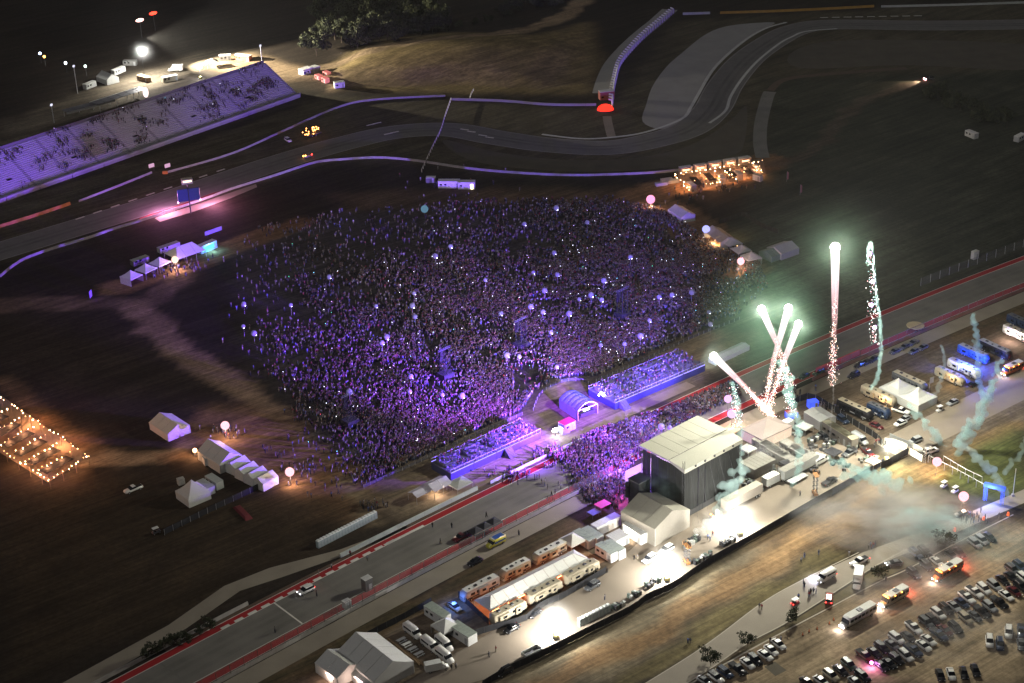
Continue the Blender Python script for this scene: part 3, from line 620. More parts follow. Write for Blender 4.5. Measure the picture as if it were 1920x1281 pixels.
def light_tower(label, px, py, power, col=(1, .96, .88), h=7.5, rz=0, aim=None, lampm=None, strength=400, halo=0, hr=9):
    r = thing('light_tower', label, 'light tower', gl(px, py), rz)
    loft([(-1.0, .5, .45, 1.2), (-.8, .62, .4, 1.35), (.8, .62, .4, 1.35), (1.0, .5, .45, 1.2)], mat('generator_shell', (.5, .42, .12), .5)).obj('generator_box', r); wheels(r, (0,), .75, .33)
    MB().bar((0, 0, 1.3), (0, 0, h), .14, STEEL, 6).obj('mast', r); MB().bar((0, -1.0, h), (0, 1.0, h), .08, STEEL).obj('cross_arm', r)
    lm = MB().box((.1, 0, 0), (.16, .48, .36), glow('flood_lamp_%d' % strength, col, strength)).mesh('lamp')
    for y in (-.85, -.3, .3, .85): link('lamp', lm, r, (.04, y, h + .25))
    for s in (-1, 1): MB().bar((s * .9, s * .5, .35), (s * 1.6, s * 1.2, .03), .1, STEEL).obj('outrigger', r)
    light('flood_light', r, (0.9, 0, h + .3), power, col, .5)
    if halo: g_ = MB().sphere((0, 0, 0), 1, smoke_mat('lamp_dust_%d' % round(halo * 1e4), (.9, .92, .9), halo, 2.4), 18, 12).obj('bloom_ball', r, True, loc=(.3, 0, h), kind='stuff'); g_.scale = (hr, hr, hr * .8)  # scattering ball added round the lamps, standing in for lens bloom
    return r
def balloon(label, px, py, col, strength, r_=1.5, h=4.6, group='glowing light balloons on masts', power=0, lcol=(1, .6, .42)):
    r = thing('light_balloon', label, 'light balloon', gl(px, py, h), 0, group)
    MB().sphere((0, 0, h), r_, glow('balloon_glow_%s' % label[:24], col, strength), 20, 14).obj('envelope', r, True)
    MB().bar((0, 0, 0), (0, 0, h - r_ * .96), .1, STEEL, 6).obj('mast', r)
    if power: light('balloon_light', r, (.25, -.25, h - r_ - .35), power, lcol, .5)
    for k in range(3): MB().bar((0, 0, .9), (math.cos(k * 2.09) * .9, math.sin(k * 2.09) * .9, .02), .06, STEEL).obj('leg', r)
    return r
def truss(mb, a, b, w, m, n=8, t=.07):
    a, b = Vector(a), Vector(b); d = (b - a).normalized(); u = d.orthogonal().normalized(); v = d.cross(u); cs = [(u + v) * w / 2, (u - v) * w / 2, (-u - v) * w / 2, (v - u) * w / 2]
    for c in cs: mb.bar(a + c, b + c, t, m)
    for i in range(n):
        p, q = a + (b - a) * (i / n), a + (b - a) * ((i + 1) / n)
        for k in range(4): mb.bar(p + cs[k], q + cs[(k + 1) % 4], t * .6, m)
    return mb
def scissor(label, px, py, rz, h=6):
    r = thing('scissor_lift', label, 'lift', gl(px, py, h / 2), rz); m = mat('lift_orange', (.35, .16, .05), .5)
    MB().box((0, 0, .55), (2.6, 1.2, .7), m).obj('chassis', r); wheels(r, (-.9, .9), .6, .36); n = 4; st = (h - 1.6) / n
    for i in range(n):
        z = .95 + i * st; mb = MB()
        for y in (-.45, .45): mb.bar((-1.1, y, z), (1.1, y, z + st), .14, STEEL); mb.bar((1.1, y, z), (-1.1, y, z + st), .14, STEEL)
        mb.obj('scissor_arm', r)
    MB().box((0, 0, h - .55), (2.7, 1.3, .14), m).obj('platform', r); mb = MB()
    for x in (-1.3, 1.3):
        for y in (-.6, .6): mb.bar((x, y, h - .5), (x, y, h + .5), .06, m)
    for y in (-.6, .6): mb.bar((-1.3, y, h + .5), (1.3, y, h + .5), .06, m)
    for x in (-1.3, 1.3): mb.bar((x, -.6, h + .5), (x, .6, h + .5), .06, m)
    mb.obj('guard_rail', r); return r
def leaf_mesh(key, R_, H_, n, sz, lumps=9, seed=1):
    rg = np.random.default_rng(seed); cs = [(rg.normal(0, .45, 2) * R_, rg.uniform(.15, .85) * H_, rg.uniform(.35, .6) * R_) for _ in range(lumps)]
    vs, fs = [], []; dk, lt = mat('leaf_dark', (.02, .026, .01), .8, .3, 2), mat('leaf_light', (.052, .058, .022), .8, .3, 2); ms = []
    for i in range(n):
        c, cz, cr = cs[rg.integers(lumps)]; d = rg.normal(size=3); d /= np.linalg.norm(d); rr = cr * rg.uniform(.55, 1.05)
        p = Vector((c[0] + d[0] * rr, c[1] + d[1] * rr, cz + d[2] * rr * .85)); nrm = Vector(d + rg.normal(0, .5, 3)).normalized(); u = nrm.orthogonal().normalized(); u.rotate(Matrix.Rotation(rg.uniform(0, 6.3), 3, nrm)); w = nrm.cross(u)
        s_ = sz * rg.uniform(.6, 1.3); o = len(vs); vs += [p + u * s_, p + w * s_ * .6, p - u * s_, p - w * s_ * .6]; fs.append((o, o + 1, o + 2, o + 3)); ms.append(int(rg.random() < .4))
    me = bpy.data.meshes.new(key); me.from_pydata([tuple(v) for v in vs], [], fs); me.materials.append(dk); me.materials.append(lt); me.polygons.foreach_set('material_index', ms); return me
TREES = {}
def tree(label, px, py, kind=0, sc=1.0, group=None, name='tree'):
    if kind not in TREES:
        R_, H_, n, sz = [(4.5, 8, 2600, .42), (3.4, 9.5, 2200, .4), (5.2, 6.5, 2600, .42), (1.5, 2.6, 500, .22)][kind]
        TREES[kind] = (leaf_mesh('crown', R_, H_, n, sz, 11, 30 + kind), R_, H_)
    me, R_, H_ = TREES[kind]; zt = H_ * .3; g0 = gl(px, py); g0.z = hz(g0) - .15; r = thing(name, label, 'tree' if kind < 3 else 'shrub', g0, random.uniform(0, 6), group)
    link('crown', me, r, (0, 0, zt)); bk = mat('bark', (.06, .045, .03), .9); mb = MB().tube([(0, 0, 0), (.1, 0, zt), (0, .1, zt + H_ * .45)], [.05 * H_ * .5, .035 * H_ * .5, .08], bk, 7)
    for k in range(4): a = k * 1.6; mb.tube([(.05, 0, zt * .9), (math.cos(a) * R_ * .5, math.sin(a) * R_ * .5, zt + H_ * .4)], [.1, .04], bk, 5)
    mb.obj('trunk', r); r.scale = (sc,) * 3; return r
# ================================================================== barriers and fences
WALLM = mat('painted_wall', (.42, .45, .43), .8, .15, .3)
barrier('concrete_barrier', 'long pale concrete barrier curving along the far track below the crowd field', [(0, 520), (40, 490), (101, 467), (168, 447), (215, 430), (250, 420), (396, 370), (430, 357), (517, 330), (591, 306), (638, 301), (707, 297), (774, 302), (875, 317), (959, 325), (1059, 330), (1143, 329), (1264, 322), (1347, 304), (1404, 295)], mat('dull_concrete', (.32, .31, .3), .85, .25, .3), 5, 1.0, .6, group='track walls')
barrier('concrete_barrier', 'dark concrete barrier between grandstand and far track, right of the gap', [(312, 325), (436, 289), (540, 243), (638, 201), (707, 188), (838, 181)], mat('dull_concrete'), 5, .9, .5, group='track walls')
barrier('concrete_barrier', 'short concrete barrier left of the gap below the grandstand', [(148, 379), (220, 351), (292, 322)], mat('dull_concrete'), 5, .9, .5, group='track walls')
barrier('sponsor_barrier', 'orange banner covered barrier at the left edge of the far track', [(-10, 430), (70, 405), (146, 379)], mat('orange_banner', (.48, .2, .05), .7, .35, .25), 5, 1.3, .8)
barrier('concrete_barrier', 'pale concrete barrier running toward the red lit tent on the far loop', [(848, 188), (942, 191), (1033, 198), (1123, 198)], CONC, 5, 1.1, .8, group='track walls')
barrier('sponsor_barrier', 'orange and yellow banner wall along the far end of the circuit', [(1350, 26), (1450, 23), (1560, 18), (1650, 13)], mat('yellow_banner', (.4, .24, .04), .7, .3, .2), 5, 1.3, .6)
barrier('concrete_barrier', 'dim grey wall at the top right edge of the circuit', [(1652, 14), (1780, 11), (1930, 6)], WALLM, 5, 1.1, .6, group='track walls')
barrier('concrete_barrier', 'short grey wall at the top left of the orange banner wall', [(1280, 28), (1348, 26)], WALLM, 5, 1.3, .6, group='track walls')
barrier('track_wall', 'pale green wall panels along the far edge of the straight beside the crowd', None, mat('mint_wall', (.5, .56, .5), .7, .1, .3), 5, 1.25, .6, world=[TO(x, -1.6) for x in np.linspace(-48, -8, 20)], group='track walls')
barrier('track_wall', 'low grey wall along the far edge of the straight at lower left', None, CONC, 4, 1.0, .6, world=[TO(x, -1.6) for x in np.linspace(-140, -70, 24)], group='track walls')
fence('wall_banner_row', 'row of spaced pale banners on crowd rail beside the red verge', None, 1.1, 4.5, STEEL, mat('pale_banner', (.55, .6, .62), .7), 'fence', world=[TO(x, -1.2) for x in np.linspace(-7, 24, 14)])
barrier('concrete_barrier', 'concrete barrier under the debris fence on the paddock side of the straight', None, CONC, 4, 1.1, .6, world=[TO(x, 20.3) for x in np.linspace(-140, 18, 50)], group='track walls')
barrier('concrete_barrier', 'dark red tinged barrier on the paddock side of the straight at right', None, mat('rusty_wall', (.2, .1, .085), .8, .2, .3), 4, 1.1, .6, world=[TO(x, 20.3) for x in np.linspace(84, 290, 60)], group='track walls')
MESH = mat('wire_mesh', (.3, .3, .28), .7, .1, 2, alpha=.1)
fence('debris_fence', 'tall wire debris fence on the paddock side of the straight at lower left', None, 3.6, 4.2, mat('rust_post', (.14, .1, .08), .7), MESH, z0=.9, world=[TO(x, 20.4) for x in np.linspace(-138, 16, 50)], rail=True)
fence('debris_fence', 'tall wire debris fence beside the straight at far right', None, 3.6, 4.5, mat('rust_post'), MESH, z0=.9, world=[TO(x, 20.4) for x in np.linspace(95, 280, 60)], rail=True)
fence('debris_fence', 'grey wire debris fence on the far side of the straight at right', None, 3.4, 5, ALU, MESH, z0=.2, world=[TO(x, -5) for x in np.linspace(150, 250, 30)])
fence('crowd_fence', 'bright white ribbed fence climbing along the outer road at top', [(1148, 198), (1150, 175), (1154, 155), (1163, 124), (1184, 97), (1210, 70), (1237, 47), (1263, 25)], 2.6, 3.8, mat('white_fence', (.8, .8, .76), .6, 0, emit=(.9, .9, .8), estr=.0), None, pw=.6, arm=1.8, rail=True)
fence('string_fence', 'thin white rope fence crossing the far infield from track to barrier', [(846, 188), (840, 205), (833, 225), (826, 248), (813, 275), (799, 305), (790, 325)], 1.3, 4, WHITE, None, pw=.22, rail=True)
fence('string_fence', 'short white rope fence on the slope behind the far barrier', [(888, 171), (884, 178), (881, 187)], 1.2, 3, WHITE, None, pw=.2, rail=True)
SCR = mat('black_screen', (.02, .02, .022), .85, .1); SCRB = mat('dark_blue_screen', (.02, .025, .05), .8, .1)
fence('screen_fence', 'black screened fence along the lit field below the backstage yard', [(905, 1290), (960, 1258), (1000, 1240), (1100, 1190), (1185, 1147), (1215, 1125), (1262, 1104), (1330, 1058), (1420, 1008), (1520, 950), (1600, 905), (1648, 878)], 2.2, 3.0, STEEL, SCR)
fence('screen_fence', 'black screened fence below the three lower motorhomes', [(868, 1200), (925, 1182), (985, 1165), (1015, 1140), (1060, 1120), (1130, 1078), (1150, 1068)], 2.0, 3, STEEL, SCR)
fence('screen_fence', 'black screened fence behind the vans at the bottom compound', [(690, 1196), (760, 1160), (800, 1138), (822, 1124)], 2.0, 3, STEEL, SCR, smooth=False)
fence('screen_fence', 'dark screened fence between blue lit car and long marquee', [(860, 1120), (890, 1148), (925, 1180)], 2.0, 3, STEEL, SCR, smooth=False)
fence('screen_fence', 'pale topped screen fence curving behind the stage workshop tents', [(1478, 766), (1515, 748), (1550, 764), (1600, 797), (1640, 822), (1655, 838)], 2.2, 3, ALU, SCR)
fence('screen_fence', 'black screened fence around the left catering tents', [(515, 903), (460, 930), (400, 958), (345, 985), (300, 1008)], 2.0, 3, ALU, SCR)
fence('screen_fence', 'dark blue screened fence on the dirt right of the scissor lift', [(1560, 930), (1600, 905), (1640, 882), (1656, 872)], 2.2, 3, STEEL, SCRB)
fence('screen_fence', 'dark low fence in the field right of the food tents', [(1348, 420), (1395, 404), (1420, 422), (1432, 428), (1462, 440)], 1.8, 3, STEEL, SCR, smooth=False)
fence('truss_fence', 'silver truss lined lane running down to the blue lit gate', [(1740, 867), (1790, 892), (1850, 925)], 2.4, 3, ALU, None, pw=.18, rail=True)
fence('truss_fence', 'upper silver rail of the lane behind the blue lit gate', [(1768, 868), (1810, 893), (1852, 913)], 2.4, 3, ALU, None, pw=.18, rail=True)
fence('white_wall_fence', 'brightly lit white panel wall of the entrance forecourt', [(1658, 835), (1680, 838), (1703, 849)], 2.6, 2.5, ALU, WHITE, smooth=False)
fence('white_wall_fence', 'pale panel wall along the walkway beside the entrance forecourt', [(1668, 822), (1690, 832), (1722, 845), (1738, 858)], 1.8, 2.5, ALU, GREYC, smooth=False)
fence('black_wall_fence', 'black panel wall at the front of the entrance forecourt', [(1652, 880), (1678, 866), (1704, 851)], 2.4, 2.5, STEEL, SCR, smooth=False)
fence('white_wall_fence', 'pale panel wall running from the forecourt to the truss lane', [(1706, 853), (1722, 862), (1738, 872)], 2.2, 2.5, ALU, WHITE, smooth=False)
# ================================================================== grandstand
f0, f1 = P(-60, 392, 1.2), P(556, 176, 1.2); f0.z = f1.z = 0
ga = (f1 - f0); GL = ga.length; ga.normalize(); gn = Vector((-ga.y, ga.x, 0)); grz = math.atan2(ga.y, ga.x)
gs = thing('grandstand', 'long stepped metal grandstand dotted with spectators at upper left', 'grandstand', f0, grz)
BENCH = mat('bench_aluminium', (.46, .45, .47), .55, .12, .5); AISLE = mat('aisle_tread', (.3, .29, .31), .8); nsec = 11; sw = GL / nsec; rows = 22; RISE = .54
def stepped(w, rr, rise, z0, m):
    mb = MB()
    for k in range(rows):
        z = z0 + k * rise; mb.box((0, k * rr + rr / 2, z / 2), (w, rr, z), m); mb.box((0, k * rr + .25, z + .2), (w, .3, .06), BENCH) if m is BENCH else None
    return mb.mesh('row_bank')
bank, ais = stepped(sw - 1.5, 1.0, RISE, 1.3, BENCH), stepped(1.3, 1.0, RISE, 1.34, AISLE)
for i in range(nsec):
    link('row_bank', bank, gs, ((i + .5) * sw, 0, 0)); link('aisle_stair', ais, gs, ((i + 1) * sw - .02, 0, 0))
    mb = MB(); mb.box(((i + .5) * sw, -1.6, .55), (sw - .3, 2.6, 1.1), AISLE); mb.obj('front_walkway', gs)
    mb = MB()
    for k in range(7): mb.bar((i * sw + k * sw / 6, -2.8, 1.1), (i * sw + k * sw / 6, -2.8, 2.2), .07, ALU)
    mb.bar((i * sw, -2.8, 2.2), ((i + 1) * sw, -2.8, 2.2), .14, ALU); mb.box(((i + .5) * sw, -2.85, 1.5), (sw - .2, .05, .8), mat('pale_rail_panel', (.4, .39, .42), .7, .1)); mb.obj('front_rail', gs)
    MB().box(((i + .5) * sw, rows + .1, 7.0), (sw - .1, .15, 14.0), mat('back_wall', (.2, .19, .2), .8)).obj('back_wall', gs)
for i in (1, 3, 5, 7, 9):                       # black sheets standing in for the shade of vomitory openings
    MB().box((i * sw + sw * .5, 8, 5.0), (2.6, 5, .1), BLACK).obj('opening_shade', gs)
barrier('low_wall', 'grey panel fence on the slope in front of the grandstand', [(190, 292), (260, 268), (340, 240), (380, 226)], WALLM, 4, 1.0, .4)
# things behind the grandstand
light_tower('brilliant white flood light tower behind the grandstand at upper left', 272, 152, 1.2e5, (1, .96, .9), 15, HD(278, 110, 30, -5), strength=1500, halo=.006, hr=9)
fl = light('hill_flood', None, P(275, 125) + Vector((2, 0, 15)), 2.2e6, (1, .9, .72), .6, 'SPOT', spot_size=R(70), spot_blend=.5); fl.rotation_euler = (P(900, 105, 4) - fl.location).to_track_quat('-Z', 'Y').to_euler()
light_tower('bright white lamp tower at the top of the grandstand', 376, 148, 1.2e4, (.85, .9, 1), 5.5, HD(376, 133, 10, 10), strength=300)
car('box_truck', 'white', 329, 130, -30, 1, 'white box truck parked behind the grandstand on lit dirt')
container('vendor_trailer', 'yellow lit food trailer behind the grandstand', gl(318, 147, 1.4), HD(318, 147, 30, -6), 8, 2.6, 2.6, paint('tan'), CREAM, 'trailer')
container('vendor_trailer', 'brown food trailer with bright roof edge behind the grandstand', gl(270, 147, 1.4), HD(270, 147, 25, 7), 8, 2.6, 2.6, mat('brown_trailer', (.2, .12, .07), .7), mat('tan_roof', (.5, .4, .25), .6), 'trailer')
peak_tent('canopy_tent', 'white peaked canopy beside the bright lamp behind the grandstand', gl(398, 118, 2), 0.3, 6, 6, 2.6, 4.4, CREAM)
container('vendor_trailer', 'white trailer with glowing hatch behind the grandstand', gl(422, 108, 1.4), HD(422, 108, 25, -2), 6, 2.6, 2.8, WHITE, WHITE, 'trailer')
container('vendor_trailer', 'red orange lit trailer with curved white roof behind the grandstand', gl(456, 108, 1.4), HD(456, 108, 25, 3), 9, 2.8, 2.8, mat('red_trailer', (.4, .13, .08), .6), WHITE, 'trailer')
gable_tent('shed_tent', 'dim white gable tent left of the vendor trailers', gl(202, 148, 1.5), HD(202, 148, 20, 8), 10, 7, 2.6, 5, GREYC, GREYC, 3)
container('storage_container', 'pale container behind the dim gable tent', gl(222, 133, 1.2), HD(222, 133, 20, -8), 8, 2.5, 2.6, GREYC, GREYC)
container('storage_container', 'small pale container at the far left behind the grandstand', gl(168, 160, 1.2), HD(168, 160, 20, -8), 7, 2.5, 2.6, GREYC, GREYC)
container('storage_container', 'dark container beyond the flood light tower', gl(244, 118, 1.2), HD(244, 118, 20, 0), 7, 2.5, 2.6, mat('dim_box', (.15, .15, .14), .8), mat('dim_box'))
r = thing('solar_canopy', 'long open canopy roof with dark panels along the grandstand top', 'canopy', gl(228, 180, 3.5), HD(228, 180, 30, -9.5))
for i in range(6): MB().box((-14 + i * 5, 0, 4), (4.7, 6, .15), mat('dark_panel', (.09, .09, .1), .4)).obj('roof_panel', r)
MB().box((-1.5, 3.2, 4.05), (30, .4, .3), CREAM).obj('fascia', r)
for x in (-15, -5, 5, 12):
    for y in (-2.8, 2.8): MB().bar((x, y, 0), (x, y, 4), .2, ALU).obj('post', r)
r = thing('canopy', 'long white rimmed canopy at the left top of the grandstand', 'canopy', gl(166, 198, 3), HD(166, 198, 30, -8)); MB().box((0, 0, 3.4), (26, 5, .2), mat('dark_panel')).obj('roof_panel', r); MB().box((0, -2.6, 2.9), (26, .2, .9), CREAM).obj('fascia', r)
for x in (-12, -4, 4, 12): MB().bar((x, 2.3, 0), (x, 2.3, 3.3), .2, ALU).obj('post', r)
r = thing('projector_balloon', 'pink white glowing inflatable at the grandstand centre top', 'balloon', gl(273, 174, 13), .4); MB().sphere((0, 0, 13.2), 1.7, glow('pink_inflatable', (1, .8, .78), 1.6), 14, 10, (.8, .8, 1.5)).obj('envelope', r, True); MB().bar((0, 0, 0), (0, 0, 11), .2, STEEL).obj('mast', r)
for lab, px, py, h in (('tall white light mast at the right end of the grandstand top', 491, 115, 16), ('grey light mast left of the vendor trailers', 142, 150, 14), ('bright white post at left on the grandstand', 99, 214, 9)):
    r = thing('light_mast', lab, 'mast', gl(px, py, h / 2)); MB().bar((0, 0, 0), (0, 0, h), .35, mat('pale_mast', (.6, .6, .62), .5), 6).obj('pole', r); MB().box((0, 0, h), (.8, 1.6, .7), glow('dim_mast_lamp', (.8, .8, 1), 1.2)).obj('lamp', r)
container('white_hut', 'white and blue lit hut on the dirt right of the grandstand', gl(573, 134, 1.5), HD(573, 134, 20, -6), 6, 4, 3.2, WHITE, WHITE, 'hut')
container('white_hut', 'small dark hut adjoining the lit hut right of the grandstand', gl(590, 130, 1.5), HD(590, 130, 20, -6), 4, 4, 3, GREYC, GREYC, 'hut', win=0)
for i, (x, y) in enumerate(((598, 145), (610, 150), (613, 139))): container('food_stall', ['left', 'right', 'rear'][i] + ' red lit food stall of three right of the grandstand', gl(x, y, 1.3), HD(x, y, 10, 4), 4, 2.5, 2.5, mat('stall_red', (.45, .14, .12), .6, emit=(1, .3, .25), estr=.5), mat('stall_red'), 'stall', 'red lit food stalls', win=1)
container('white_hut', 'small mint lit booth near the far barrier right of the grandstand', gl(636, 159, 1.3), .3, 5, 3, 2.8, WHITE, GREYC, 'booth', win=1)
for lab, px, py, col, e in (('blue white floodlit booth at far upper left in the dark', 75, 101, (.6, .7, 1), 12), ('small white lamp post at far upper left', 123, 119, (.8, .9, 1), 10), ('faint white lamp above the far left dark field', 160, 125, (.7, .9, .8), 6), ('small orange lamp post at far left in the dark', 83, 107, (1, .5, .1), 8)):
    r = thing('lamp_post', lab, 'lamp', gl(px, py, 5)); MB().bar((0, 0, 0), (0, 0, 5), .2, STEEL).obj('post', r); MB().sphere((0, 0, 5.2), .7, glow(lab[:14], col, e), 8, 6).obj('lamp', r)
for lab, px, py, col in (('pink white streak of a brake light mast beyond the grandstand', 262, 38, (1, .55, .5)), ('deep red beacon at the top left of the photo', 287, 25, (1, .04, .02))):
    r = thing('beacon_mast', lab, 'beacon', gl(px, py, 10), .7); MB().bar((0, 0, 0), (0, 0, 9), .3, STEEL).obj('pole', r); MB().sphere((0, 0, 10), 1.1, glow(lab[:10], col, 6), 10, 8, (2.2, .8, .8)).obj('lamp', r)
# video tower and signs by the far track
r = thing('video_tower', 'blue backed video screen on a mast with lit cabin beside the far track', 'screen', gl(358, 400), HD(353, 375, 30, -4))
MB().bar((0, 0, 0), (0, 0, 11), .5, STEEL, 6).obj('mast', r); MB().box((0, .3, 8), (9, .5, 5.2), mat('screen_back_blue', (.05, .07, .2), .5, .1)).obj('screen', r); mb = MB()
for x in (-4.4, 0, 4.4): mb.bar((x, -.05, 5.4), (x, -.05, 10.6), .12, ALU)
mb.obj('frame_rib', r)
c_ = MB().box((0, .3, 14), (4.5, 2.5, 2), mat('cabin_beige', (.5, .42, .34), .6)).obj('cabin', r); MB().box((0, -1, 14.2), (3.5, .06, .8), glow('cabin_window', (1, .75, .5), 2.5)).obj('window', c_); MB().bar((0, .3, 11), (0, .3, 13), .4, STEEL).obj('riser', r)
for x in (-4.5, 4.5): MB().box((x, .9, 5.0), (.5, .4, .4), glow('pink_flood', (1, .4, .8), 12)).obj('flood_lamp', r); light('pink_flood_light', r, (x * 2.2, 3.5, 4.5), 16000, (1, .36, .75), .4)
for i, (x, y) in enumerate(((284, 311), (314, 311))):
    r = thing('signal_board', ['left', 'right'][i] + ' pink glowing signal board at the gap below the grandstand', 'sign', gl(x, y, 2.5), HD(x, y, 10, -3), 'pink signal boards'); MB().box((0, 0, 2.6), (2.6, .3, 1.6), glow('pink_board', (.9, .5, .75), .8)).obj('panel', r)
    for s in (-1, 1): MB().bar((s, 0, 0), (s, 0, 1.9), .15, STEEL).obj('post', r)
r = thing('tyre_marker', 'orange marker block at the start of the right barrier', 'marker', gl(310, 326)); MB().box((0, 0, .6), (2.2, 1, 1.2), mat('marker_orange', (.6, .2, .05), .6)).obj('block', r)
car('suv', 'white', 540, 262, 10, 6, 'white car on the dark infield left of the amber lit trailer')
# far loop things
r = thing('red_tent', 'glowing red dome tent at the end of the white ribbed fence', 'tent', gl(1135, 203, 1)); MB().sphere((0, 0, .2), 2.9, glow('red_dome', (1, .03, .015), 2.2), 16, 10, (1.35, 1, .95)).obj('dome', r, True); MB().tube([(0, -.1, 0), (0, -.1, .25)], 4.0, BLACK, 16).obj('ground_ring', r)
container('site_cabin', 'small white roofed cabin behind the red dome tent', gl(1137, 178, 2), .2, 7, 3.5, 4, mat('red_wall', (.3, .08, .06), .7), WHITE, 'cabin', win=1)
r = thing('flare_car', 'far car with pink headlights on the dirt track at upper right', 'car', gl(1742, 147, .8), HD(1742, 147, -30, 5)); loft([(-2.4, .8, .4, .95), (-2.2, .93, .3, 1.1), (1.2, .96, .28, 1.08), (2.4, .74, .4, .8)], paint('grey')).obj('body', r, True); frus(MB(), -2.2, 1.2, .85, 1.05, -1.9, .4, .7, 1.7, GLASS).obj('window_glass', r); wheels(r, (-1.4, 1.5), .86)
for s in (-1, 1): MB().sphere((2.4, s * .6, .8), .45, glow('pink_flare', (1, .45, .45), 14), 8, 6).obj('headlight', r)
light('head_beam', r, (3.5, 0, 1.2), 3e4, (1, .7, .5), .2, 'SPOT', spot_size=R(60), spot_blend=.6).rotation_euler = (0, R(-80), 0)
container('cabin', 'white roofed cabin in the dark field at far right', gl(1822, 252, 1.2), HD(1822, 252, 20, 8), 6, 2.5, 2.4, GREYC, WHITE, 'cabin')
container('cabin', 'white strip roofed cabin at the right photo edge in the dark field', gl(1912, 258, 1.2), HD(1912, 258, 20, -10), 6, 2.5, 2.4, GREYC, WHITE, 'cabin')
container('portable_cabin', 'long white cabin with lit doorway above the crowd by the barrier', gl(842, 344, 1.6), HD(842, 344, 30, 0), 9, 3, 3, WHITE, WHITE, 'cabin')
rc = container('portable_cabin', 'right hand white cabin with glowing door above the crowd', gl(875, 346, 1.6), HD(875, 346, 30, 0), 7, 3, 3, WHITE, WHITE, 'cabin', door=False, win=1)
MB().box((2.3, -1.62, 1.2), (1.1, .06, 2.2), glow('warm_door', (1, .8, .5), 4)).obj('lit_door', rc)
container('portable_cabin', 'small dark cabin left of the long white cabin', gl(808, 336, 1.3), HD(808, 336, 30, 0), 4, 2.5, 2.2, mat('dim_box'), WHITE, 'cabin', win=0)
r = thing('amber_lit_trailer', 'dark trailer hung with orange fairy lights on the far track', 'trailer', gl(585, 252, .6), HD(585, 252, 20, -6)); MB().box((0, 0, 1), (8, 4, .4), STEEL).obj('deck', r); wheels(r, (-1, 1), 1.6, .4)
bl = MB().sphere((0, 0, 0), .24, glow('orange_bulb', (1, .35, .08), 16), 6, 4).mesh('bulb')
for i in range(22): link('bulb', bl, r, (random.uniform(-4.2, 4.2), random.uniform(-2.4, 2.4), random.uniform(1.3, 4)))
r = thing('amber_lit_cart', 'small cart with orange and red lamps on the far track', 'cart', gl(577, 294, .6), HD(577, 294, 20, -4)); loft([(-1.8, .7, .3, 1), (0, .8, .25, 1.2), (1.8, .7, .3, .8)], paint('silver')).obj('body', r, True); wheels(r, (-1.1, 1.1), .7, .3)
for x, m_ in ((-2, AMB), (-1, AMB), (2, TAILL)): MB().sphere((x, 0, 1.3), .3, m_, 6, 4).obj('lamp', r)
# trees
for rw, (ya, yb_) in (('front', (72, 106)), ('back', (18, 60))):
    for i in range(18):
        px = 592 + i * 13.6 + random.uniform(-6, 6); py = random.uniform(ya, yb_) - max(0, (px - 700)) * .06
        tree('dense dark tree, %s from the left in the %s row of the top wood' % (ORD[i], rw), px, py, i % 3, random.uniform(1.0, 1.5), 'trees of the dark wood at top centre')
for i, (px, py) in enumerate(((860, 55), (890, 50), (915, 45), (945, 35), (965, 22), (985, 12), (1005, 18), (1025, 5), (1040, 14))): tree('small green slope tree, %s from the left beside the top wood' % ORD[i], px, py, (px % 3), random.uniform(.6, .95) if px > 930 else .5, 'slope trees right of the wood')
for i, (px, py) in enumerate(((1748, 180), (1768, 178), (1775, 196), (1785, 190), (1800, 200), (1822, 210), (1835, 224), (1845, 218), (1868, 226), (1888, 232))): tree('dim bushy tree, %s from the left in the upper right belt' % ORD[i], px, py + 8, px % 3, random.uniform(.65, .9), 'tree belt at upper right')
for i, (px, py) in enumerate(((395, 1182), (375, 1192), (350, 1204), (325, 1214), (300, 1224), (275, 1236))): tree('dark low bush, %s from the right beside the lower left straight' % ORD[i], px, py, 3, random.uniform(.9, 1.4), 'dark bushes beside the straight')
for i, (lab, px, py, sc) in enumerate((('small roadside tree near the left parking row', 1333, 1248, 1.5), ('small roadside tree above the parking row', 1402, 1212, 1.2), ('small roadside tree right of the red tail lamps', 1487, 1165, 1.2), ('small roadside tree behind the box truck', 1646, 1085, 1.2), ('dark palm like tree by the black parked cars', 1772, 1028, 1.6))): tree(lab, px, py, 3, sc)
# ================================================================== food court tents
LIL = mat('lilac_canvas', (.62, .6, .66), .6, .06, trans=.25)
for i, (x, y) in enumerate(((246, 518), (274, 505), (300, 493))):
    peak_tent('canopy_tent', ['left', 'middle', 'right'][i] + ' of three white peaked vendor tents at left', gl(x, y, 2.5), HD(x, y, 28, -13), 6, 6, 2.8, 5, CREAM, group='white vendor tents at left', walls=(1, 3) if i == 0 else ())
gable_tent('vendor_tent', 'large white hip roofed bar tent beside the left light balloon', gl(347, 474, 2.5), HD(347, 474, 26, -9), 13, 9, 3, 6, CREAM, CREAM, 3, hip=3, sides=False, ends=False)
rc = container('container_bar', 'cyan lit container bar at the right end of the left tents', gl(388, 463, 1.4), HD(388, 463, 26, -11), 8, 2.6, 3, mat('bar_shell', (.3, .55, .6), .6), WHITE, 'container', win=0)
MB().box((-.5, -1.4, 1.6), (6, .08, 1.6), glow('cyan_panel', (.1, .55, .9), 2.2)).obj('lit_panel', rc); light('cyan_lamp', rc, (0, -3, 2.2), 1500, (.2, .7, 1), .3)
r = thing('banner', 'violet banner board above the cyan container bar', 'banner', gl(400, 434, 2), HD(400, 434, 26, -9)); MB().box((0, 0, 2.2), (8, .2, 1.6), mat('violet_banner', (.4, .3, .7), .6)).obj('board', r)
for s in (-3, 3): MB().bar((s, .15, 0), (s, .15, 2), .12, STEEL).obj('post', r)
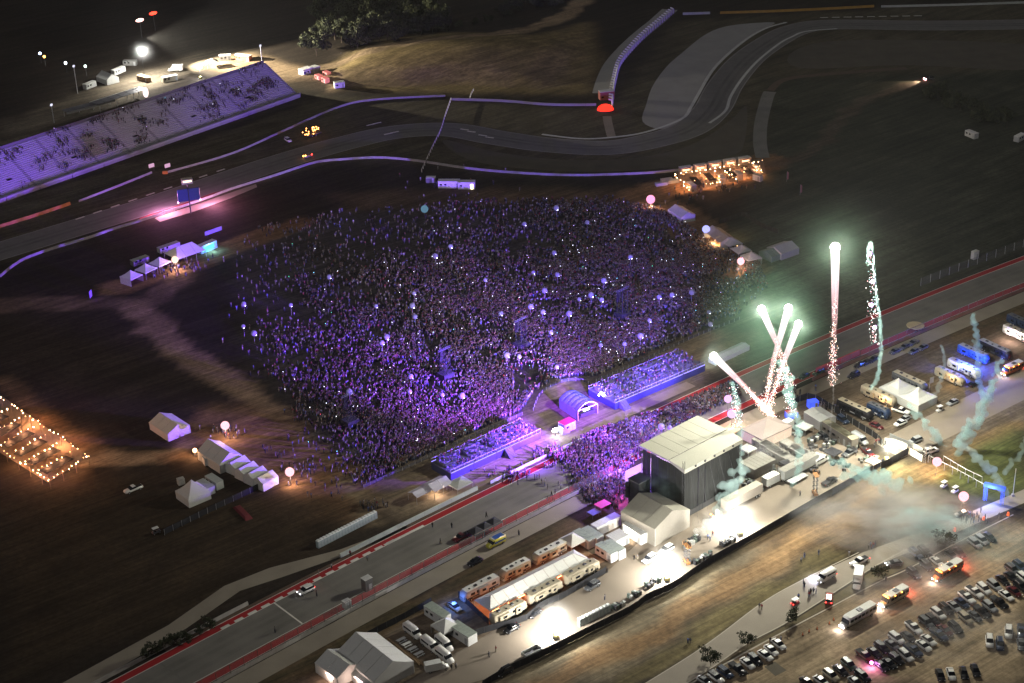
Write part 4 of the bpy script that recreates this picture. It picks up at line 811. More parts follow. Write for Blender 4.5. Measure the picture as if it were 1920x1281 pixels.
r = thing('sign_board', 'small tilted violet sign in the dark field at left', 'sign', gl(170, 552, 2), HD(170, 552, 10, -13)); MB().box((0, 0, 2.2), (2.4, .15, 2.6), mat('violet_banner')).obj('board', r)
for s in (-1, 1): MB().bar((s, .12, 0), (s, .12, 1.2), .1, STEEL).obj('post', r)
container('storage_container', 'long pale container behind the left tents', gl(316, 463, 1.2), HD(316, 463, 26, -9), 9, 2.5, 2, GREYC, GREYC)
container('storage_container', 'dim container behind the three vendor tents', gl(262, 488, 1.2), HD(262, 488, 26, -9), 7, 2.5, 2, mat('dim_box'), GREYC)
gable_tent('gable_tent', 'white gable tent with violet end wall standing alone at left', gl(318, 798, 2), HD(318, 798, 26, 17), 11, 8, 2.6, 4.6, CREAM, LIL, 3)
gable_tent('gable_tent', 'green lit gable tent at the head of the left catering row', gl(412, 853, 2.5), HD(412, 853, 22, 14), 12, 8, 3.2, 5.8, CREAM, CREAM, 3)
for i, (x, y) in enumerate(((446, 873), (463, 884), (480, 893), (498, 901))):
    gable_tent('stall_tent', ORD[i] + ' of four joined grey white gable stalls at left, from the back', gl(x, y, 1.6), HD(x, y, 20, -11), 6, 4.6, 2.6, 3.9, CREAM, CREAM, 1, group='joined gable stalls')
r = peak_tent('peak_tent', 'white steep pyramid tent in the left catering yard', gl(362, 924, 2), HD(362, 924, 26, -11), 7.5, 7.5, 2.6, 6.5, CREAM, walls=(0, 1, 2, 3), wm=CREAM)
container('storage_container', 'grey container right of the steep pyramid tent', gl(386, 914, 1.2), HD(386, 914, 20, 13), 6, 2.5, 2.5, GREYC, GREYC)
container('storage_container', 'rearmost grey container in the left catering yard', gl(402, 904, 1.2), HD(402, 904, 20, 13), 6, 2.5, 2.5, GREYC, GREYC)
container('generator', 'small pale generator cabinet behind the green lit tent', gl(389, 863, 1.2), .5, 2.5, 2, 2.4, WHITE, WHITE, 'generator', win=0)
container('generator', 'small pale box behind the steep pyramid tent', gl(339, 902, 1), .5, 2, 1.6, 1.8, GREYC, GREYC, 'generator', win=0)
car('pickup', 'white', 250, 916, -30, 12, 'white pickup parked alone in the dark left field')
car('cart', 'grey', 292, 993, 20, -8, 'small utility cart in the dark field below the catering tents', cat='cart')
r = thing('folded_tarpaulin', 'dark red tarpaulin on the ground by the left fence', 'tarpaulin', gl(455, 962), HD(455, 962, 20, 20)); MB().box((0, 0, .4), (9, 2.2, .8), mat('red_tarp', (.16, .03, .035), .8), taper=.7).obj('cover', r)
r = thing('fire_brazier', 'orange glowing heater beside the green lit tent', 'heater', gl(366, 850, 1)); MB().tube([(0, 0, 0), (0, 0, 1.6)], [.5, .35], STEEL, 8).obj('stand', r); MB().sphere((0, 0, 2), .7, glow('heater_glow', (1, .45, .2), 9), 10, 8).obj('flame', r)
light('heater_light', r, (0, -1.2, 2.4), 2500, (1, .5, .25), .3)
for lab, px, py, h in (('purple glowing top lamps', 0, 0, 0),)[:0]: pass
# right side food court
gable_tent('gable_tent', 'white gable tent near the right string light court', gl(1278, 400, 2), HD(1278, 400, 26, 16), 10, 6.5, 2.6, 4.2, CREAM, CREAM, 3)
gable_tent('bar_tent', 'orange lit long bar tent on the right side of the crowd', gl(1350, 446, 2), HD(1350, 446, 26, 19), 13, 7, 3, 4.8, mat('sand_canvas', (.55, .45, .36), .6), CREAM, 3, sides=False)
for i, (x, y) in enumerate(((1372, 457), (1390, 471), (1408, 484))): peak_tent('canopy_tent', ORD[i] + ' white peaked tent from the back in the right food row', gl(x, y, 2), HD(x, y, 26, 18), 6, 6, 2.7, 4.6, CREAM, group='white peaked tents in the right food row', walls=(2,))
gable_tent('gable_tent', 'mint white gable tent apart from the right food row', gl(1468, 467, 2), HD(1468, 467, 26, -9), 9, 8, 2.6, 4.2, CREAM, CREAM, 3)
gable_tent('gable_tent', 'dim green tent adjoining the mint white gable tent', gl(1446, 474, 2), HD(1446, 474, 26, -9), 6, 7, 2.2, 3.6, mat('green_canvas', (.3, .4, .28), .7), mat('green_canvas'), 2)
for i, (x, y) in enumerate(((1544, 322), (1502, 359))): 
    pass
for lab, px, py in (('tall feather flag left of a pair beyond the string light court', 1475, 335), ('tall feather flag right of a pair beyond the string light court', 1500, 360)):
    r = thing('feather_flag', lab, 'flag', gl(px, py + 6), .4); MB().bar((0, 0, 0), (0, 0, 4.5), .08, ALU).obj('pole', r); MB().add([(0, 0, .8), (.9, .05, 1), (.9, .05, 3.8), (.3, .02, 4.5), (0, 0, 4.5), (0, .04, .8), (.9, .09, 1), (.9, .09, 3.8), (.3, .06, 4.5), (0, .04, 4.5)], [(0, 1, 2, 3, 4), (9, 8, 7, 6, 5), (0, 5, 6, 1), (1, 6, 7, 2), (2, 7, 8, 3), (3, 8, 9, 4), (4, 9, 5, 0)], mat('flag_pink', (.5, .22, .25), .8)).obj('flag_cloth', r)
light('bar_lamp', None, P(1345, 455, 2.4), 9000, (1, .6, .25), .5).parent = None
for i, (x, y) in enumerate(((1250, 338), (1240, 345), (1262, 340))): container('skip', ORD[i] + ' pale low skip from the left beside the right court', gl(x, y, .6), HD(x, y, 20, -3), 5, 2, 1.2, GREYC, GREYC, 'skip', 'pale skips', door=False, win=0)
container('kiosk', 'white panelled kiosk at the right end of the string light court', gl(1421, 333, 1.2), HD(1421, 333, 20, 6), 4, 2, 2.4, WHITE, GREYC, 'kiosk', win=0)
# string light courts
WARM = glow('warm_bulb', (1, .55, .26), 45); BULB = MB().sphere((0, 0, 0), .13, WARM, 6, 4).mesh('bulb')
BULBS = [BULB] + [MB().sphere((0, 0, 0), .11 + .02 * k, glow('warm_bulb_%d' % k, (1, .5 + .06 * k, .22 + .06 * k), (14, 30, 70)[k]), 6, 4).mesh('bulb') for k in range(3)]
def string_run(lab, a, b, n, h, group, z=.0, pole=True):
    pa, pb = P(*a, h), P(*b, h); r = thing('string_light', lab, 'string lights', Vector((pa.x, pa.y, 0)), 0, group); o = r.location; pts = []
    for i in range(n + 1):
        t = i / n; q = pa + (pb - pa) * t; pts.append(q - o)
    mb = MB(); pm = MB().bar((0, 0, 0), (0, 0, h), .1, WOOD).mesh('pole')
    for p, q in zip(pts[:-1], pts[1:]): m_ = (p + q) / 2 - Vector((0, 0, .35)); mb.bar(p, m_, .04, BLACK); mb.bar(m_, q, .04, BLACK)
    mb.obj('cord', r)
    for i, p in enumerate(pts):
        if random.random() < .93: link('bulb', random.choice(BULBS), r, p + Vector((random.gauss(0, .25), random.gauss(0, .25), -.15 - random.random() * .35)))
    for i in range(0, n + 1, 3 if pole else 99): link('pole', pm, r, Vector((pts[i].x, pts[i].y, 0)))
    light('string_glow', r, (pts[len(pts) // 3]) - Vector((0, 0, .3)), 185 * n, (1, .42, .18), .3)
    light('string_glow', r, (pts[2 * len(pts) // 3]) - Vector((0, 0, .3)), 185 * n, (1, .42, .18), .3)
    return r
def make_table():
    r = thing('picnic_table', '', '', (0, 0, 0)); MB().box((0, 0, .74), (2.4, .8, .07), WOOD).obj('tabletop', r)
    for s in (-1, 1):
        MB().box((0, s * .75, .44), (2.4, .3, .06), WOOD).obj('bench', r); mb = MB()
        mb.bar((s * .8, -.75, 0), (s * .8, .2, .72), .1, WOOD); mb.bar((s * .8, .75, 0), (s * .8, -.2, .72), .1, WOOD); mb.obj('leg_frame', r)
    return r
def tables(a, b, n, lab, group):
    for i in range(n):
        px, py = a[0] + (b[0] - a[0]) * i / (n - 1), a[1] + (b[1] - a[1]) * i / (n - 1)
        put(proto('table', make_table), gl(px, py), HD(px, py, b[0] - a[0], b[1] - a[1]), lab, 'table', group)
LC = 'string lights of the left court'
string_run('string light run along the upper right edge of the left court', (2, 745), (165, 853), 26, 3.6, LC)
string_run('string light run along the lower right edge of the left court', (165, 853), (92, 898), 9, 3.6, LC)
string_run('string light run along the lower left edge of the left court', (-10, 835), (92, 898), 14, 3.6, LC)
court = flat('dining_court', [(-30, 760), (0, 740), (165, 856), (90, 905), (-30, 830)], .006, mat('court_sand', (.24, .17, .12), .95, .2, .3))
for i in range(6):
    a = (12 + i * 24, 772 + i * 16); b = (a[0] - 62, a[1] + 34)
    string_run('%s inner string light run of the left court from the top' % ORD[i], (a[0], a[1] - 6), (b[0], b[1] - 6), 7, 3.4, LC, pole=False)
    tables((a[0] - 8, a[1] + 4), (b[0] + 4, b[1]), 7, 'dark picnic table in the %s row of the left string light court' % ORD[i], 'picnic tables in the left court row %s' % ORD[i])
    g_ = thing('marquee_roof', '%s dark striped awning from the top over tables in the left court' % ORD[i], 'awning', gl(a[0] - 26, a[1] + 20, 2.2), HD(a[0], a[1], -62, 34)); MB().box((0, 0, 2.3), (10.5, 3.6, .08), mat('dark_awning', (.012, .01, .012), .8)).obj('canopy', g_)
    for x in (-5, 0, 5):
        for y in (-1.6, 1.6): MB().bar((x, y, 0), (x, y, 2.26), .07, STEEL).obj('post', g_)
RC_ = 'string lights of the right court'
flat('dining_court', [(1266, 320), (1430, 297), (1436, 325), (1300, 362), (1282, 350)], .006, mat('court_sand'))
string_run('string light run along the back edge of the right court', (1268, 325), (1430, 300), 18, 3.2, RC_)
string_run('string light run along the left edge of the right court', (1267, 328), (1292, 355), 6, 3.2, RC_)
for i, (a, b) in enumerate((((1283, 327), (1425, 310)), ((1318, 345), (1350, 340)), ((1360, 320), (1380, 335)), ((1410, 305), (1430, 322)), ((1300, 338), (1420, 318)))): string_run('%s inner string light run of the right court' % ORD[i], a, b, 5, 3.0, RC_, pole=False)
for i, (x, y) in enumerate(((1305, 340), (1330, 332), (1370, 325), (1400, 320))):
    g_ = thing('awning', '%s dark awning from the left in the right string light court' % ORD[i], 'awning', gl(x, y, 2.2), HD(x, y, 20, 22)); MB().box((0, 0, 2.4), (9, 3, .08), mat('dark_awning')).obj('canopy', g_)
    for xx in (-4.2, 4.2):
        for yy in (-1.3, 1.3): MB().bar((xx, yy, 0), (xx, yy, 2.36), .07, STEEL).obj('post', g_)
    tables((x - 6, y - 5), (x + 8, y + 9), 4, 'picnic table under the %s awning of the right court' % ORD[i], 'tables under awning %s' % ORD[i])
for i, (x, y, hx, hy) in enumerate(((1285, 318, 20, -3), (1312, 314, 20, -3), (1340, 309, 20, -3), (1368, 305, 20, -3), (1396, 301, 20, -3), (1296, 350, 14, 10), (1352, 336, 10, 10), (1384, 329, 10, 10), (1418, 318, 10, 10))):
    t_ = container('food_truck', ORD[i] + ' food truck with added glow hatch around the right string light court', gl(x, y, 1.3), HD(x, y, hx, hy), 5.2, 2.3, 2.6, mat('truck_tan', (.42, .34, .27), .6), CREAM, 'food truck', 'added food trucks of the right court', win=0); MB().box((0, -1.2, 1.6), (3.4, .08, .9), glow('added_hatch_glow', (1, .6, .32), 3)).obj('glow_hatch', t_); MB().box((0, -1.7, 2.35), (3.6, 1.0, .06), mat('orange_banner', (.48, .2, .05))).obj('awning', t_)  # trucks with glowing hatches, added to give the court more warm glow
# light balloons
PK = (1, .5, .56)
for lab, px, py, c_, e, rr in (('pink white light balloon on the path right of the lone gable tent', 422, 798, PK, 42, 1.35), ('pink white light balloon by the end of the left catering stalls', 543, 885, PK, 42, 1.35), ('pale orange light balloon in front of the left bar tent', 328, 487, (1, .66, .52), 42, 1.3), ('pink light balloon above the crowd near the right court', 1220, 374, (1, .36, .62), 26, 1.75), ('pink white light balloon at the end of the right food row', 1389, 490, PK, 42, 1.35), ('pink light balloon over the entrance lane', 1757, 866, PK, 46, 1.35), ('pink light balloon below the truss lane near the blue gate', 1807, 931, PK, 46, 1.4), ('violet light balloon beside the firework smoke, upper of two', 1365, 748, (.85, .5, 1), 22, 1.2), ('violet light balloon beside the firework smoke, lower of two', 1372, 776, (.85, .5, 1), 26, 1.35)):
    balloon(lab, px, py, c_, 1.75 if e > 30 else 1.5, rr, power=2600 if e > 24 else 1200, lcol=(1, .62, .42) if e > 24 else (.7, .4, 1))
balloon('soft cyan unlit balloon above the upper crowd', 796, 392, (.2, .42, .6), .5, 1.5, 6); balloon('blue white balloon by the orange bar tent', 1324, 430, (.4, .4, 1), 1.6, 1.5, 4)
# ================================================================== crowd balloons
def make_lb(s, m):
    r = thing('crowd_balloon', '', '', (0, 0, 0)); MB().sphere((0, 0, 5.2), s, m, 16, 12).obj('envelope', r, True)
    MB().sphere((s * .35, -s * .5, 5.2 - s * .62), s * .26, glow('led_core', (.82, .85, 1), 12), 8, 6).obj('lamp', r); MB().bar((0, 0, 1.2), (0, 0, 5.2 - s), .03, WHITE).obj('tether', r); return r
BM = mat('balloon_skin', (.3, .3, .38), .5, .05, trans=.35, emit=(.4, .4, .9), estr=.05)
BL = [(457, 570), (456, 612), (476, 625), (545, 572), (617, 519), (705, 574), (716, 643), (770, 706), (776, 550), (778, 594), (773, 573), (816, 480), (845, 462), (910, 525), (939, 588), (983, 420), (1000, 511), (1021, 545), (1018, 585), (1043, 390), (1044, 688), (1039, 474), (1045, 515), (1086, 561), (1108, 553), (1128, 562), (1132, 526), (1033, 623), (1067, 588), (1101, 417), (1126, 647), (1171, 645), (1201, 630), (1218, 601), (1236, 557), (1260, 553), (1297, 548), (1332, 608), (1329, 585), (995, 575), (829, 740), (866, 742), (768, 734), (973, 668), (950, 666), (1182, 482), (1240, 800), (655, 735), (725, 632), (1256, 802)]
BN = ('along the far crowd edge', 'in the upper crowd', 'in the middle crowd', 'in the lower crowd'); BK = {}
for i, (x, y) in enumerate(sorted(BL)):
    bk = 0 if y < 520 else 1 if y < 570 else 2 if y < 630 else 3; BK[bk] = BK.get(bk, -1) + 1
    s = 1.05 + .35 * ((i * 37) % 10) / 10
    o = proto(('lb', i % 3), lambda: make_lb(.72 + .16 * (i % 3), BM)); put(o, gl(x, y, 5.2), (i * 2.4) % 6.28 * .2, 'white lamp balloon, %s from the left of those %s' % (ORD[BK[bk]], BN[bk]), 'balloon', 'white lamp balloons over the crowd')
# ================================================================== crowd infrastructure
def delay_tower(lab, px, py, rz, h=11, bar=True):
    r = thing('delay_tower', lab, 'speaker tower', gl(px, py), rz); mb = MB(); tr = mat('tower_steel', (.025, .025, .03), .5, metal=.3)
    for x in (-1.3, 1.3):
        for y in (-1.3, 1.3): mb.bar((x, y, 0), (x, y, h), .12, tr)
    for k in range(int(h / 2)):
        z = k * 2
        for (x0, y0), (x1, y1) in (((-1.3, -1.3), (1.3, -1.3)), ((1.3, -1.3), (1.3, 1.3)), ((1.3, 1.3), (-1.3, 1.3)), ((-1.3, 1.3), (-1.3, -1.3))): mb.bar((x0, y0, z), (x1, y1, z + 2), .08, tr); mb.bar((x0, y0, z + 2), (x1, y1, z + 2), .08, tr)
    mb.obj('scaffold', r); sp = MB().box((0, 0, 0), (1.3, .9, .48), BLACK, taper=.9).mesh('speaker')
    for k in range(9): link('speaker', sp, r, (0, 1.7 + .03 * k * k * .3, h - .6 - k * .52))
    MB().box((0, 0, 1.3), (4.6, 4.2, 2.6), mat('tower_tarp', (.02, .02, .024), .8), taper=.96).obj('base_cover', r); MB().box((0, 0, 2.66), (4.2, 3.8, .1), mat('tarp_top', (.06, .06, .07), .8)).obj('cover_roof', r)
    if bar: truss(MB(), (-2.6, 0, h + .3), (2.6, 0, h + .3), .5, mat('bar_alu', (.12, .12, .15), .4), 6).obj('top_truss', r)
    return r
for lab, px, py in (('black delay speaker tower with bright top truss at the left crowd edge', 657, 800), ('delay speaker tower in the middle left of the crowd', 836, 712), ('delay speaker tower in the middle of the crowd', 978, 655), ('grey delay speaker tower at the right side of the crowd', 1167, 598)):
    delay_tower(lab, px, py, HD(px, py, 20, -9))
BLUE = glow('blue_led', (.3, .25, 1), 3.2); DECK = mat('deck_grey', (.11, .11, .14), .7, .1); SKIRT = mat('navy_skirt', (.03, .035, .1), .7, .1)
def riser(lab, q, h, bays, stairs):
    w = [P(x, y, h) for x, y in q]; o = Vector((w[1].x, w[1].y, 0)); ex = w[2] - w[1]; L = ex.length; rz = math.atan2(ex.y, ex.x); dp = abs((w[0] - w[1]).dot(Vector((-math.sin(rz), math.cos(rz), 0))))
    r = thing('viewing_deck', lab, 'viewing deck', o, rz); MB().box((L / 2, dp / 2, h - .1), (L, dp, .2), DECK).obj('deck', r)
    for i in range(bays):
        x0 = L * i / bays
        MB().box((x0 + L / bays / 2, .06, h / 2 - .1), (L / bays - .06, .12, h - .2), SKIRT).obj('skirt_panel', r); MB().box((x0 + L / bays / 2, dp - .06, h / 2 - .1), (L / bays - .06, .12, h - .2), SKIRT).obj('skirt_panel', r)
        for k in range(3): MB().box((x0 + L / bays / 2, dp * (.42 + .19 * k), h + .2 + .22 * k), (L / bays - 2.2, dp * .16, .4 + .44 * k), DECK).obj('step_tier', r)
        MB().box((x0 + L / bays / 2, dp + .03, h + .02), (L / bays - .3, .1, .12), BLUE).obj('led_strip', r)
        led = MB().box((x0 + L / bays / 2, -.03, h + .02), (L / bays - .5, .12, .14), BLUE).obj('led_strip', r)
        light('deck_glow', led, (x0 + L / bays / 2, dp * .3, h + 2.6), 700, (.2, .1, 1), .5); light('deck_glow', led, (x0 + L / bays / 2, -1.6, h - .3), 160, (.12, .1, 1), .4)
        mb = MB()
        for k in range(6):
            x = x0 + L / bays * k / 5
            for y in (.05, dp - .05): mb.bar((x, y, h), (x, y, h + 1.1), .06, ALU)
        for y in (.05, dp - .05): mb.bar((x0, y, h + 1.1), (x0 + L / bays, y, h + 1.1), .08, mat('lilac_rail', (.5, .5, .7), .4))
        mb.obj('railing', r)
    for s in (0, L): MB().box((s, dp / 2, h / 2 - .1), (.12, dp - .1, h - .2), SKIRT).obj('skirt_panel', r)
    for x, s in stairs:
        mb = MB()
        for k in range(8): mb.box((x, -.3 - k * .32 if s == 0 else 0, (h - k * h / 8) / 2), (2.6, .32, h - k * h / 8), DECK)
        mb.obj('stair', r)
    return r, rz, L, dp
RZ1 = riser('long blue lit viewing deck left of the arched mixing tent', [(816, 863), (845, 888), (1014, 810), (985, 788)], 2.4, 4, ((22, 0),))
RZ2 = riser('blue lit viewing deck right of the arched mixing tent', [(1112, 726), (1153, 756), (1322, 684), (1277, 654)], 2.4, 4, ((3, 0),))
for lab, px, py, pw in (('dazzling white stair lamp at the right end of the left viewing deck', 1041, 808, 7000), ('dazzling white stair lamp at the left end of the right viewing deck', 1127, 741, 7000)):
    r = thing('flood_lamp', lab, 'lamp', gl(px, py, 1.8), .6); MB().sphere((0, 0, 2), .75, glow('stair_lamp', (.75, .8, 1), 60), 12, 8, (1.5, .8, .8)).obj('lamp', r); MB().bar((0, 0, 0), (0, 0, 1.4), .14, STEEL).obj('stand', r); light('stair_light', r, (0, -1.4, 2.6), pw * .22, (.5, .55, 1), .4)
    mb = MB(); [mb.box((2.2 + .4 * k, 0, (2.6 - k * .33) / 2), (.4, 2.4, 2.6 - k * .33), ALU) for k in range(7)]; mb.obj('stair', r)
# arched front of house tent
a0, a1 = P(1066, 758), P(1103, 782); arz = math.atan2(a1.y - a0.y, a1.x - a0.x); fo = (a0 + a1) / 2
r = thing('mixing_tent', 'purple lit arched barrel roof mixing tent between the viewing decks', 'tent', Vector((fo.x, fo.y, 0)), arz); Lr = (a1 - a0).length * .95; Wr = 7.6; AR = mat('arch_canvas', (.11, .12, .3), .6, .05)
for k in range(5):
    x0, x1 = -Lr / 2 + Lr * k / 5 + .03, -Lr / 2 + Lr * (k + 1) / 5 - .03; mb = MB(); vs = []; n_ = 10
    for i in range(n_ + 1):
        t = i / n_; y = (t - .5) * Wr; z = 3.3 + 1.8 * (1 - (2 * t - 1) ** 2); b2 = .18 * (1 if True else 0); vs += [(x0, y, z), ((x0 + x1) / 2, y, z + b2), (x1, y, z)]
    fs = []
    for i in range(n_):
        for j in range(2): fs.append((3 * i + j, 3 * i + j + 1, 3 * i + j + 4, 3 * i + j + 3))
    mb.add(vs, fs, AR).obj('roof_panel', r, True)
    for s in (-1, 1): MB().box(((x0 + x1) / 2, s * Wr / 2, 1.65), (Lr / 5 - .06, .1, 3.3), mat('arch_wall', (.2, .2, .26), .7)).obj('side_wall', r)
mb = MB(); x = Lr / 2 + .1
for i in range(10): t, u = i / 10, (i + 1) / 10; mb.bar((x, (t - .5) * Wr, 3.3 + 1.8 * (1 - (2 * t - 1) ** 2)), (x, (u - .5) * Wr, 3.3 + 1.8 * (1 - (2 * u - 1) ** 2)), .3, ALU)
mb.bar((x, -Wr / 2, 3.3), (x, Wr / 2, 3.3), .25, ALU); mb.obj('front_arch', r)
for s in (-1, 1): MB().bar((x, s * Wr / 2, 0), (x, s * Wr / 2, 3.3), .3, ALU).obj('front_post', r)
MB().box((x - .4, 0, 1.1), (.8, Wr - 2, 1.2), STEEL).obj('mixing_desk', r); MB().box((x - .3, -.3, 2.4), (.2, 2.4, .3), glow('desk_lamp', (.8, .8, 1), 8)).obj('desk_lamp', r)
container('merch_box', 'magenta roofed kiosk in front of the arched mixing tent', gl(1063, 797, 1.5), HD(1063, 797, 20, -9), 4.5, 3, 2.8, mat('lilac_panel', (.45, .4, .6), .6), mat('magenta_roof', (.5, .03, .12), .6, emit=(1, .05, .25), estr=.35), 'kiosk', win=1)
fence('crowd_barrier', 'low silver crowd barrier around the arched mixing tent island', [(1000, 770), (1012, 742), (1040, 722), (1072, 714), (1100, 718), (1112, 732)], 1.1, 2.4, ALU, mat('barrier_mesh', (.1, .1, .11), .7, alpha=.3))
fence('crowd_barrier', 'crowd barrier along the front of the main crowd at lower left', [(682, 915), (760, 880), (860, 832), (980, 778)], 1.1, 2.4, ALU, mat('barrier_mesh'))
fence('crowd_barrier', 'crowd barrier along the right front of the main crowd', [(1118, 716), (1200, 680), (1300, 634), (1390, 598)], 1.1, 2.4, ALU, mat('barrier_mesh'))
for i, (x, y, s) in enumerate(((1345, 668, 5), (1365, 659, 5), (1386, 649, 6.5))): gable_tent('side_deck_tent', ORD[i] + ' pale flat canopy from the left beyond the right viewing deck', gl(x, y, 2), HD(x, y, 20, -9), s, 3.4, 1.7, 2.2, GREYC, GREYC, 2, group='pale canopies beyond the right deck')
gable_tent('service_tent', 'white lilac gable canopy beside the lower left straight', gl(820, 911, 2), HD(820, 911, 24, -12), 7, 5.5, 2.7, 4, LIL, CREAM, 2, ends=False, sides=False)
gable_tent('service_tent', 'smaller pale canopy left of the white lilac canopy', gl(793, 922, 1.8), HD(793, 922, 24, -12), 8, 4, 2.4, 3.2, LIL, CREAM, 2, ends=False, sides=False)
peak_tent('service_tent', 'grey blue canopy right of the white lilac canopy', gl(862, 908, 2), HD(862, 908, 24, -12), 6, 5, 2.6, 3.4, GREYC)
light('service_lamp', None, P(818, 918, 2), 1200, (1, .75, .55), .3)
for i, (x, y) in enumerate(((892, 996), (909, 987), (926, 979))): peak_tent('black_canopy', ['left', 'middle', 'right'][i] + ' of three joined black canopies on the straight', gl(x, y, 2.2), HD(x, y, 24, -12.5), 3.6, 3.6, 2.4, 3.5, mat('charcoal_cloth', (.035, .035, .04), .8), group='black canopies on the straight')
# ================================================================== main stage
q = [P(1214, 838, 16), P(1283, 882, 16), P(1388, 826, 16), P(1322, 786, 16)]; q = [Vector((p.x, p.y, 0)) for p in q]
ex = (q[2] - q[1]); SL = ex.length; srz = math.atan2(ex.y, ex.x); SD = abs((q[0] - q[1]).dot(Vector((-math.sin(srz), math.cos(srz), 0)))); SO = q[1]
st = thing('main_stage', 'tall black walled main stage with pale flat roof', 'stage', SO, srz); H_ = 16.0; CUR = mat('black_drape', (.022, .023, .022), .85, .25, .4, bump=.4); RF = mat('roof_membrane', (.4, .39, .32), .6, .05, .2)
nb = 8
def drape(w, h):                      # a hanging cloth with vertical folds
    n_ = 14; vs, fs = [], []; ph = random.uniform(0, 6)
    for i in range(n_ + 1):
        x = w * i / n_; y = .16 * math.sin(i * 1.9 + ph) + .08 * math.sin(i * 4.3 + ph)
        for j in range(4): vs.append((x + random.gauss(0, .02), y * (1.25 - .35 * j / 3) + random.gauss(0, .03), h * j / 3))
    for i in range(n_): fs += [(i * 4 + j, i * 4 + 4 + j, i * 4 + 5 + j, i * 4 + 1 + j) for j in range(3)]
    return MB().add(vs, fs, CUR)
for i in range(nb):
    drape(SL / nb - .04, H_).obj('rear_drape', st, True, loc=(SL * i / nb, .15, 0))
for i in range(5):
    for x in (.15, SL - .15): drape(SD / 5 - .04, H_).obj('side_drape', st, True, loc=(x, SD * i / 5, 0), rz=R(90))
c1 = SD * .33
MB().add([(-.5, -.6, H_ + .5), (SL + .5, -.6, H_ + .5), (SL + .5, c1, H_ + 1.3), (-.5, c1, H_ + 1.3), (-.5, -.6, H_ - .7), (SL + .5, -.6, H_ - .7), (SL + .5, c1, H_ + .7), (-.5, c1, H_ + .7)], [(0, 1, 2, 3), (4, 7, 6, 5), (0, 4, 5, 1), (1, 5, 6, 2), (3, 2, 6, 7), (0, 3, 7, 4)], RF).obj('roof_slope', st)
MB().box((SL / 2, (c1 + SD + .8) / 2, H_ + 1.05), (SL + 1, SD + .8 - c1, .5), RF).obj('roof_deck', st)
for k in range(1, 6): MB().bar((SL * k / 6, c1 + .1, H_ + 1.31), (SL * k / 6, SD + .8, H_ + 1.31), .05, mat('roof_webbing', (.28, .28, .24), .7)).obj('roof_strap', st); MB().box((SL * k / 6, -.75, H_ + .1), (.5, .3, .6), STEEL).obj('roof_motor', st)
for k in range(6): MB().bar((SL * (k + .5) / 6, -.3, H_ - .4), (SL * (k + .5) / 6 + (k - 2.5) * .6, -5.5, 0), .05, STEEL).obj('guy_cable', st)
MB().bar((-.5, c1, H_ + 1.34), (SL + .5, c1, H_ + 1.34), .12, STEEL).obj('roof_seam', st)
for x in (0, SL):
    for y in (.2, SD - .2): truss(MB(), (x, y, 0), (x, y, H_ + (2.6 if y < 1 and x == 0 else .8)), .6, STEEL, 8).obj('tower_truss', st)
truss(MB(), (-.6, SD + 1.0, H_ + .5), (SL + .6, SD + 1.0, H_ + .5), .8, STEEL, 12).obj('front_truss', st)
MB().box((SL / 2, SD / 2 + 1, .9), (SL, SD + 2, 1.8), mat('stage_floor', (.05, .05, .05), .6)).obj('stage_floor', st)
wl = st
for i, (x0, hh, wd) in enumerate(((-6.2, 9.5, 4.6), (SL + 2.0, 9, 4.6))):
    w_ = thing('speaker_wing', ['left', 'right'][i] + ' black draped speaker wing beside the main stage', 'speaker tower', SO + Matrix.Rotation(srz, 3, 'Z') @ Vector((x0 + 2, SD - 3, 0)), srz)
    for k in range(3): MB().box((-wd / 2 + wd * (k + .5) / 3, -2, hh / 2), (wd / 3 - .03, .2, hh), CUR).obj('drape', w_)
    for s in (-1, 1): MB().box((s * wd / 2, 0, hh / 2), (.2, 4, hh), CUR).obj('side_drape', w_)
    MB().box((0, 0, hh + .1), (wd + .4, 4.4, .25), mat('wing_roof', (.1, .1, .1), .7)).obj('roof', w_)
    for k in range(8): MB().box((-wd / 2 - .6 + (0 if i == 0 else wd + 1.2), 1.8, hh - 1 - k * .6), (1.1, .9, .55), BLACK, taper=.92).obj('speaker', w_)
    truss(MB(), (-wd / 2, 2.1, 0), (-wd / 2, 2.1, hh), .4, ALU, 6).obj('truss_leg', w_)
gable_tent('stage_shed', 'large beige gable shed tent at the left rear of the main stage', gl(1229, 955, 6), srz - R(90), 13, 14, 5.6, 8.6, mat('beige_canvas', (.3, .285, .23), .6, .06), mat('beige_wall', (.3, .275, .23), .65, .06), 3)
peak_tent('inflatable_lounge', 'glowing pale inflatable lounge tent right of the main stage', gl(1437, 806, 2.5), HD(1437, 806, 26, -12), 13, 9, 3.4, 6.4, mat('lounge_skin', (.45, .38, .34), .5, .05, trans=.4), walls=(0, 1, 2, 3), wm=mat('lounge_wall', (.7, .6, .52), .6, emit=(1, .7, .5), estr=.35))
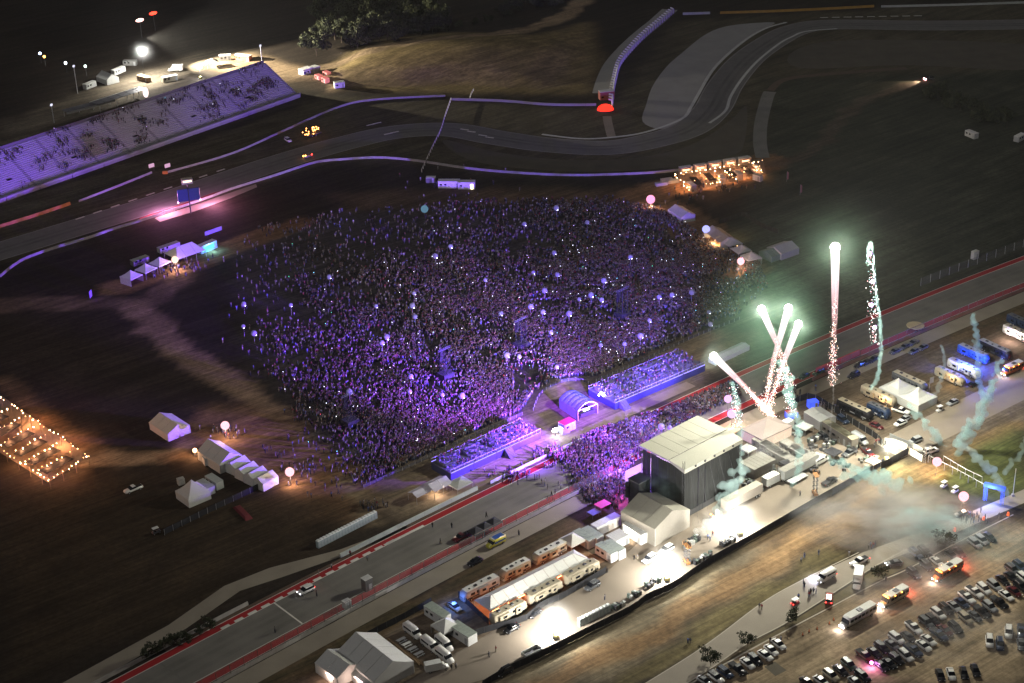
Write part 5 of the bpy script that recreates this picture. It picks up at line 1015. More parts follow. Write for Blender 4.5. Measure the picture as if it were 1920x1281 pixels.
# backstage sheds, trailers and clutter
SHED = mat('shed_roof', (.21, .2, .17), .6, .1); SHEDW = mat('shed_wall', (.2, .18, .155), .7, .08)
for lab, px, py, L, Wd in (('grey flat workshop cabin nearest the inflatable lounge', 1436, 832, 9, 3), ('grey flat workshop cabin, second from the inflatable lounge', 1452, 842, 10, 3), ('grey flat workshop cabin, third from the inflatable lounge', 1466, 852, 10, 3), ('grey flat workshop cabin near the smoke trail', 1490, 838, 10, 3), ('grey flat workshop cabin farthest from the lounge', 1506, 849, 10, 3)):
    container('workshop_cabin', lab, gl(px, py, 2.6), HD(px, py, 24, 13), L, Wd, 2.8, SHEDW, SHED, 'cabin', 'grey workshop cabins')
container('workshop_cabin', 'dark empty stage dock right of the main stage drapes', gl(1420, 872, 2), HD(1420, 872, 24, -12), 9, 6, 3.4, SHEDW, SHED, 'dock', win=0)
for i, (x, y) in enumerate(((1566, 802), (1575, 808), (1585, 814))): container('office_cabin', ORD[i] + ' ribbed tan office cabin from the left behind the workshop', gl(x, y, 3), HD(x, y, 24, 15), 9, 2.6, 3.4, SHEDW, mat('tan_ribbed', (.34, .32, .22), .6, .08), 'cabin', 'ribbed tan office cabins')
gable_tent('white_lounge', 'white box lounge with spot lamps behind the workshop', gl(1537, 783, 2), HD(1537, 783, 22, 14), 8, 6, 3.2, 3.8, GREYC, GREYC, 2)
flat('timber_deck', [(1516, 793), (1524, 789), (1545, 800), (1536, 806)], .05, mat('yellow_deck', (.34, .25, .11), .8))
container('blue_lit_box', 'small blue glowing booth at the fence behind the white lounge', gl(1524, 757, 1.2), .3, 3, 2.4, 2.2, mat('blue_booth', (.05, .08, .5), .5, emit=(.05, .1, 1), estr=1.2), mat('blue_booth'), 'booth', win=0)
container('blue_lit_box', 'blue and red glowing booth left of the white lounge', gl(1484, 776, 1.2), .3, 3.4, 2.4, 2, mat('blue_booth'), mat('red_booth', (.4, .05, .05), .5), 'booth', win=0)
r = thing('semi_trailer', 'long beige semi trailer parked behind the main stage', 'trailer', gl(1391, 931, 2.2), HD(1391, 931, 80, -42)); MB().box((0, 0, 2.5), (14.6, 2.6, 2.8), mat('trailer_beige', (.36, .32, .27), .6, .05)).obj('cargo_box', r); MB().box((0, 0, 3.93), (14.5, 2.5, .05), mat('trailer_roof', (.4, .36, .29), .6)).obj('roof', r); wheels(r, (5, 6.1), 1.05, .5); MB().box((-1, 0, .95), (11, 1, .25), STEEL).obj('chassis', r)
for s in (-1, 1): MB().bar((-5.5, s * .9, 0), (-5.5, s * .9, 1), .18, STEEL).obj('landing_leg', r)
r = thing('semi_trailer', 'white semi trailer half hidden by smoke right of the main stage', 'trailer', gl(1497, 874, 2.4), HD(1497, 874, 70, -37)); MB().box((0, 0, 2.5), (15, 2.6, 2.8), GREYC).obj('cargo_box', r); MB().box((0, 0, 3.93), (14.9, 2.5, .05), SHED).obj('roof', r); wheels(r, (-5.5, -6.6), 1.05, .5); loft([(7.8, 1.1, .6, 3.2), (9.2, 1.15, .6, 3.1), (9.8, 1.1, .6, 2)], WHITE).obj('tractor_cab', r); wheels(r, (8.8,), 1.05, .5)
r = thing('flat_trailer', 'low white flatbed trailer beside the half hidden semi trailer', 'trailer', gl(1495, 898, .6), HD(1495, 898, 40, -22)); MB().box((0, 0, .8), (7, 2.4, .25), ALU).obj('bed', r); wheels(r, (-1, 0), 1.0, .35)
scissor('red scissor lift raised beside the black fence at right of the yard', 1529, 907, HD(1529, 907, 8, 18), 7); scissor('grey scissor lift raised among gear left of the flood lamp', 1288, 1038, HD(1288, 1038, 10, 12), 6)
r = thing('forklift', 'dark forklift with orange lamps by the semi trailer', 'forklift', gl(1338, 972, 1), HD(1338, 972, 20, -8)); loft([(-1.5, .6, .4, 1.3), (-1.2, .7, .35, 1.4), (.6, .7, .35, 1.0), (1.0, .6, .4, .8)], STEEL).obj('body', r); MB().box((-.1, 0, 2.1), (1.3, 1.2, .08), STEEL).obj('guard_roof', r); wheels(r, (-.9, .8), .65, .45)
for x in (-.7, .5):
    for y in (-.5, .5): MB().bar((x, y, 1), (x, y, 2.1), .07, STEEL).obj('guard_post', r)
for y in (-.3, .3): MB().bar((1.2, y, 0), (1.2, y, 2.6), .1, STEEL).obj('mast', r); MB().box((1.8, y, .15), (1.2, .14, .06), STEEL).obj('fork', r)
for y in (-.5, .5): MB().sphere((-.6, y, 2.25), .22, AMB, 6, 4).obj('beacon', r)
for lab, px, py, L in (('black flight cases stacked behind the scissor lift', 1290, 1020, 3), ('black flight cases under the smoke by the stage rear', 1302, 1012, 3), ('grey cases by the yard fence near the middle flood lamp', 1305, 1052, 3), ('black cases by the yard fence right of the scissor lift', 1330, 1040, 4), ('cases along the yard fence left of the right flood lamp', 1365, 1015, 4), ('black cases near the semi trailer tail', 1455, 895, 4), ('dark gear cases by the white smoke below the workshop', 1470, 880, 3), ('dark gear heap beside the ribbed cabins', 1600, 838, 3), ('black gear below the white lounge', 1530, 822, 5), ('dark gear cases right of the timber deck', 1556, 832, 4), ('grey crates by the yard fence near the lower flood lamp', 1225, 1092, 4), ('dark crates along the yard fence at centre', 1190, 1115, 3), ('dark pallets along the fence below the toilets', 1160, 1135, 3)):
    r = thing('flight_cases', lab, 'cases', gl(px, py, .6), HD(px, py, 24, -13)); k = 0
    for i in range(5):
        for j in range(2):
            if random.random() < .8: MB().box((-L / 2 + i * L / 4, j * 1.0 - .4, .5 + random.random() * .2), (L / 5, .85, 1 + random.random() * .5), random.choice([BLACK, STEEL, GREYC, mat('case_green', (.09, .12, .1), .6)])).obj('case', r)
light_tower('brilliant flood light tower by the yard fence at right behind the stage', 1387, 1003, 3.2e4, (1, .98, .9), 5.5, HD(1397, 985, -10, -20), halo=.03, hr=8); light_tower('brilliant flood light tower by the yard fence at centre', 1250, 1088, 3.2e4, (1, .98, .92), 5.5, HD(1257, 1074, -10, -20), halo=.03, hr=8); light_tower('brilliant flood light tower at the bottom of the backstage yard', 1043, 1196, 3e4, (1, .97, .92), 5.5, HD(1047, 1178, -10, -20), halo=.03, hr=8)
light_tower('white yellow flood light tower inside the entrance forecourt', 1663, 866, 2e4, (1, .96, .75), 5, HD(1663, 842, 10, 15), strength=200, halo=.015, hr=6)
# more backstage vehicles and gear right of the stage
for lab, k_, c_, x, y, hx, hy in (('black van by the workshop cabins nearest the fence', 'van', 'black', 1512, 872, 20, -11), ('white van between workshop and half hidden semi trailer', 'van', 'white', 1538, 862, 20, -11), ('dark box truck behind the inflatable lounge', 'box_truck', 'grey', 1478, 800, 20, -10), ('grey pickup below the ribbed office cabins', 'pickup', 'grey', 1592, 848, -20, 10), ('black SUV by the timber deck', 'suv', 'black', 1546, 818, 20, 12), ('silver van right of the ribbed office cabins', 'van', 'silver', 1612, 822, 22, 14), ('black pickup beside the yard fence near the red scissor lift', 'pickup', 'black', 1556, 902, 20, -11), ('tan box truck right of the stage dock', 'box_truck', 'tan', 1450, 900, 22, -12), ('dark SUV behind the screen fence by the long black motorhome', 'suv', 'navy', 1580, 786, 22, 14), ('maroon pickup by the gear heap', 'pickup', 'maroon', 1628, 848, 12, 12)): car(k_, c_, x, y, hx, hy, lab)
for lab, x, y, s_, m_ in (('small black canopy by the workshop gear', 1476, 868, 3.5, mat('charcoal_cloth', (.035, .035, .04), .8)), ('grey canopy behind the timber deck', 1508, 800, 4, GREYC), ('black canopy right of the timber deck', 1562, 848, 4, mat('charcoal_cloth')), ('tan canopy near the forecourt fence', 1636, 866, 3.5, mat('sand_canvas')), ('grey canopy left of the stage dock', 1402, 842, 4, GREYC)): peak_tent('gear_canopy', lab, gl(x, y, 2), HD(x, y, 22, -12), s_, s_, 2.3, 3.3, m_)
for i, (x, y) in enumerate(((1400, 905), (1425, 915), (1478, 892), (1520, 840), (1545, 845), (1570, 865), (1585, 875), (1528, 880), (1496, 812), (1552, 800), (1620, 862), (1440, 880))):
    r = thing('gear_pile', ORD[i] + ' pile of dark gear cases from the left right of the stage', 'cases', gl(x, y, .5), HD(x, y, 24, -13) + random.gauss(0, .3), 'gear piles right of the stage')
    for k in range(9): MB().box((random.uniform(-2.2, 2.2), random.uniform(-1.3, 1.3), .5), (random.uniform(.6, 1.3), random.uniform(.5, .9), random.uniform(.7, 1.0)), random.choice([BLACK, STEEL, mat('case_green', (.09, .12, .1), .6), mat('dim_box')]), rz=random.gauss(0, .3)).obj('case', r)
# artist compound
for i, (x, y, L, b_, s_) in enumerate(((899, 1099, 12, 'silver', 'navy'), (965, 1064, 9.5, 'tan', 'maroon'), (1030, 1032, 11, 'tan', 'grey'))): rv(x, y, -24, 12.2, ['leftmost', 'middle', 'rightmost'][i] + ' motorhome in the upper row behind the long marquee', L, b_, 'white', s_, group='motorhomes behind the long marquee')
for i, (x, y, L) in enumerate(((953, 1143, 11), (1020, 1105, 11.5), (1089, 1068, 12))): rv(x, y, 24, -12.4, ['leftmost', 'middle', 'rightmost'][i] + ' cream motorhome in the lower row in front of the long marquee', L, 'tan', 'tan', 'silver', group='motorhomes in front of the long marquee')
e0, e1, e2 = P(915.3, 1142, 3), P(1103, 1045, 3), P(891.9, 1128.5, 3); mc = (e1 + e2) / 2; mrz = math.atan2(e1.y - e0.y, e1.x - e0.x)
gable_tent('long_marquee', 'long white hip roofed marquee between the two rows of motorhomes', Vector((mc.x, mc.y, 0)), mrz, (e1 - e0).length, 6.2, 2.9, 4.6, CREAM, CREAM, 10, hip=3, sides=False, ends=False)
NEON = glow('orange_neon', (1, .28, .1), 22); nl = thing('neon_strip', 'orange neon strips along the eaves of the long marquee', 'neon lights', Vector((mc.x, mc.y, 0)), mrz); L_ = (e1 - e0).length
for i, (u0, u1) in enumerate(((.02, .18), (.27, .4), (.46, .56), (.66, .78), (.86, .98))):
    MB().bar((-L_ / 2 + u0 * L_, -3.4, 2.55), (-L_ / 2 + u1 * L_, -3.4, 2.55), .14, NEON).obj('tube', nl)
for u in (.05, .25, .5, .75, .97): light('neon_light', nl, (-L_ / 2 + u * L_, -2.6, 2.2), 260, (1, .36, .16), .3); light('neon_light', nl, (-L_ / 2 + u * L_, 2.8, 2.2), 200, (1, .3, .12), .3)
flat('timber_floor', [(868, 1125), (1075, 1020), (1135, 1052), (925, 1165)], .012, mat('decking', (.3, .19, .11), .8, .2, .6))
peak_tent('canopy_tent', 'white pyramid canopy at the right end of the long marquee', gl(1073, 1012, 2.6), mrz, 5.5, 5.5, 2.7, 4.6, CREAM)
for i, (x, y) in enumerate(((1095, 1006), (1111, 1001))): container('office_cabin', ['left', 'right'][i] + ' grey roofed office cabin beyond the pyramid canopy', gl(x, y, 2.2), HD(x, y, 20, 12.5), 6.5, 2.5, 2.8, WHITE, mat('greygreen_roof', (.32, .36, .31), .6), 'cabin')
for i, (x, y) in enumerate(((1137, 1031), (1152, 1026))): container('office_cabin', ['left', 'right'][i] + ' grey roofed office cabin near the white box truck', gl(x, y, 2.2), HD(x, y, 20, 12.5), 6.5, 2.5, 2.8, WHITE, mat('greygreen_roof'), 'cabin')
container('white_trailer', 'long white trailer left of the beige stage shed', gl(1136, 980, 2.2), HD(1136, 980, 24, -12), 9, 2.6, 3, WHITE, WHITE, 'trailer', win=0)
rt = container('white_trailer', 'white box trailer with dazzling open side near the stage shed', gl(1192, 996, 2), HD(1192, 996, 24, 16), 8, 3, 3.2, WHITE, WHITE, 'trailer', win=0); MB().box((-.6, -1.62, 1.8), (4.5, .08, 1.8), glow('trailer_light', (1, .93, .85), 20)).obj('light_panel', rt); light('trailer_lamp', rt, (0, -3.5, 2.4), 6000, (1, .85, .7), .4)
container('white_trailer', 'white low cabin roof left of the dazzling box trailer', gl(1158, 1008, 2), HD(1158, 1008, 24, -12), 5, 4, 2.8, WHITE, CREAM, 'cabin', win=0)
r = thing('red_carpet_tent', 'pink and blue lit canopy at the stage corner of the front crowd', 'tent', gl(1130, 950, 1.5), HD(1130, 950, 20, -10)); MB().box((0, 0, 2.4), (4, 3, .15), mat('pink_canopy', (.6, .1, .2), .6, emit=(1, .1, .3), estr=.4)).obj('canopy', r); MB().box((-3.8, -.5, 1.6), (3, 2.6, .15), mat('pale_blue_canopy', (.45, .55, .8), .6)).obj('canopy', r)
for x in (-5, -2.6, -1.8, 1.8):
    for y in (-1.2, 1.2): MB().bar((x, y, 0), (x, y, 1.55 if x < -2 else 2.35), .1, ALU).obj('post', r)
for lab, k_, c_, x, y, hx, hy, lit in (('black SUV driving on the yard below the lower motorhomes', 'suv', 'grey', 1111, 1097, -20, 11, 0), ('white SUV with blue lit headlights in the backstage yard', 'suv', 'white', 1217, 1046, -20, 12, 1), ('white SUV parked behind the blue lit SUV in the yard', 'suv', 'white', 1250, 1029, -20, 12, 0), ('yellow and blue ambulance on the service road', 'ambulance', 'yellow', 930, 1016, -20, 11, 0), ('black car on the service road left of the ambulance', 'sedan', 'black', 890, 1053, -20, 10, 0), ('silver blue car lit blue at the left end of the marquee', 'sedan', 'silver', 853, 1137, 18, 13, 0), ('black sedan parked below the leftmost lower motorhome', 'sedan', 'black', 1002, 1149, -20, 12, 0), ('black car at the lower left end of the motorhome fence', 'sedan', 'black', 960, 1178, -20, 11, 0), ('white SUV driving on the straight near the start line', 'suv', 'white', 573, 1105, -20, 10.6, 3), ('dark red pickup beside the black canopies on the straight', 'pickup', 'maroon', 865, 1006, -20, 11, 0), ('black car at the bottom edge below the yard fence', 'suv', 'black', 945, 1258, -20, 11, 0)):
    car(k_, c_, x, y, hx, hy, lab, lit=lit, cat='car')
o = bpy.data.objects.get('parked_suv')
light('car_beam', None, P(1208, 1052, .9), 1600, (.5, .55, 1), .2); light('blue_lamp', None, P(850, 1126, 2.6), 1200, (.1, .25, 1), .2)
for i, (x, y) in enumerate(((773, 1183), (806, 1208), (833, 1206), (834, 1229))): car('van', 'white', x, y, 18, 14, ['topmost', 'middle left', 'middle right', 'lowest'][i] + ' white van of four parked in the bottom compound', 'white vans in the bottom compound')
car('box_truck', 'white', 819, 1250, 20, -4, 'white truck at the bottom of the van compound', sc=.8)
bt = gable_tent('gable_tent', 'largest white gable tent at the bottom of the photo', gl(703, 1234, 3), HD(703, 1225, 24, 19), 16, 12, 3.4, 6.6, CREAM, CREAM, 4)
gable_tent('gable_tent', 'smaller white gable tent left of the largest gable tent', gl(636, 1250, 2), HD(636, 1245, 24, 17), 9, 8, 3, 5, CREAM, CREAM, 2)
gable_tent('gable_tent', 'low grey lean tent in front of the largest gable tent', gl(686, 1272, 1.5), HD(686, 1270, 24, 19), 9, 4, 2.2, 3, GREYC, GREYC, 2)
for i, (x, y) in enumerate(((618, 1268), (672, 1276))):
    r = thing('tube_lamp', ['left', 'right'][i] + ' pink white tube lamp under the bottom tents', 'lamp', gl(x, y, 2), HD(x, y, 14, 11)); MB().bar((-1.6, 0, 2.2), (1.6, 0, 2.2), .16, glow('tube_pink', (1, .75, .75), 20)).obj('tube', r); light('tube_light', r, (0, -.6, 1.9), 500, (1, .7, .6), .3)
    for s in (-1.5, 1.5): MB().bar((s, 0, 0), (s, 0, 2.15), .06, STEEL).obj('stand', r)
peak_tent('canopy_tent', 'white peaked canopy between two office cabins in the bottom compound', gl(836, 1174, 2.2), mrz, 5.6, 5.6, 2.5, 4.6, CREAM)
container('office_cabin', 'grey green roofed office cabin above the peaked canopy in the bottom compound', gl(820, 1148, 2), HD(820, 1148, 20, 13), 7.5, 2.8, 2.8, WHITE, mat('greygreen_roof'), 'cabin'); container('office_cabin', 'grey green roofed office cabin below the peaked canopy in the bottom compound', gl(868, 1184, 2), HD(868, 1184, 20, 13), 7.5, 3, 2.8, WHITE, mat('greygreen_roof'), 'cabin')
for i, (x, y) in enumerate(((753, 1203), (763, 1211), (774, 1220), (786, 1229))):
    o = put(proto('wtable', make_table), gl(x, y), HD(x, y, 18, -9), ORD[i] + ' pale picnic table from the left beside the white vans', 'table', 'pale picnic tables by the vans'); 
    for ch in o.children: ch.data = ch.data.copy(); ch.data.materials[0] = WHITE
for i, ((x0, y0), (x1, y1)) in enumerate((((728, 1199), (788, 1248)), ((760, 1222), (800, 1252)))):
    a, b = P(x0, y0), P(x1, y1); r = thing('timber_kerb', ['upper', 'lower'][i] + ' brown timber beam beside the picnic tables', 'beam', a, math.atan2(b.y - a.y, b.x - a.x)); MB().box(((b - a).length / 2, 0, .25), ((b - a).length, .5, .5), WOOD, taper=.9, tx=1).obj('beam', r)
toilets((598, 1026), (703, 972), 20, 'beside the straight at lower left', 'toilets beside the straight'); toilets((1088, 1173), (1140, 1147), 9, 'in the backstage yard', 'toilets in the backstage yard')
r = thing('utility_trailer', 'open grey skip trailer by the bottom flood light', 'trailer', gl(997, 1224, .6), HD(997, 1224, 24, -12)); MB().box((0, 0, .5), (5, 2.2, .15), STEEL).obj('floor', r); wheels(r, (0,), 1.15, .35)
for s in (-1, 1): MB().box((0, s * 1.05, 1.0), (5, .1, .9), GREYC).obj('side_panel', r); MB().box((s * 2.45, 0, 1.0), (.1, 2.0, .9), GREYC).obj('end_panel', r)
container('camera_tower', 'small dark camera tower with white umbrella on the paddock barrier', gl(688, 1093, 2), HD(688, 1093, 20, -10), 2.4, 2, 3.6, mat('dim_box'), WHITE, 'tower', win=0); container('marshal_post', 'small white roofed marshal post on the red verge', gl(650, 1131, 1.2), HD(650, 1131, 20, -10), 2, 1.6, 2, GREYC, WHITE, 'post', win=0)
# red lit boards by the straight at right
for lab, x, y, L in (('left red board on the paddock wall near the fireworks', 1548, 690, 9), ('right bright red board on the paddock wall near the fireworks', 1590, 672, 11)):
    r = thing('red_board', lab, 'board', gl(x, y, 1.2), THD(125)); MB().box((0, 0, 1.6), (L, .3, 2.2), mat('red_board', (.5, .06, .06), .6)).obj('panel', r)
    for s in (-1, 1): MB().bar((s * L * .4, .3, 0), (s * L * .4, .3, 1.5), .15, STEEL).obj('post', r)
r = thing('roadside_canopy', 'oval tan canopy beside the straight at right', 'canopy', gl(1716, 613, 2.5), HD(1716, 613, 20, 9)); MB().tube([(0, 0, 2.9), (0, 0, 3.1)], 3.0, mat('tan_roof'), 14).obj('roof', r)
for x in (-1.8, 1.8):
    for y in (-1.5, 1.5): MB().bar((x, y, 0), (x, y, 2.9), .12, STEEL).obj('post', r)
container('white_board', 'small pale marshal hut on the far side of the straight at right', gl(1828, 478, 1.5), THD(170), 2.6, 1.6, 3, CREAM, CREAM, 'hut', win=0)
# paddock RV park at right
RH = (33, 15)
for lab, x, y, L, b_, rf, s_ in (('long black motorhome with pale roof nearest the stage', 1603, 764, 13, 'black', 'tan', 'silver'), ('navy and white trailer motorhome beside the long black motorhome', 1648, 766, 8, 'navy', 'grey', 'white'), ('cream motorhome with orange lit awning above the navy trailer', 1648, 738, 13, 'tan', 'tan', 'grey'), ('tan roofed dark coach behind the white peaked marquee', 1706, 712, 13, 'grey', 'tan', 'black'), ('cream motorhome with orange lamp right of the peaked marquee', 1782, 702, 11, 'tan', 'tan', 'silver'), ('cream motorhome next to the blue lit motorhome', 1808, 687, 12, 'white', 'tan', 'grey'), ('motorhome drenched in deep blue light', 1826, 660, 12, 'blue', 'silver', 'navy'), ('black motorhome right of the blue lit motorhome', 1866, 652, 13, 'black', 'silver', 'grey'), ('pink lit white motorhome at the right photo edge', 1908, 622, 11, 'white', 'tan', 'silver'), ('dark motorhome behind the pink lit motorhome at the right edge', 1915, 602, 11, 'navy', 'grey', 'black')):
    rv(x, y, *RH, lab, L, b_, rf, s_, group='motorhomes in the paddock')
light('blue_wash', None, P(1812, 682, 4.5), 24000, (.03, .08, 1), .4); light('blue_wash', None, P(1842, 676, 4), 12000, (.03, .08, 1), .4); light('pink_wash', None, P(1895, 628, 3), 3000, (1, .75, .75), .3); light('awning_lamp', None, P(1655, 746, 3.4), 1800, (1, .6, .25), .3); light('awning_lamp', None, P(1784, 706, 3.4), 900, (1, .6, .25), .3)
r = thing('peaked_marquee', 'white twin peaked marquee in the paddock', 'tent', gl(1702, 738, 2), HD(1702, 738, 33, 15))
for k, x in enumerate((-4, 4)):
    cs = [(x - 4, -4.5), (x + 4, -4.5), (x + 4, 4.5), (x - 4, 4.5)]
    for i in range(4):
        p, q_ = cs[i], cs[(i + 1) % 4]; f = lambda p, t, z: (x + (p[0] - x) * t, p[1] * t, z)
        MB().add([f(p, 1, 2.6), f(q_, 1, 2.6), f(p, .5, 3.4), f(q_, .5, 3.4), f(p, .2, 4.6), f(q_, .2, 4.6), (x, 0, 6)], [(0, 1, 3, 2), (2, 3, 5, 4), (4, 5, 6)], CREAM).obj('roof_panel', r)
for s in (-1, 1): MB().box((0, s * 4.45, 1.3), (16, .08, 2.6), CREAM).obj('side_wall', r); MB().box((s * 8, 0, 1.3), (.08, 8.8, 2.6), CREAM).obj('end_wall', r)
r = thing('flag', 'white flag on a pole beside the peaked marquee', 'flag', gl(1741, 745), .5); MB().bar((0, 0, 0), (0, 0, 7), .1, ALU).obj('pole', r); MB().box((.8, 0, 5.9), (1.6, .05, 2), LIL).obj('flag_cloth', r)
r = proto(('bus', 9, 'orange'), lambda: make_bus(9, 'orange', 3, True)); put(r, gl(1898, 690, 1.6), HD(1898, 690, -20, 9), 'orange lamp lit coach near the right photo edge', 'bus')
for lab, k_, c_, x, y, hx, hy in (('black sedan below the blue lit motorhome', 'sedan', 'black', 1826, 719, 20, -9), ('white pickup parked right of the navy trailer', 'pickup', 'white', 1690, 769, 33, 10), ('silver car below the white pickup in the paddock', 'sedan', 'silver', 1696, 785, -20, 9), ('white car lowest in the paddock car group', 'sedan', 'white', 1688, 793, -20, 9), ('dark red car below the navy trailer', 'sedan', 'maroon', 1644, 798, 30, 13), ('small white car right of the flag pole', 'sedan', 'silver', 1786, 754, -20, 9), ('small white car with purple glow below the flag pole', 'cart', 'white', 1762, 765, -20, 9), ('grey car on the dirt below the pale walkway wall', 'suv', 'silver', 1716, 825, -20, 9), ('dark SUV on the service road left of the trail smoke', 'suv', 'black', 1600, 702, -20, 10), ('dark green car by the paddock wall near the red boards', 'suv', 'green', 1535, 697, -20, 10), ('black car by the paddock wall left of the red boards', 'sedan', 'black', 1508, 705, -20, 10)):
    car(k_, c_, x, y, hx, hy, lab, cat='car')
for i, (x, y) in enumerate(((1678, 658), (1696, 650), (1712, 642), (1714, 658), (1731, 651))): car('sedan', 'grey', x, y, -20, 9, '%s dark car from the left parked on the service road at right' % ORD[i], 'dark cars on the service road')
for i, (x, y) in enumerate(((1612, 684), (1625, 679), (1638, 673))): car('sedan', 'black', x, y, -20, 9, '%s black car from the left parked behind the paddock wall' % ORD[i], 'black cars behind the paddock wall')
# entrance gate
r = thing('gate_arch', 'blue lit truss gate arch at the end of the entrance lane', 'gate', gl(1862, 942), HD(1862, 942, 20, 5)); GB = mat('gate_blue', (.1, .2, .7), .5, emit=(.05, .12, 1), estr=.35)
for x in (-2.4, 2.4): truss(MB(), (x, 0, 0), (x, 0, 5), .7, GB, 6).obj('tower', r)
MB().box((0, 0, 5.2), (6, 1.2, 1), GB).obj('header', r); light('gate_lamp', r, (-1, -2.5, 3.5), 5000, (.15, .25, 1), .3)
r = thing('gate_tower', 'silver truss tower at the head of the entrance lane', 'tower', gl(1738, 866), .5); truss(MB(), (-1, 0, 0), (-1, 0, 5), .6, ALU, 6).obj('tower', r); truss(MB(), (1, 0, 0), (1, 0, 5), .6, ALU, 6).obj('tower', r); truss(MB(), (-1.3, 0, 5), (1.3, 0, 5), .6, ALU, 4).obj('beam', r)
r = thing('lamp_post', 'thin white lamp post right of the blue gate', 'lamp post', gl(1899, 930), 0); MB().bar((0, 0, 0), (0, 0, 9), .2, WHITE, 6).obj('pole', r); MB().box((0, 0, .3), (.8, .8, .6), CONC).obj('footing', r)
for lab, k_, c_, x, y, hx, hy, lit in (('white utility cart on the grass below the truss lane', 'cart', 'white', 1770, 907, -10, 5, 0), ('small white cart right of the other cart below the lane', 'cart', 'white', 1791, 917, -10, 5, 0), ('dark car below the lower pink light balloon', 'sedan', 'grey', 1805, 963, -20, 5, 0), ('white van by the walkway at the entrance lane top', 'suv', 'white', 1745, 843, 20, -8, 0)): car(k_, c_, x, y, hx, hy, lab, lit=lit, cat='car')
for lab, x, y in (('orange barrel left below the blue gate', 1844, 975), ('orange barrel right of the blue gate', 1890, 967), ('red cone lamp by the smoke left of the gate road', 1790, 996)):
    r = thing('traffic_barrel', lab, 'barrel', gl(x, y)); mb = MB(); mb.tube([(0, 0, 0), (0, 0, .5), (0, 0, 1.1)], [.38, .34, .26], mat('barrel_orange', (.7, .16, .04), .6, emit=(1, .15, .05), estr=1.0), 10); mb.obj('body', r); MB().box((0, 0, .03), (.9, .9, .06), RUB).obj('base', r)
# ================================================================== roads and parking in the foreground
for i, (x, y, L, c_, lit, mk, lab) in enumerate(((1608, 1154, 12, 'white', 1, False, 'long white shuttle bus leading the line of three buses'), (1676, 1118, 9.5, 'tan', 3, True, 'tan shuttle bus with amber markers in the middle of three'), (1777, 1069, 10.5, 'orange', 3, True, 'orange lit shuttle bus last in the line of three'))):
    o = make_bus(L, c_, lit, mk); put(o, gl(x, y, 1.6), HD(x, y, -22, 12.5), lab, 'bus', 'shuttle buses in line')
o = car('van', 'white', 1549, 1080, -20, 11, 'white van with blue lights driving on the asphalt road', lit=3); MB().box((0, -1.03, .6), (4, .06, .2), glow('van_blue_strip', (.35, .4, 1), 12)).obj('light_strip', o); light('van_light', o, (2, -2, 1), 1800, (.6, .65, 1), .2)
car('pickup', 'white', 1612, 1051, -20, 10, 'white pickup with headlights driving behind the white van', lit=3); car('box_truck', 'white', 1609, 1086, -2, 12, 'white box truck parked on the verge above the bus line')
car('cart', 'red', 1492, 1126, 14, -8, 'red lit golf cart on the asphalt road', lit=2); car('suv', 'red', 1555, 1121, 2, -14, 'red car with glowing tail lamps parked on the verge', lit=2); car('sedan', 'grey', 1676, 1056, -14, 2, 'dark car with one headlight by the verge right of the pickup', lit=1)
PH = (13, 10)
rowA = [('sedan', 'white', 1460.6, 1207), ('sedan', 'white', 1446.5, 1218.7), ('sedan', 'white', 1434.5, 1228), ('suv', 'black', 1416.8, 1235.6), ('sedan', 'white', 1401, 1243.4), ('pickup', 'black', 1383, 1252.6), ('suv', 'navy', 1360, 1260), ('suv', 'white', 1343, 1269.5), ('sedan', 'silver', 1322, 1276)]
rowB = [('sedan', 'black', 1514, 1279), ('sedan', 'white', 1539.6, 1276), ('suv', 'tan', 1558, 1265), ('sedan', 'black', 1576, 1256.8), ('suv', 'green', 1591.8, 1245.5), ('pickup', 'maroon', 1621.5, 1228.6), ('sedan', 'black', 1639, 1223), ('suv', 'black', 1653, 1213), ('sedan', 'grey', 1672, 1208.8), ('suv', 'white', 1680.8, 1195.5), ('sedan', 'black', 1703.4, 1193), ('pickup', 'white', 1714, 1176), ('suv', 'grey', 1737, 1166), ('suv', 'black', 1748, 1162), ('suv', 'white', 1760, 1150), ('suv', 'black', 1774, 1141), ('sedan', 'silver', 1788.7, 1136), ('sedan', 'navy', 1802.5, 1130), ('pickup', 'white', 1812.5, 1119), ('pickup', 'white', 1827.5, 1109.5), ('suv', 'white', 1845, 1102.5), ('suv', 'silver', 1865, 1096), ('sedan', 'black', 1880, 1088), ('sedan', 'black', 1895, 1081), ('suv', 'grey', 1899, 1066), ('suv', 'navy', 1913, 1060)]
rowC = [('sedan', 'silver', 1604.5, 1279), ('suv', 'black', 1617, 1266.7), ('sedan', 'black', 1652.6, 1248), ('sedan', 'black', 1666.7, 1243), ('suv', 'black', 1681, 1235), ('suv', 'white', 1699, 1228), ('pickup', 'navy', 1713, 1218), ('sedan', 'white', 1731.7, 1210), ('sedan', 'white', 1741.6, 1199), ('pickup', 'navy', 1760, 1189), ('sedan', 'maroon', 1772, 1181), ('suv', 'black', 1792, 1175), ('suv', 'tan', 1811, 1158), ('sedan', 'grey', 1827, 1154), ('pickup', 'black', 1842, 1145), ('suv', 'silver', 1856, 1136), ('pickup', 'black', 1874, 1128), ('sedan', 'white', 1887, 1116), ('sedan', 'maroon', 1902, 1109), ('suv', 'black', 1914, 1098), ('suv', 'white', 1921, 1083)]
NMC = {'sedan': 'sedan', 'suv': 'SUV', 'pickup': 'pickup'}
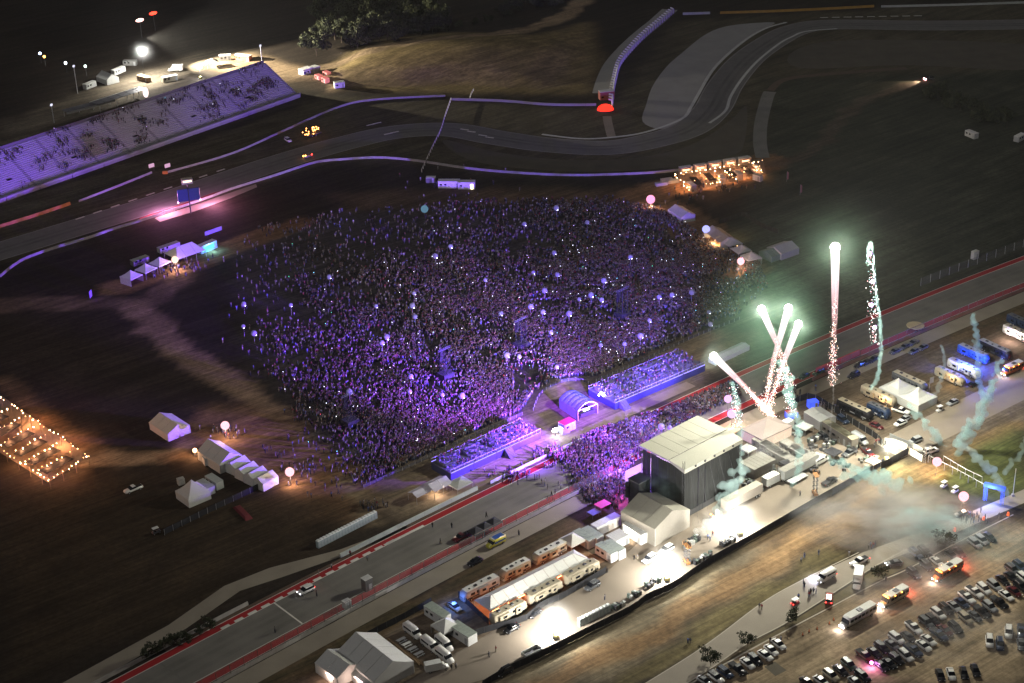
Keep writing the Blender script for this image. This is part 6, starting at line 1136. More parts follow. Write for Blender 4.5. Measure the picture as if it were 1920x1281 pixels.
def park(row, rn, hd, grp, rev=False):
    seen = {}
    for k_, c_, x, y in row:
        n_ = seen.get((k_, c_), 0); seen[(k_, c_)] = n_ + 1
        car(k_, c_, x, y, *hd, '%s %s %s from the %s, %s' % (ORD[n_], c_, NMC[k_], 'right' if rev else 'left', rn), grp, cat='car')
park(rowA, 'short row beside the verge', PH, 'cars in the short parking row', True); park(rowB, 'upper line of the big row', PH, 'cars in the big parking row'); park(rowC, 'lower line of the big row', PH, 'cars in the big parking row')
park([('sedan', 'black', 1763, 1265), ('sedan', 'white', 1784, 1263), ('sedan', 'black', 1807, 1261), ('sedan', 'black', 1829.5, 1256)], 'four car row at bottom edge', (4, 11), 'cars at the bottom edge')
park([('suv', 'white', 1855, 1201), ('suv', 'navy', 1876, 1207), ('suv', 'white', 1892, 1184), ('pickup', 'navy', 1915, 1182), ('sedan', 'grey', 1915, 1208)], 'loose group at lower right edge', (1, 12), 'cars at the lower right edge')
park([('suv', 'black', 1713.7, 1073.7), ('suv', 'black', 1739, 1060), ('sedan', 'white', 1757.5, 1053), ('sedan', 'black', 1784, 1040), ('sedan', 'black', 1799, 1035), ('suv', 'silver', 1828, 1018), ('suv', 'silver', 1841, 1012), ('sedan', 'black', 1855, 1006), ('suv', 'navy', 1717.5, 1037), ('suv', 'black', 1734, 1033)], 'group above the orange bus', PH, 'cars above the orange bus')
r = thing('light_flare', 'magenta lamp glowing between parked cars at the bottom', 'lamp', gl(1634, 1244, 1)); MB().sphere((0, 0, 1.2), .4, glow('magenta_lamp', (1, .2, .9), 30), 8, 6).obj('lamp', r); MB().bar((0, 0, 0), (0, 0, .9), .08, STEEL).obj('stand', r); light('magenta_light', r, (0, -.8, 1.6), 900, (1, .35, .8), .2)
# ================================================================== people
SKIN = rnd_mat('skin', [(.24, .16, .12), (.15, .09, .06), (.28, .19, .15), (.14, .08, .05)], .6, 3.7)
HAIR = rnd_mat('hair', [(.02, .015, .01), (.06, .035, .02), (.2, .13, .06), (.03, .02, .02)], .6, 5.3)
TOP = rnd_mat('shirt', [(.34, .34, .34), (.014, .014, .017), (.1, .1, .12), (.012, .012, .012), (.15, .135, .12), (.2, .03, .04), (.1, .14, .3), (.1, .1, .105), (.3, .3, .33), (.03, .03, .03), (.14, .13, .135), (.1, .1, .11)], .85, 1.0)
LEG = rnd_mat('trousers', [(.03, .035, .06), (.02, .02, .02), (.08, .1, .16), (.25, .22, .16), (.03, .03, .03)], .85, 7.9)
def person_mesh(pose):
    J = {'pel': (0, 0, .95), 'wa': (0, 0, 1.12), 'ch': (0, 0, 1.34), 'nk': (0, 0, 1.5), 'hd': (0, .02, 1.62), 'tp': (0, .01, 1.76)}
    st_ = .22 if pose == 'walk' else 0
    for s, n_ in ((-1, 'l'), (1, 'r')):
        J['hip' + n_] = (s * .1, 0, .9); J['kn' + n_] = (s * .11, .04 + s * st_ * .5, .5); J['an' + n_] = (s * .12, s * st_ - .02, .08); J['to' + n_] = (s * .13, s * st_ + .14, .04); J['sh' + n_] = (s * .19, 0, 1.4)
        if pose == 'up': J['el' + n_] = (s * .3, .06, 1.62); J['ha' + n_] = (s * .26, .1, 1.92)
        elif pose == 'phone': J['el' + n_] = (s * .24, .2, 1.22 if s < 0 else 1.3); J['ha' + n_] = (s * .1, .38, 1.4 if s < 0 else 1.62)
        elif pose == 'walk': J['el' + n_] = (s * .25, -s * .1, 1.14); J['ha' + n_] = (s * .25, -s * .16 + .08, .9)
        else: J['el' + n_] = (s * .26, -.02, 1.14); J['ha' + n_] = (s * .24, .08, .88)
    nm = list(J); rad = {'pel': .155, 'wa': .14, 'ch': .17, 'nk': .06, 'hd': .1, 'tp': .075}
    for n_ in 'lr': rad.update({'hip' + n_: .1, 'kn' + n_: .072, 'an' + n_: .05, 'to' + n_: .045, 'sh' + n_: .075, 'el' + n_: .052, 'ha' + n_: .045})
    E_ = [('pel', 'wa'), ('wa', 'ch'), ('ch', 'nk'), ('nk', 'hd'), ('hd', 'tp')]
    for n_ in 'lr': E_ += [('pel', 'hip' + n_), ('hip' + n_, 'kn' + n_), ('kn' + n_, 'an' + n_), ('an' + n_, 'to' + n_), ('ch', 'sh' + n_), ('sh' + n_, 'el' + n_), ('el' + n_, 'ha' + n_)]
    me = bpy.data.meshes.new('skeleton'); me.from_pydata([J[k] for k in nm], [(nm.index(a), nm.index(b_)) for a, b_ in E_], [])
    o = bpy.data.objects.new('skeleton', me); COL.objects.link(o); md = o.modifiers.new('Skin', 'SKIN')
    if not me.skin_vertices: raise RuntimeError('skin layer')
    for i, k in enumerate(nm): me.skin_vertices[0].data[i].radius = (rad[k],) * 2; me.skin_vertices[0].data[i].use_root = (k == 'pel')
    dg = bpy.context.evaluated_depsgraph_get(); dg.update(); nme = bpy.data.meshes.new_from_object(o.evaluated_get(dg)); bpy.data.objects.remove(o); nme.name = 'person_' + pose
    nme.materials.clear()
    for m_ in (LEG, TOP, SKIN, HAIR): nme.materials.append(m_)
    for p in nme.polygons:
        c = p.center; p.use_smooth = True
        p.material_index = 0 if c.z < .98 and abs(c.x) < .2 else (3 if c.z > 1.66 and abs(c.x) < .14 or (c.z > 1.56 and c.y < -.02 and abs(c.x) < .13) else (2 if (c.z > 1.49 and abs(c.x) < .14) or (abs(c.x) > .2 and (c.z < 1.1 or c.z > 1.6)) or c.y > .28 and c.z > 1 else 1))
    return nme
POSES = [person_mesh(p) for p in ('stand', 'up', 'phone', 'walk')]
NP = [0]
def person(p, lab, group, pose=None, face=None, z=0):
    NP[0] += 1; k = random.choice((0, 0, 1, 2, 3)) if pose is None else pose
    o = link('person', POSES[k], None, (p.x, p.y, z), random.uniform(0, 6.28) if face is None else face, lab, 'person', group); o.scale = (random.uniform(.94, 1.08),) * 3; return o
FACE = srz                                       # faces the stage: +Y of the body towards the stage front
def pf(p): d = SO + Matrix.Rotation(srz, 3, 'Z') @ Vector((SL / 2, SD, 0)) - p; return math.atan2(d.y, d.x) - math.pi / 2 + random.uniform(-.35, .35)
SOLO = [(1203, 1150, 0, 'person standing alone on the yard near the toilets', 1134, 1121), (0, 0, 0, 'person beside the toilets in the backstage yard', 1143, 1137), (0, 0, 3, 'person in dark clothes walking alone on the straight above the ambulance', 912, 966), (0, 0, 3, 'person walking alone on the straight left of the black canopies', 826, 1016), (0, 0, 0, 'person in pale shirt on the straight near the kerb', 847, 986), (0, 0, 0, 'pair of walkers on the straight, one nearer the kerb', 811, 985), (0, 0, 0, 'person standing on the red verge near the lower toilets', 657, 1038), (0, 0, 0, 'person on the red verge left of the white blocks', 598, 1075), (0, 0, 0, 'person leaning at the kerb edge by the white blocks', 622, 1062), (0, 0, 0, 'person standing on the straight below the white SUV', 594, 1114), (0, 0, 0, 'person on the straight near a tyre mark', 689, 1048), (0, 0, 0, 'person at the bottom left of the straight', 516, 1182), (0, 0, 3, 'person walking in the dirt field below the yard fence', 1535, 1036), (0, 0, 3, 'left person of a trio in the dirt field', 1502, 1050), (0, 0, 0, 'right person of a trio in the dirt field', 1508, 1042), (0, 0, 0, 'person standing by the asphalt road near the white pickup', 1592, 1038), (0, 0, 0, 'left person of a pair on the edge of the asphalt road', 1424, 1137), (0, 0, 0, 'right person of a pair on the edge of the asphalt road', 1428, 1139), (0, 0, 0, 'left of two people on the dark grass at the lower left of the road', 1290, 1202), (0, 0, 0, 'right of two people on the dark grass at the lower left of the road', 1294, 1203), (0, 0, 0, 'person beside the red lit golf cart', 1497, 1119), (0, 0, 0, 'person in white shirt on the asphalt road left of the van', 1508, 1097), (0, 0, 0, 'person on the asphalt road above the white shirted person', 1506, 1091), (0, 0, 0, 'person at the kerb beside the first bus line', 1661, 1086), (0, 0, 0, 'person between the white cars of the short parking row', 1464, 1199), (0, 0, 0, 'dark clothed person leaning on the first white sedan', 1444, 1201), (0, 0, 0, 'person by the bottom flood light skip', 930, 1218), (0, 0, 3, 'person walking in the bottom yard near the vans', 917, 1228), (0, 0, 0, 'left of two people near the white vans', 847, 1252), (0, 0, 0, 'right of two people near the white vans', 855, 1250), (0, 0, 0, 'person at the end of the marquee fence', 1139, 1070), (0, 0, 0, 'left of two people below the box trailer', 1189, 1046), (0, 0, 0, 'right of two people below the box trailer', 1195, 1045), (0, 0, 3, 'person walking in the lit yard below the semi trailer', 1336, 1002), (0, 0, 0, 'person in the lit yard right of the gear cases', 1327, 1008), (0, 0, 0, 'person in the lit yard beside the gear cases', 1312, 1009), (0, 0, 3, 'person in the lit yard below two others', 1331, 1011), (0, 0, 0, 'person beside the lower left flood lamp gear', 1221, 1087), (0, 0, 0, 'person by the centre flood lamp left of the gear', 1229, 1090), (0, 0, 0, 'person on the service road right of the ambulance', 973, 1000), (0, 0, 0, 'person beside the tan yard near the lift', 1500, 926), (0, 0, 3, 'person walking on the infield walk beside the deck', 1010, 843), (0, 0, 0, 'person on the infield walk beside the grey blue canopy', 881, 904), (0, 0, 0, 'person on the tan ground at the right of the workshop fence', 1624, 844), (0, 0, 0, 'person near the forecourt lamp on tan ground', 1605, 850), (0, 0, 0, 'person standing by the kerb opposite the buses', 1715, 1044)]
for _, _, k, lab, x, y in SOLO: person(P(x, y + 4), lab, None, k)
for i, (x, y) in enumerate(((1516, 1114), (1520, 1111), (1525, 1109), (1530, 1110), (1517, 1117))): person(P(x, y + 3), 'person in the small group standing at the road edge near the red car', 'group at the road edge', 0)
for i, (x, y) in enumerate(((1628, 1024), (1632, 1021), (1637, 1023), (1641, 1020), (1634, 1026))): person(P(x, y + 4), 'person in the group by the dirt above the white pickup', 'group above the white pickup', 0)
for i, (x, y) in enumerate(((1502, 1152), (1487, 1157), (1475, 1163), (1525, 1142), (1533, 1135))): 
    r = thing('traffic_cone', 'small dark cone in the line beside the long white bus', 'cone', gl(x + 30, y + 28)); mb = MB(); mb.tube([(0, 0, .05), (0, 0, .9)], [.24, .05], mat('cone_orange', (.4, .12, .04), .7), 8); mb.obj('body', r); MB().box((0, 0, .03), (.55, .55, .06), RUB).obj('base', r); r['group'] = 'cones beside the bus'
# ---- crowd
def inpoly(x, y, q):
    r_ = False; j = len(q) - 1
    for i in range(len(q)):
        if (q[i][1] > y) != (q[j][1] > y) and x < (q[j][0] - q[i][0]) * (y - q[i][1]) / (q[j][1] - q[i][1]) + q[i][0]: r_ = not r_
        j = i
    return r_
MAIN = [(640, 905), (684, 912), (760, 872), (860, 824), (980, 770), (1000, 738), (1040, 712), (1085, 706), (1120, 705), (1200, 670), (1300, 626), (1385, 590), (1440, 540), (1425, 500), (1350, 470), (1310, 440), (1250, 400), (1150, 372), (900, 378), (640, 395), (480, 430), (410, 470), (400, 560), (400, 640), (420, 720), (500, 770), (550, 850)]
PIT = [(1062, 872), (1075, 905), (1100, 945), (1160, 955), (1172, 935), (1172, 885), (1215, 850), (1215, 826), (1320, 778), (1395, 742), (1380, 715), (1330, 735), (1260, 765), (1120, 810), (1075, 828)]
TRKZ = [(940, 912), (1000, 880), (1060, 850), (1100, 940), (1060, 950), (1000, 935)]
DIRTZ = [(560, 780), (640, 905), (650, 940), (560, 935), (500, 880), (470, 810)]
CR = []
def scatter(poly, dens, maxd):
    w = PL(poly); x0, x1 = min(p.x for p in w), max(p.x for p in w); y0, y1 = min(p.y for p in w), max(p.y for p in w); n_ = int((x1 - x0) * (y1 - y0) * maxd)
    out = []
    for _ in range(n_):
        x, y = random.uniform(x0, x1), random.uniform(y0, y1); u, v = W2P((x, y, 0))
        if inpoly(u, v, poly) and random.random() < dens(u, v, x, y): out.append(Vector((x, y, 0)))
    return out
NZ = np.random.default_rng(11).random((64, 64))
def blob(x, y, s): 
    u, v = (x / s) % 62, (y / s) % 62; i, j = int(u), int(v); a, b_ = u - i, v - j
    return (NZ[j, i] * (1 - a) + NZ[j, i + 1] * a) * (1 - b_) + (NZ[j + 1, i] * (1 - a) + NZ[j + 1, i + 1] * a) * b_
def dmain(u, v, x, y):
    yf = 912 - (u - 684) * .47; t = max(0, min(1, (yf - v) / 430)); b_ = blob(x, y, 9) * .6 + blob(x, y, 25) * .4
    base = (1 - t) ** 1.2 * .92 + .07
    le = float(np.interp(v, (400, 450, 640, 770, 850, 905), (430, 400, 410, 520, 560, 630))); base *= min(1, max(.0, (u - le) / 170)) ** 1.4
    if v < 470: base *= .6
    return base * min(1.3, max(.05, (b_ - .22) * 2.4))
main = scatter(MAIN, dmain, 4.6); pit = scatter(PIT, lambda u, v, x, y: min(1, .35 + blob(x, y, 6)) * (1 if u < 1340 else .6), 2.6)
trk_p = scatter(TRKZ, lambda u, v, x, y: max(0, blob(x, y, 5) - .35) * max(.1, (u - 930) / 150), 1.0); dirt_p = scatter(DIRTZ, lambda u, v, x, y: max(0, blob(x, y, 6) - .3), .35)
misc = []
for (x, y), n_, sp in (((1215, 405), 90, 26), ((1340, 480), 60, 22), ((1400, 500), 30, 14), ((350, 500), 40, 26), ((300, 512), 25, 20), ((430, 810), 30, 18), ((560, 880), 25, 20), ((1290, 368), 20, 20), ((1370, 345), 25, 25), ((1050, 858), 120, 22), ((960, 895), 45, 25), ((700, 950), 25, 14), ((1570, 765), 14, 12), ((1540, 765), 14, 8), ((1490, 740), 16, 16), ((1830, 975), 20, 20), ((1650, 835), 8, 8), ((650, 130), 8, 40), ((850, 360), 30, 60)):
    for _ in range(n_): misc.append(P(x + random.gauss(0, sp), y + random.gauss(0, sp * .35)))
deck = []
for (rt_, rz_, L__, dp_), cnt in ((RZ1, 230), (RZ2, 300)):
    for _ in range(cnt):
        bx = random.uniform(.4, L__ - .4); by = random.uniform(.5, dp_ - .4)
        if abs((bx % (L__ / 4)) - .0) < 1.1 and random.random() < .8: continue
        t = by / dp_; zz = 2.4 + (0 if t < .34 else .42 if t < .53 else .64 if t < .72 else .86); q_ = rt_.location + Matrix.Rotation(rz_, 3, 'Z') @ Vector((bx, by, 0)); deck.append(Vector((q_.x, q_.y, zz)))
gstand = []
for c_ in range(95):
    u = random.random() ** .9 * .98; k = random.randint(1, rows - 1)
    for _ in range(random.randint(3, 22)):
        uu = u * GL + random.gauss(0, 1.8); kk = min(rows - 1, max(0, k + int(random.gauss(0, 1.4)))); q_ = f0 + ga * uu + gn * (kk + .6); gstand.append(Vector((q_.x, q_.y, 1.3 + kk * RISE)))
# the people that show largest become individuals
near = sorted(pit + trk_p, key=lambda p: (p - CAM).length); budget = 300 - NP[0]
for p in near[:budget]: person(p, 'spectator in the packed purple lit crowd in front of the main stage', 'spectators nearest the stage', None, pf(p))
rest = near[budget:] + main + dirt_p + misc + deck + gstand
src = bpy.data.collections.new('person_poses')
for m_ in POSES: src.objects.link(bpy.data.objects.new(m_.name, m_))
me = bpy.data.meshes.new('crowd'); me.from_pydata([tuple(p) for p in rest], [], [])
def attr(nm, ty, vals): a_ = me.attributes.new(nm, ty, 'POINT'); a_.data.foreach_set('value', vals)
attr('turn', 'FLOAT', [pf(p) for p in rest]); attr('pose', 'INT', [random.choice((0, 0, 0, 1, 2, 3)) for _ in rest]); attr('size', 'FLOAT', [random.uniform(.93, 1.1) * (.78 if p.z > .5 else 1) for p in rest])
co = link('crowd', me, kind='stuff', label='dense festival crowd filling the field, decks and grandstand', cat='crowd')
ng = bpy.data.node_groups.new('crowd', 'GeometryNodeTree'); ng.interface.new_socket('Geometry', in_out='INPUT', socket_type='NodeSocketGeometry'); ng.interface.new_socket('Geometry', in_out='OUTPUT', socket_type='NodeSocketGeometry')
N = ng.nodes; gi, go = N.new('NodeGroupInput'), N.new('NodeGroupOutput'); ci = N.new('GeometryNodeCollectionInfo'); ci.inputs[0].default_value = src; ci.inputs[1].default_value = True; ci.inputs[2].default_value = True
ip = N.new('GeometryNodeInstanceOnPoints'); ip.inputs['Pick Instance'].default_value = True
def na(nm, ty): a_ = N.new('GeometryNodeInputNamedAttribute'); a_.data_type = ty; a_.inputs[0].default_value = nm; return a_
t_, p_, z_ = na('turn', 'FLOAT'), na('pose', 'INT'), na('size', 'FLOAT'); cx = N.new('ShaderNodeCombineXYZ'); K = ng.links
K.new(gi.outputs[0], ip.inputs['Points']); K.new(ci.outputs[0], ip.inputs['Instance']); K.new(p_.outputs[0], ip.inputs['Instance Index']); K.new(t_.outputs[0], cx.inputs[2]); K.new(cx.outputs[0], ip.inputs['Rotation']); K.new(z_.outputs[0], ip.inputs['Scale']); K.new(ip.outputs[0], go.inputs[0])
co.modifiers.new('crowd', 'NODES').node_group = ng
print('crowd', len(rest), 'persons', NP[0])
# phone screens and glow sticks held up in the crowd
mb = MB(); pm_ = [glow('phone_white', (.8, .85, 1), 9), glow('phone_violet', (.6, .4, 1), 8), glow('stick_green', (.1, 1, .5), 5), glow('stick_cyan', (.2, .7, 1), 7), glow('stick_red', (1, .1, .15), 5)]
for p in random.sample(main, min(len(main), 260)) + random.sample(gstand, 12): mb.box((p.x, p.y, p.z + 1.95), (.13, .05, .16), random.choices(pm_, (8, 5, .5, 1, .6))[0])
mb.obj('phone_lights', kind='stuff', label='tiny phone screens and glow sticks held up across the crowd', cat='phone lights')
# ================================================================== stage lighting
def spot(loc, tgt, power, col, size, nm='stage_lamp', blend=1.0, rad=.6):
    o = light(nm, None, loc, power, col, rad, 'SPOT', spot_size=R(size), spot_blend=blend); d = Vector(tgt) - Vector(loc); o.rotation_euler = d.to_track_quat('-Z', 'Y').to_euler(); return o
def SW(x, y, z): return SO + Matrix.Rotation(srz, 3, 'Z') @ Vector((x, y, 0)) + Vector((0, 0, z))
PUR = (.22, .05, 1); fix = MB().box((0, 0, 0), (.5, .5, .7), BLACK).mesh('lamp_housing')
for i, (tx, ty, pw, c_, sz) in enumerate(((850, 760, 4.6e6, PUR, 30), (1010, 690, 2.8e6, PUR, 32), (1160, 620, 1.6e6, (.2, .09, 1), 32), (700, 700, 4.6e6, (.19, .06, 1), 28), (1120, 860, 2.6e5, (.3, .07, 1), 70), (1230, 760, 1.9e5, (.28, .08, 1), 70), (930, 560, 3.4e6, (.17, .08, 1), 26), (150, 270, 5e5, (.8, .68, 1), 26), (420, 190, 7.5e5, (.95, .88, .95), 26), (1060, 770, 0.6e5, (.3, .13, 1), 30), (720, 855, 4e6, (.2, .06, 1), 28), (640, 600, 3.2e6, (.16, .07, 1), 18), (1180, 530, 2.2e6, (.17, .09, 1), 24))):
    L0 = SW(SL * (.06 + .84 * i / 13), SD + 1.8, 13.5); link('lamp_housing', fix, st, (SL * (.06 + .84 * i / 13), SD + 1.6, 13.9)); spot(L0, P(tx, ty, 1), pw, c_, sz)
for k in range(3): light('stage_front_glow', None, SW(SL * (.25 + .25 * k), SD + 9, 5), 5000, (.28, .1, 1), 1.0)
light('wing_glow', None, SW(-6, SD + 7, 9), 12000, (.26, .12, 1), .5); light('wing_glow', None, SW(-6, SD + 2, 2.5), 1200, (1, .1, .8), .4)
HAZE = 4.5e-5
# ================================================================== fireworks
def grad_glow(name, stops, s0, s1, L):
    m = bpy.data.materials.new(name); m.use_nodes = True; n = m.node_tree.nodes; n.clear(); l = m.node_tree.links
    tc = n.new('ShaderNodeTexCoord'); sx = n.new('ShaderNodeSeparateXYZ'); mr = n.new('ShaderNodeMapRange'); mr.inputs[1].default_value = 0; mr.inputs[2].default_value = L
    cr = n.new('ShaderNodeValToRGB'); el = cr.color_ramp.elements
    while len(el) < len(stops): el.new(.5)
    for i, (p, c) in enumerate(stops): el[i].position = p; el[i].color = (*c, 1)
    ms = n.new('ShaderNodeMapRange'); ms.inputs[1].default_value = 0; ms.inputs[2].default_value = 1; ms.inputs[3].default_value = s0; ms.inputs[4].default_value = s1
    e = n.new('ShaderNodeEmission'); o = n.new('ShaderNodeOutputMaterial')
    l.new(tc.outputs['Object'], sx.inputs[0]); l.new(sx.outputs[2], mr.inputs[0]); l.new(mr.outputs[0], cr.inputs[0]); l.new(mr.outputs[0], ms.inputs[0]); l.new(cr.outputs[0], e.inputs[0]); l.new(ms.outputs[0], e.inputs[1])
    mp = n.new('ShaderNodeMapping'); mp.inputs['Scale'].default_value = (3.2, 3.2, .16); nz = n.new('ShaderNodeTexNoise'); nz.inputs['Scale'].default_value = 1; nz.inputs['Detail'].default_value = 4; l.new(tc.outputs['Object'], mp.inputs[0]); l.new(mp.outputs[0], nz.inputs['Vector'])
    fa = n.new('ShaderNodeMath'); fa.operation = 'MULTIPLY_ADD'; fa.inputs[1].default_value = 2.2; fa.inputs[2].default_value = .05; l.new(nz.outputs[0], fa.inputs[0]); sb = n.new('ShaderNodeMath'); sb.operation = 'MULTIPLY_ADD'; sb.inputs[1].default_value = -1.25; sb.use_clamp = True; l.new(mr.outputs[0], sb.inputs[0]); l.new(fa.outputs[0], sb.inputs[2])
    tr = n.new('ShaderNodeBsdfTransparent'); mx = n.new('ShaderNodeMixShader'); l.new(sb.outputs[0], mx.inputs[0]); l.new(tr.outputs[0], mx.inputs[1]); l.new(e.outputs[0], mx.inputs[2]); l.new(mx.outputs[0], o.inputs[0]); return m
HEADM = glow('comet_head', (.97, 1, .9), 14); SPK = [glow('spark_pink', (1, .5, .5), 7), glow('spark_white', (1, .9, .85), 9), glow('spark_gold', (1, .62, .4), 6)]
SPT = [glow('spark_teal', (.7, 1, .95), 3), glow('spark_pale', (.8, 1, .95), 5)]
def quat_to(d): return Vector((0, 0, 1)).rotation_difference(d.normalized()).to_euler()
def comet(lab, Y, head, mid, tail, r0, power, nsp, halo=9.0):
    H0, M0, T0 = A(*head, Y), A(*mid, Y), A(*tail, Y); r = thing('firework_comet', lab, 'firework', H0, 0, 'rising firework comets'); d = M0 - H0; L = d.length
    MB().sphere((0, 0, 0), r0, HEADM, 18, 12).obj('head', r, True)
    tm = grad_glow('comet_tail_%s' % lab[:16], [(0, (1, .97, .97)), (.22, (1, .82, .86)), (.55, (1, .6, .64)), (1, (1, .5, .44))], 1.8, .5, L)
    ts = (0, .12, .25, .4, .55, .7, .85, 1); tb = MB().tube([(.25 * r0 * t * t, 0, L * t) for t in ts], [r0 * (.9 - .28 * t - .3 * t * t) for t in ts], tm, 20, False); t_ = tb.obj('tail', r, True); t_.rotation_euler = quat_to(d)
    mb = MB(); dn = d.normalized()
    for _ in range(int(nsp * 1.7)):
        u = random.random() ** .8; p = (M0 - H0) * (1 - u) * .45 + (T0 - H0) * u; w = .35 + .9 * u
        p = p + Vector((random.gauss(0, w * .6), random.gauss(0, w * .6), random.gauss(0, w * .4))); s_ = random.uniform(.03, .075); e_ = dn * s_ * random.uniform(2, 7); q = dn.orthogonal().normalized() * s_; v = dn.cross(q)
        mb.add([p + q, p - q * .5 + v * .87, p - q * .5 - v * .87, p + e_], [(0, 1, 2), (0, 3, 1), (1, 3, 2), (2, 3, 0)], random.choice(SPK))
    tag(mb.obj('sparks', r), kind='stuff')
    g_ = MB().sphere((0, 0, 0), 1, smoke_mat('lit_powder_%d' % power, (.8, .95, .85), 330 / power if power < 1e5 else 700 / power, 1.7), 16, 12).obj('lit_powder', r, True, kind='stuff'); g_.scale = (5.5,) * 3  # small scattering ball added round the head in place of lens bloom
    light('comet_light', r, (0, -r0 * 1.3, -.2), power, (1, .98, .84), 1.2); return H0
Y0 = P(1440, 800).y; Y1 = P(1560, 835).y; Y2 = P(1650, 850).y
HEADS = [comet('leftmost firework comet leaning left over the crowd edge', Y0, (1338, 668), (1432, 758), (1450, 782), 1.2, 1.2e4, 420), comet('firework comet crossing at the left of the central three', Y0 - 3, (1428, 580), (1478, 690), (1484, 722), 1.2, 1.3e4, 160), comet('firework comet in the middle of the central three', Y0 + 3, (1478, 578), (1436, 730), (1430, 770), 1.2, 1.3e4, 320), comet('firework comet at the right of the central three', Y0 + 6, (1497, 608), (1448, 735), (1438, 772), 1.2, 1.3e4, 320), comet('tallest straight firework comet rising alone', Y1, (1566, 464), (1566, 660), (1560, 720), 1.4, 6.3e5, 260)]
# ================================================================== smoke
def puffs(mb, pts, r0, r1, m, dens=1.0, jit=.5, dx=1.0):
    pts = [Vector(p) for p in pts]; L = sum((b_ - a).length for a, b_ in zip(pts[:-1], pts[1:])); acc = 0
    for a, b_ in zip(pts[:-1], pts[1:]):
        l_ = (b_ - a).length; s_ = 0
        while s_ < l_:
            t = (acc + s_) / L; rr = (r0 + (r1 - r0) * t) * .82; q_ = rr * random.uniform(.7, 1.15); p = a + (b_ - a) * (s_ / l_) + Vector((random.gauss(0, 1), random.gauss(0, 1), random.gauss(0, 1))) * rr * jit
            mb.sphere(p, q_ * .75, m, 10, 7, (1, 1, 1), .05)
            for _ in range(4): v = Vector((random.gauss(0, 1), random.gauss(0, 1), random.gauss(0, 1))).normalized(); mb.sphere(p + v * q_ * .7, q_ * random.uniform(.28, .5), m, 8, 6, (1, 1, 1), .05)
            s_ += rr * .5 / dens
        acc += l_
def remesh(o, vox):
    md = o.modifiers.new('merge', 'REMESH'); md.mode = 'VOXEL'; md.voxel_size = vox; md.use_smooth_shade = True
TEAL = smoke_mat('teal_smoke', (.55, .89, .85), .26); TEAL2 = smoke_mat('pale_teal_smoke', (.66, .91, .88), .15); GREY = smoke_mat('grey_smoke', (.8, .8, .76), .035); GREY2 = smoke_mat('thin_grey_smoke', (.8, .82, .78), .018); PALE = smoke_mat('white_smoke', (.9, .9, .87), .25)
def trail(lab, Y, px, r0, r1, m, jit=.45, vox=.45, dens=1.0, ground=False):
    pts = catmull([(P(x, y, 1.5) if ground else A(x, y, Y)) for x, y in px], 4); o0 = pts[-1].copy(); mb = MB(); puffs(mb, [p - o0 for p in pts], r0, r1, m, dens, jit); o = mb.obj('smoke_trail', None, True, loc=o0, label=lab, cat='smoke', group='firework smoke trails', kind='stuff'); remesh(o, min(vox, .36)); return o
def yb(x, y): return P(x, y).y
trail('looped teal smoke trail of a spent firework at right', Y2, [(1628, 500), (1627, 470), (1632, 454), (1637, 470), (1640, 520), (1644, 560), (1650, 600), (1652, 640), (1650, 680), (1645, 712), (1634, 728)], .35, .95, TEAL, .35, .3)
trail('thin white smoke thread under the tallest comet', Y1, [(1560, 690), (1563, 730), (1559, 780), (1555, 840)], .3, .45, PALE, .5, .3)
trail('tall teal smoke plume left of the half hidden semi trailer', yb(1490, 915), [(1470, 690), (1478, 730), (1490, 775), (1500, 820), (1500, 855), (1492, 890), (1482, 915)], 1.6, 1.1, TEAL, .6, .45)
trail('teal smoke plume falling beside the stage roof', yb(1385, 900), [(1372, 715), (1380, 750), (1385, 790), (1386, 830), (1384, 870)], 1.0, 1.3, TEAL, .5, .45)
trail('spreading pale teal smoke at the right corner of the main stage', yb(1375, 955), [(1385, 870), (1378, 905), (1362, 940), (1345, 965)], 1.8, 2.6, TEAL2, .8, .6)
trail('short teal smoke column at the far right above the motorhomes', yb(1840, 750), [(1824, 590), (1830, 630), (1832, 670), (1838, 720), (1846, 770), (1840, 800)], 1.1, 1.6, TEAL, .45, .5)
trail('slanted teal smoke trail at far right of the photo', yb(1810, 850), [(1876, 680), (1864, 710), (1846, 745), (1830, 790), (1806, 830), (1795, 845)], 1.2, 2.0, TEAL, .6, .5)
trail('second slanted teal smoke trail beside the other at far right', yb(1790, 850), [(1866, 715), (1850, 760), (1822, 800), (1795, 820)], 1.1, 1.8, TEAL, .6, .5)
trail('thin pale smoke trail above the paddock marquee', yb(1745, 790), [(1764, 645), (1770, 670), (1768, 700), (1758, 730), (1745, 760)], .6, 1.0, TEAL2, .5, .4, 1.0)
trail('teal smoke trail curling down right of the peaked marquee', yb(1760, 835), [(1700, 760), (1720, 780), (1745, 800), (1758, 820), (1765, 840)], 1.0, 1.7, TEAL, .5, .45)
trail('upper of two low teal smoke jets right of the yard', yb(1650, 930), [(1560, 860), (1590, 872), (1620, 882), (1650, 895), (1670, 905)], 1.3, 2.2, TEAL, .55, .5)
trail('lower of two low teal smoke jets right of the yard', yb(1650, 940), [(1576, 894), (1605, 888), (1630, 896), (1660, 905), (1690, 915)], 1.3, 2.2, TEAL, .55, .5)
trail('pale teal smoke trail crossing the entrance grass', yb(1880, 935), [(1800, 830), (1822, 850), (1848, 870), (1868, 895), (1880, 925)], 1.2, 1.8, TEAL2, .5, .5)
trail('thin teal smoke wisp at the right photo edge', yb(1880, 915), [(1930, 810), (1915, 850), (1895, 872), (1880, 890)], .9, 1.2, TEAL2, .5, .45)
trail('white launch smoke rising from the forklift', yb(1325, 1000), [(1345, 965), (1325, 985), (1308, 1005)], 1.2, 1.6, PALE, .6, .5)
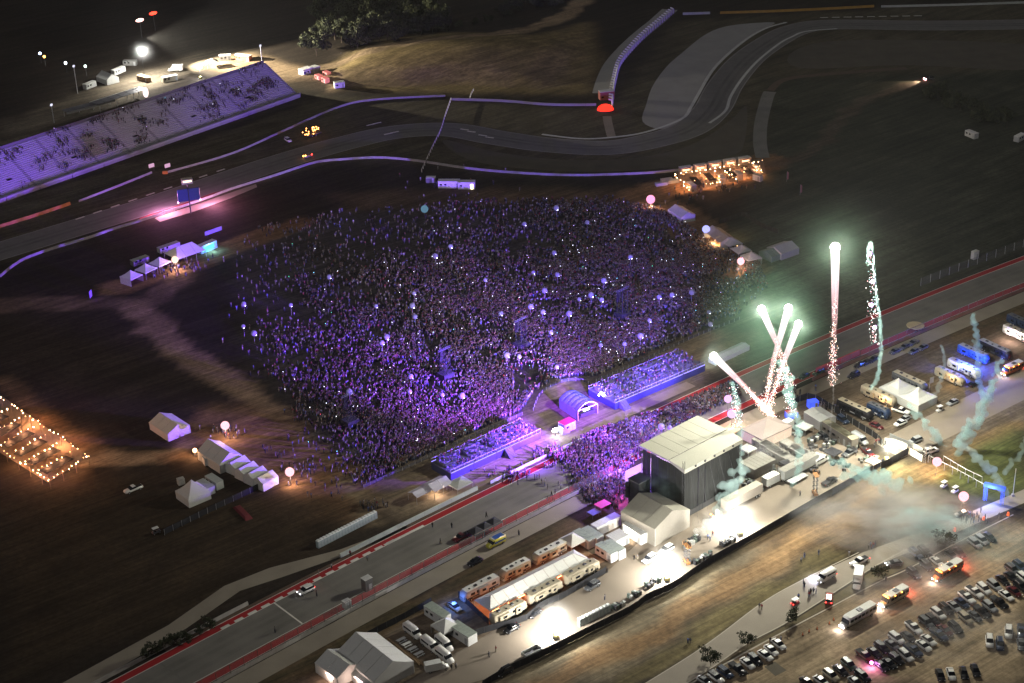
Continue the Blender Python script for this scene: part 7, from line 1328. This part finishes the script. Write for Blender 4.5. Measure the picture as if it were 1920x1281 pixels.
trail('drifting teal smoke bank over the dirt road at right', 0, [(1705, 962), (1730, 985), (1760, 990), (1790, 978)], 2.0, 2.6, TEAL2, .8, .7, 1, True)
for k, (lab, x, y, z, sx, sy, sz, dn, c) in enumerate((('thin grey smoke haze over the field right of the yard', 1640, 955, 4, 28, 20, 8, .055, 0), ('grey smoke bank over the entrance grass', 1700, 975, 4, 26, 16, 8, .12, 0), ('teal tinted smoke bank over the entrance grass', 1745, 985, 4, 16, 9, 5, .45, 1), ('thin grey smoke over the bus lane', 1700, 1110, 3, 24, 12, 5, .06, 0), ('grey smoke puff behind the middle bus', 1725, 1040, 3, 14, 9, 5, .12, 0), ('thin grey smoke over the parked cars', 1790, 1190, 3, 26, 12, 5, .05, 0), ('thin smoke drifting over the workshop cabins', 1460, 850, 5, 16, 11, 6, .06, 0), ('smoke veil at the stage left rear drape', 1240, 905, 9, 9, 8, 5, .06, 1), ('thin grey smoke by the right photo edge', 1880, 1030, 3, 22, 12, 6, .06, 1), ('smoke at the foot of the stage rear drape', 1345, 985, 3, 9, 7, 4, .1, 0))):
    c0 = P(x, y, z); o = MB().sphere((0, 0, 0), 1, smoke_mat('bank_%d' % k, ((.97, .97, .93), (.7, .95, .9))[c], dn, .8, 2.2), 20, 14).obj('smoke_bank', None, True, loc=c0, label=lab, cat='smoke', kind='stuff'); o.scale = (sx, sy, sz)
# glowing powder haze round the comet heads
VC = sum(HEADS[:4], Vector()) / 4
for lab, h, rr, dn in (('green glowing powder haze round the four leaning comets', VC, 24, .007), ('green glowing powder haze round the tallest comet', HEADS[4], 18, .00025)):
    o = MB().sphere((0, 0, 0), 1, smoke_mat('powder_haze_%d' % rr, (.52, .95, .64), dn, 1.5), 18, 12).obj('powder_haze', None, True, loc=h, label=lab, cat='smoke', group='powder haze round the comets', kind='stuff'); o.scale = (rr,) * 3
mb = MB(); Yl = Y2
for (x0, y0), (x1, y1), n_ in (((1632, 470), (1640, 650), 160), ((1375, 720), (1384, 800), 140), ((1460, 690), (1490, 780), 160)):
    for _ in range(n_):
        t = random.random(); p = A(x0 + (x1 - x0) * t + random.gauss(0, 5), y0 + (y1 - y0) * t, Yl if x0 > 1600 else Y0); s_ = random.uniform(.06, .14); mb.add([p + Vector((s_, 0, -s_)), p + Vector((-s_, 0, -s_)), p + Vector((0, s_, -s_)), p + Vector((0, 0, s_ * 1.6))], [(0, 1, 2), (0, 3, 1), (1, 3, 2), (2, 3, 0)], random.choice(SPT + SPK[:2]))
mb.obj('falling_sparks', None, kind='stuff', label='pink and pale sparks drifting down beside the smoke trails', cat='sparks')
for i, (x, y) in enumerate(((1631, 476), (1636, 528), (1634, 572), (1640, 614))):
    o = MB().sphere((0, 0, 0), .55, glow('violet_ember', (.9, .35, 1), 14), 8, 6).obj('firework_ember', None, True, loc=A(x, y, Y2), label=ORD[i] + ' violet ember from the top in the looped smoke trail', cat='firework', group='violet embers')
# thin night air over the whole place
hm = bpy.data.materials.new('night_haze'); hm.use_nodes = True; n = hm.node_tree.nodes; n.clear(); pv = n.new('ShaderNodeVolumePrincipled'); pv.inputs['Color'].default_value = (.9, .92, .92, 1); pv.inputs['Density'].default_value = HAZE; pv.inputs['Density Attribute'].default_value = ''
ho = n.new('ShaderNodeOutputMaterial'); hm.node_tree.links.new(pv.outputs[0], ho.inputs['Volume']); MB().box((0, 3000, 130.5), (12400, 12400, 263), hm).obj('haze', None, kind='stuff', label='thin night haze hanging over the whole circuit', cat='haze')
bpy.context.view_layer.update()
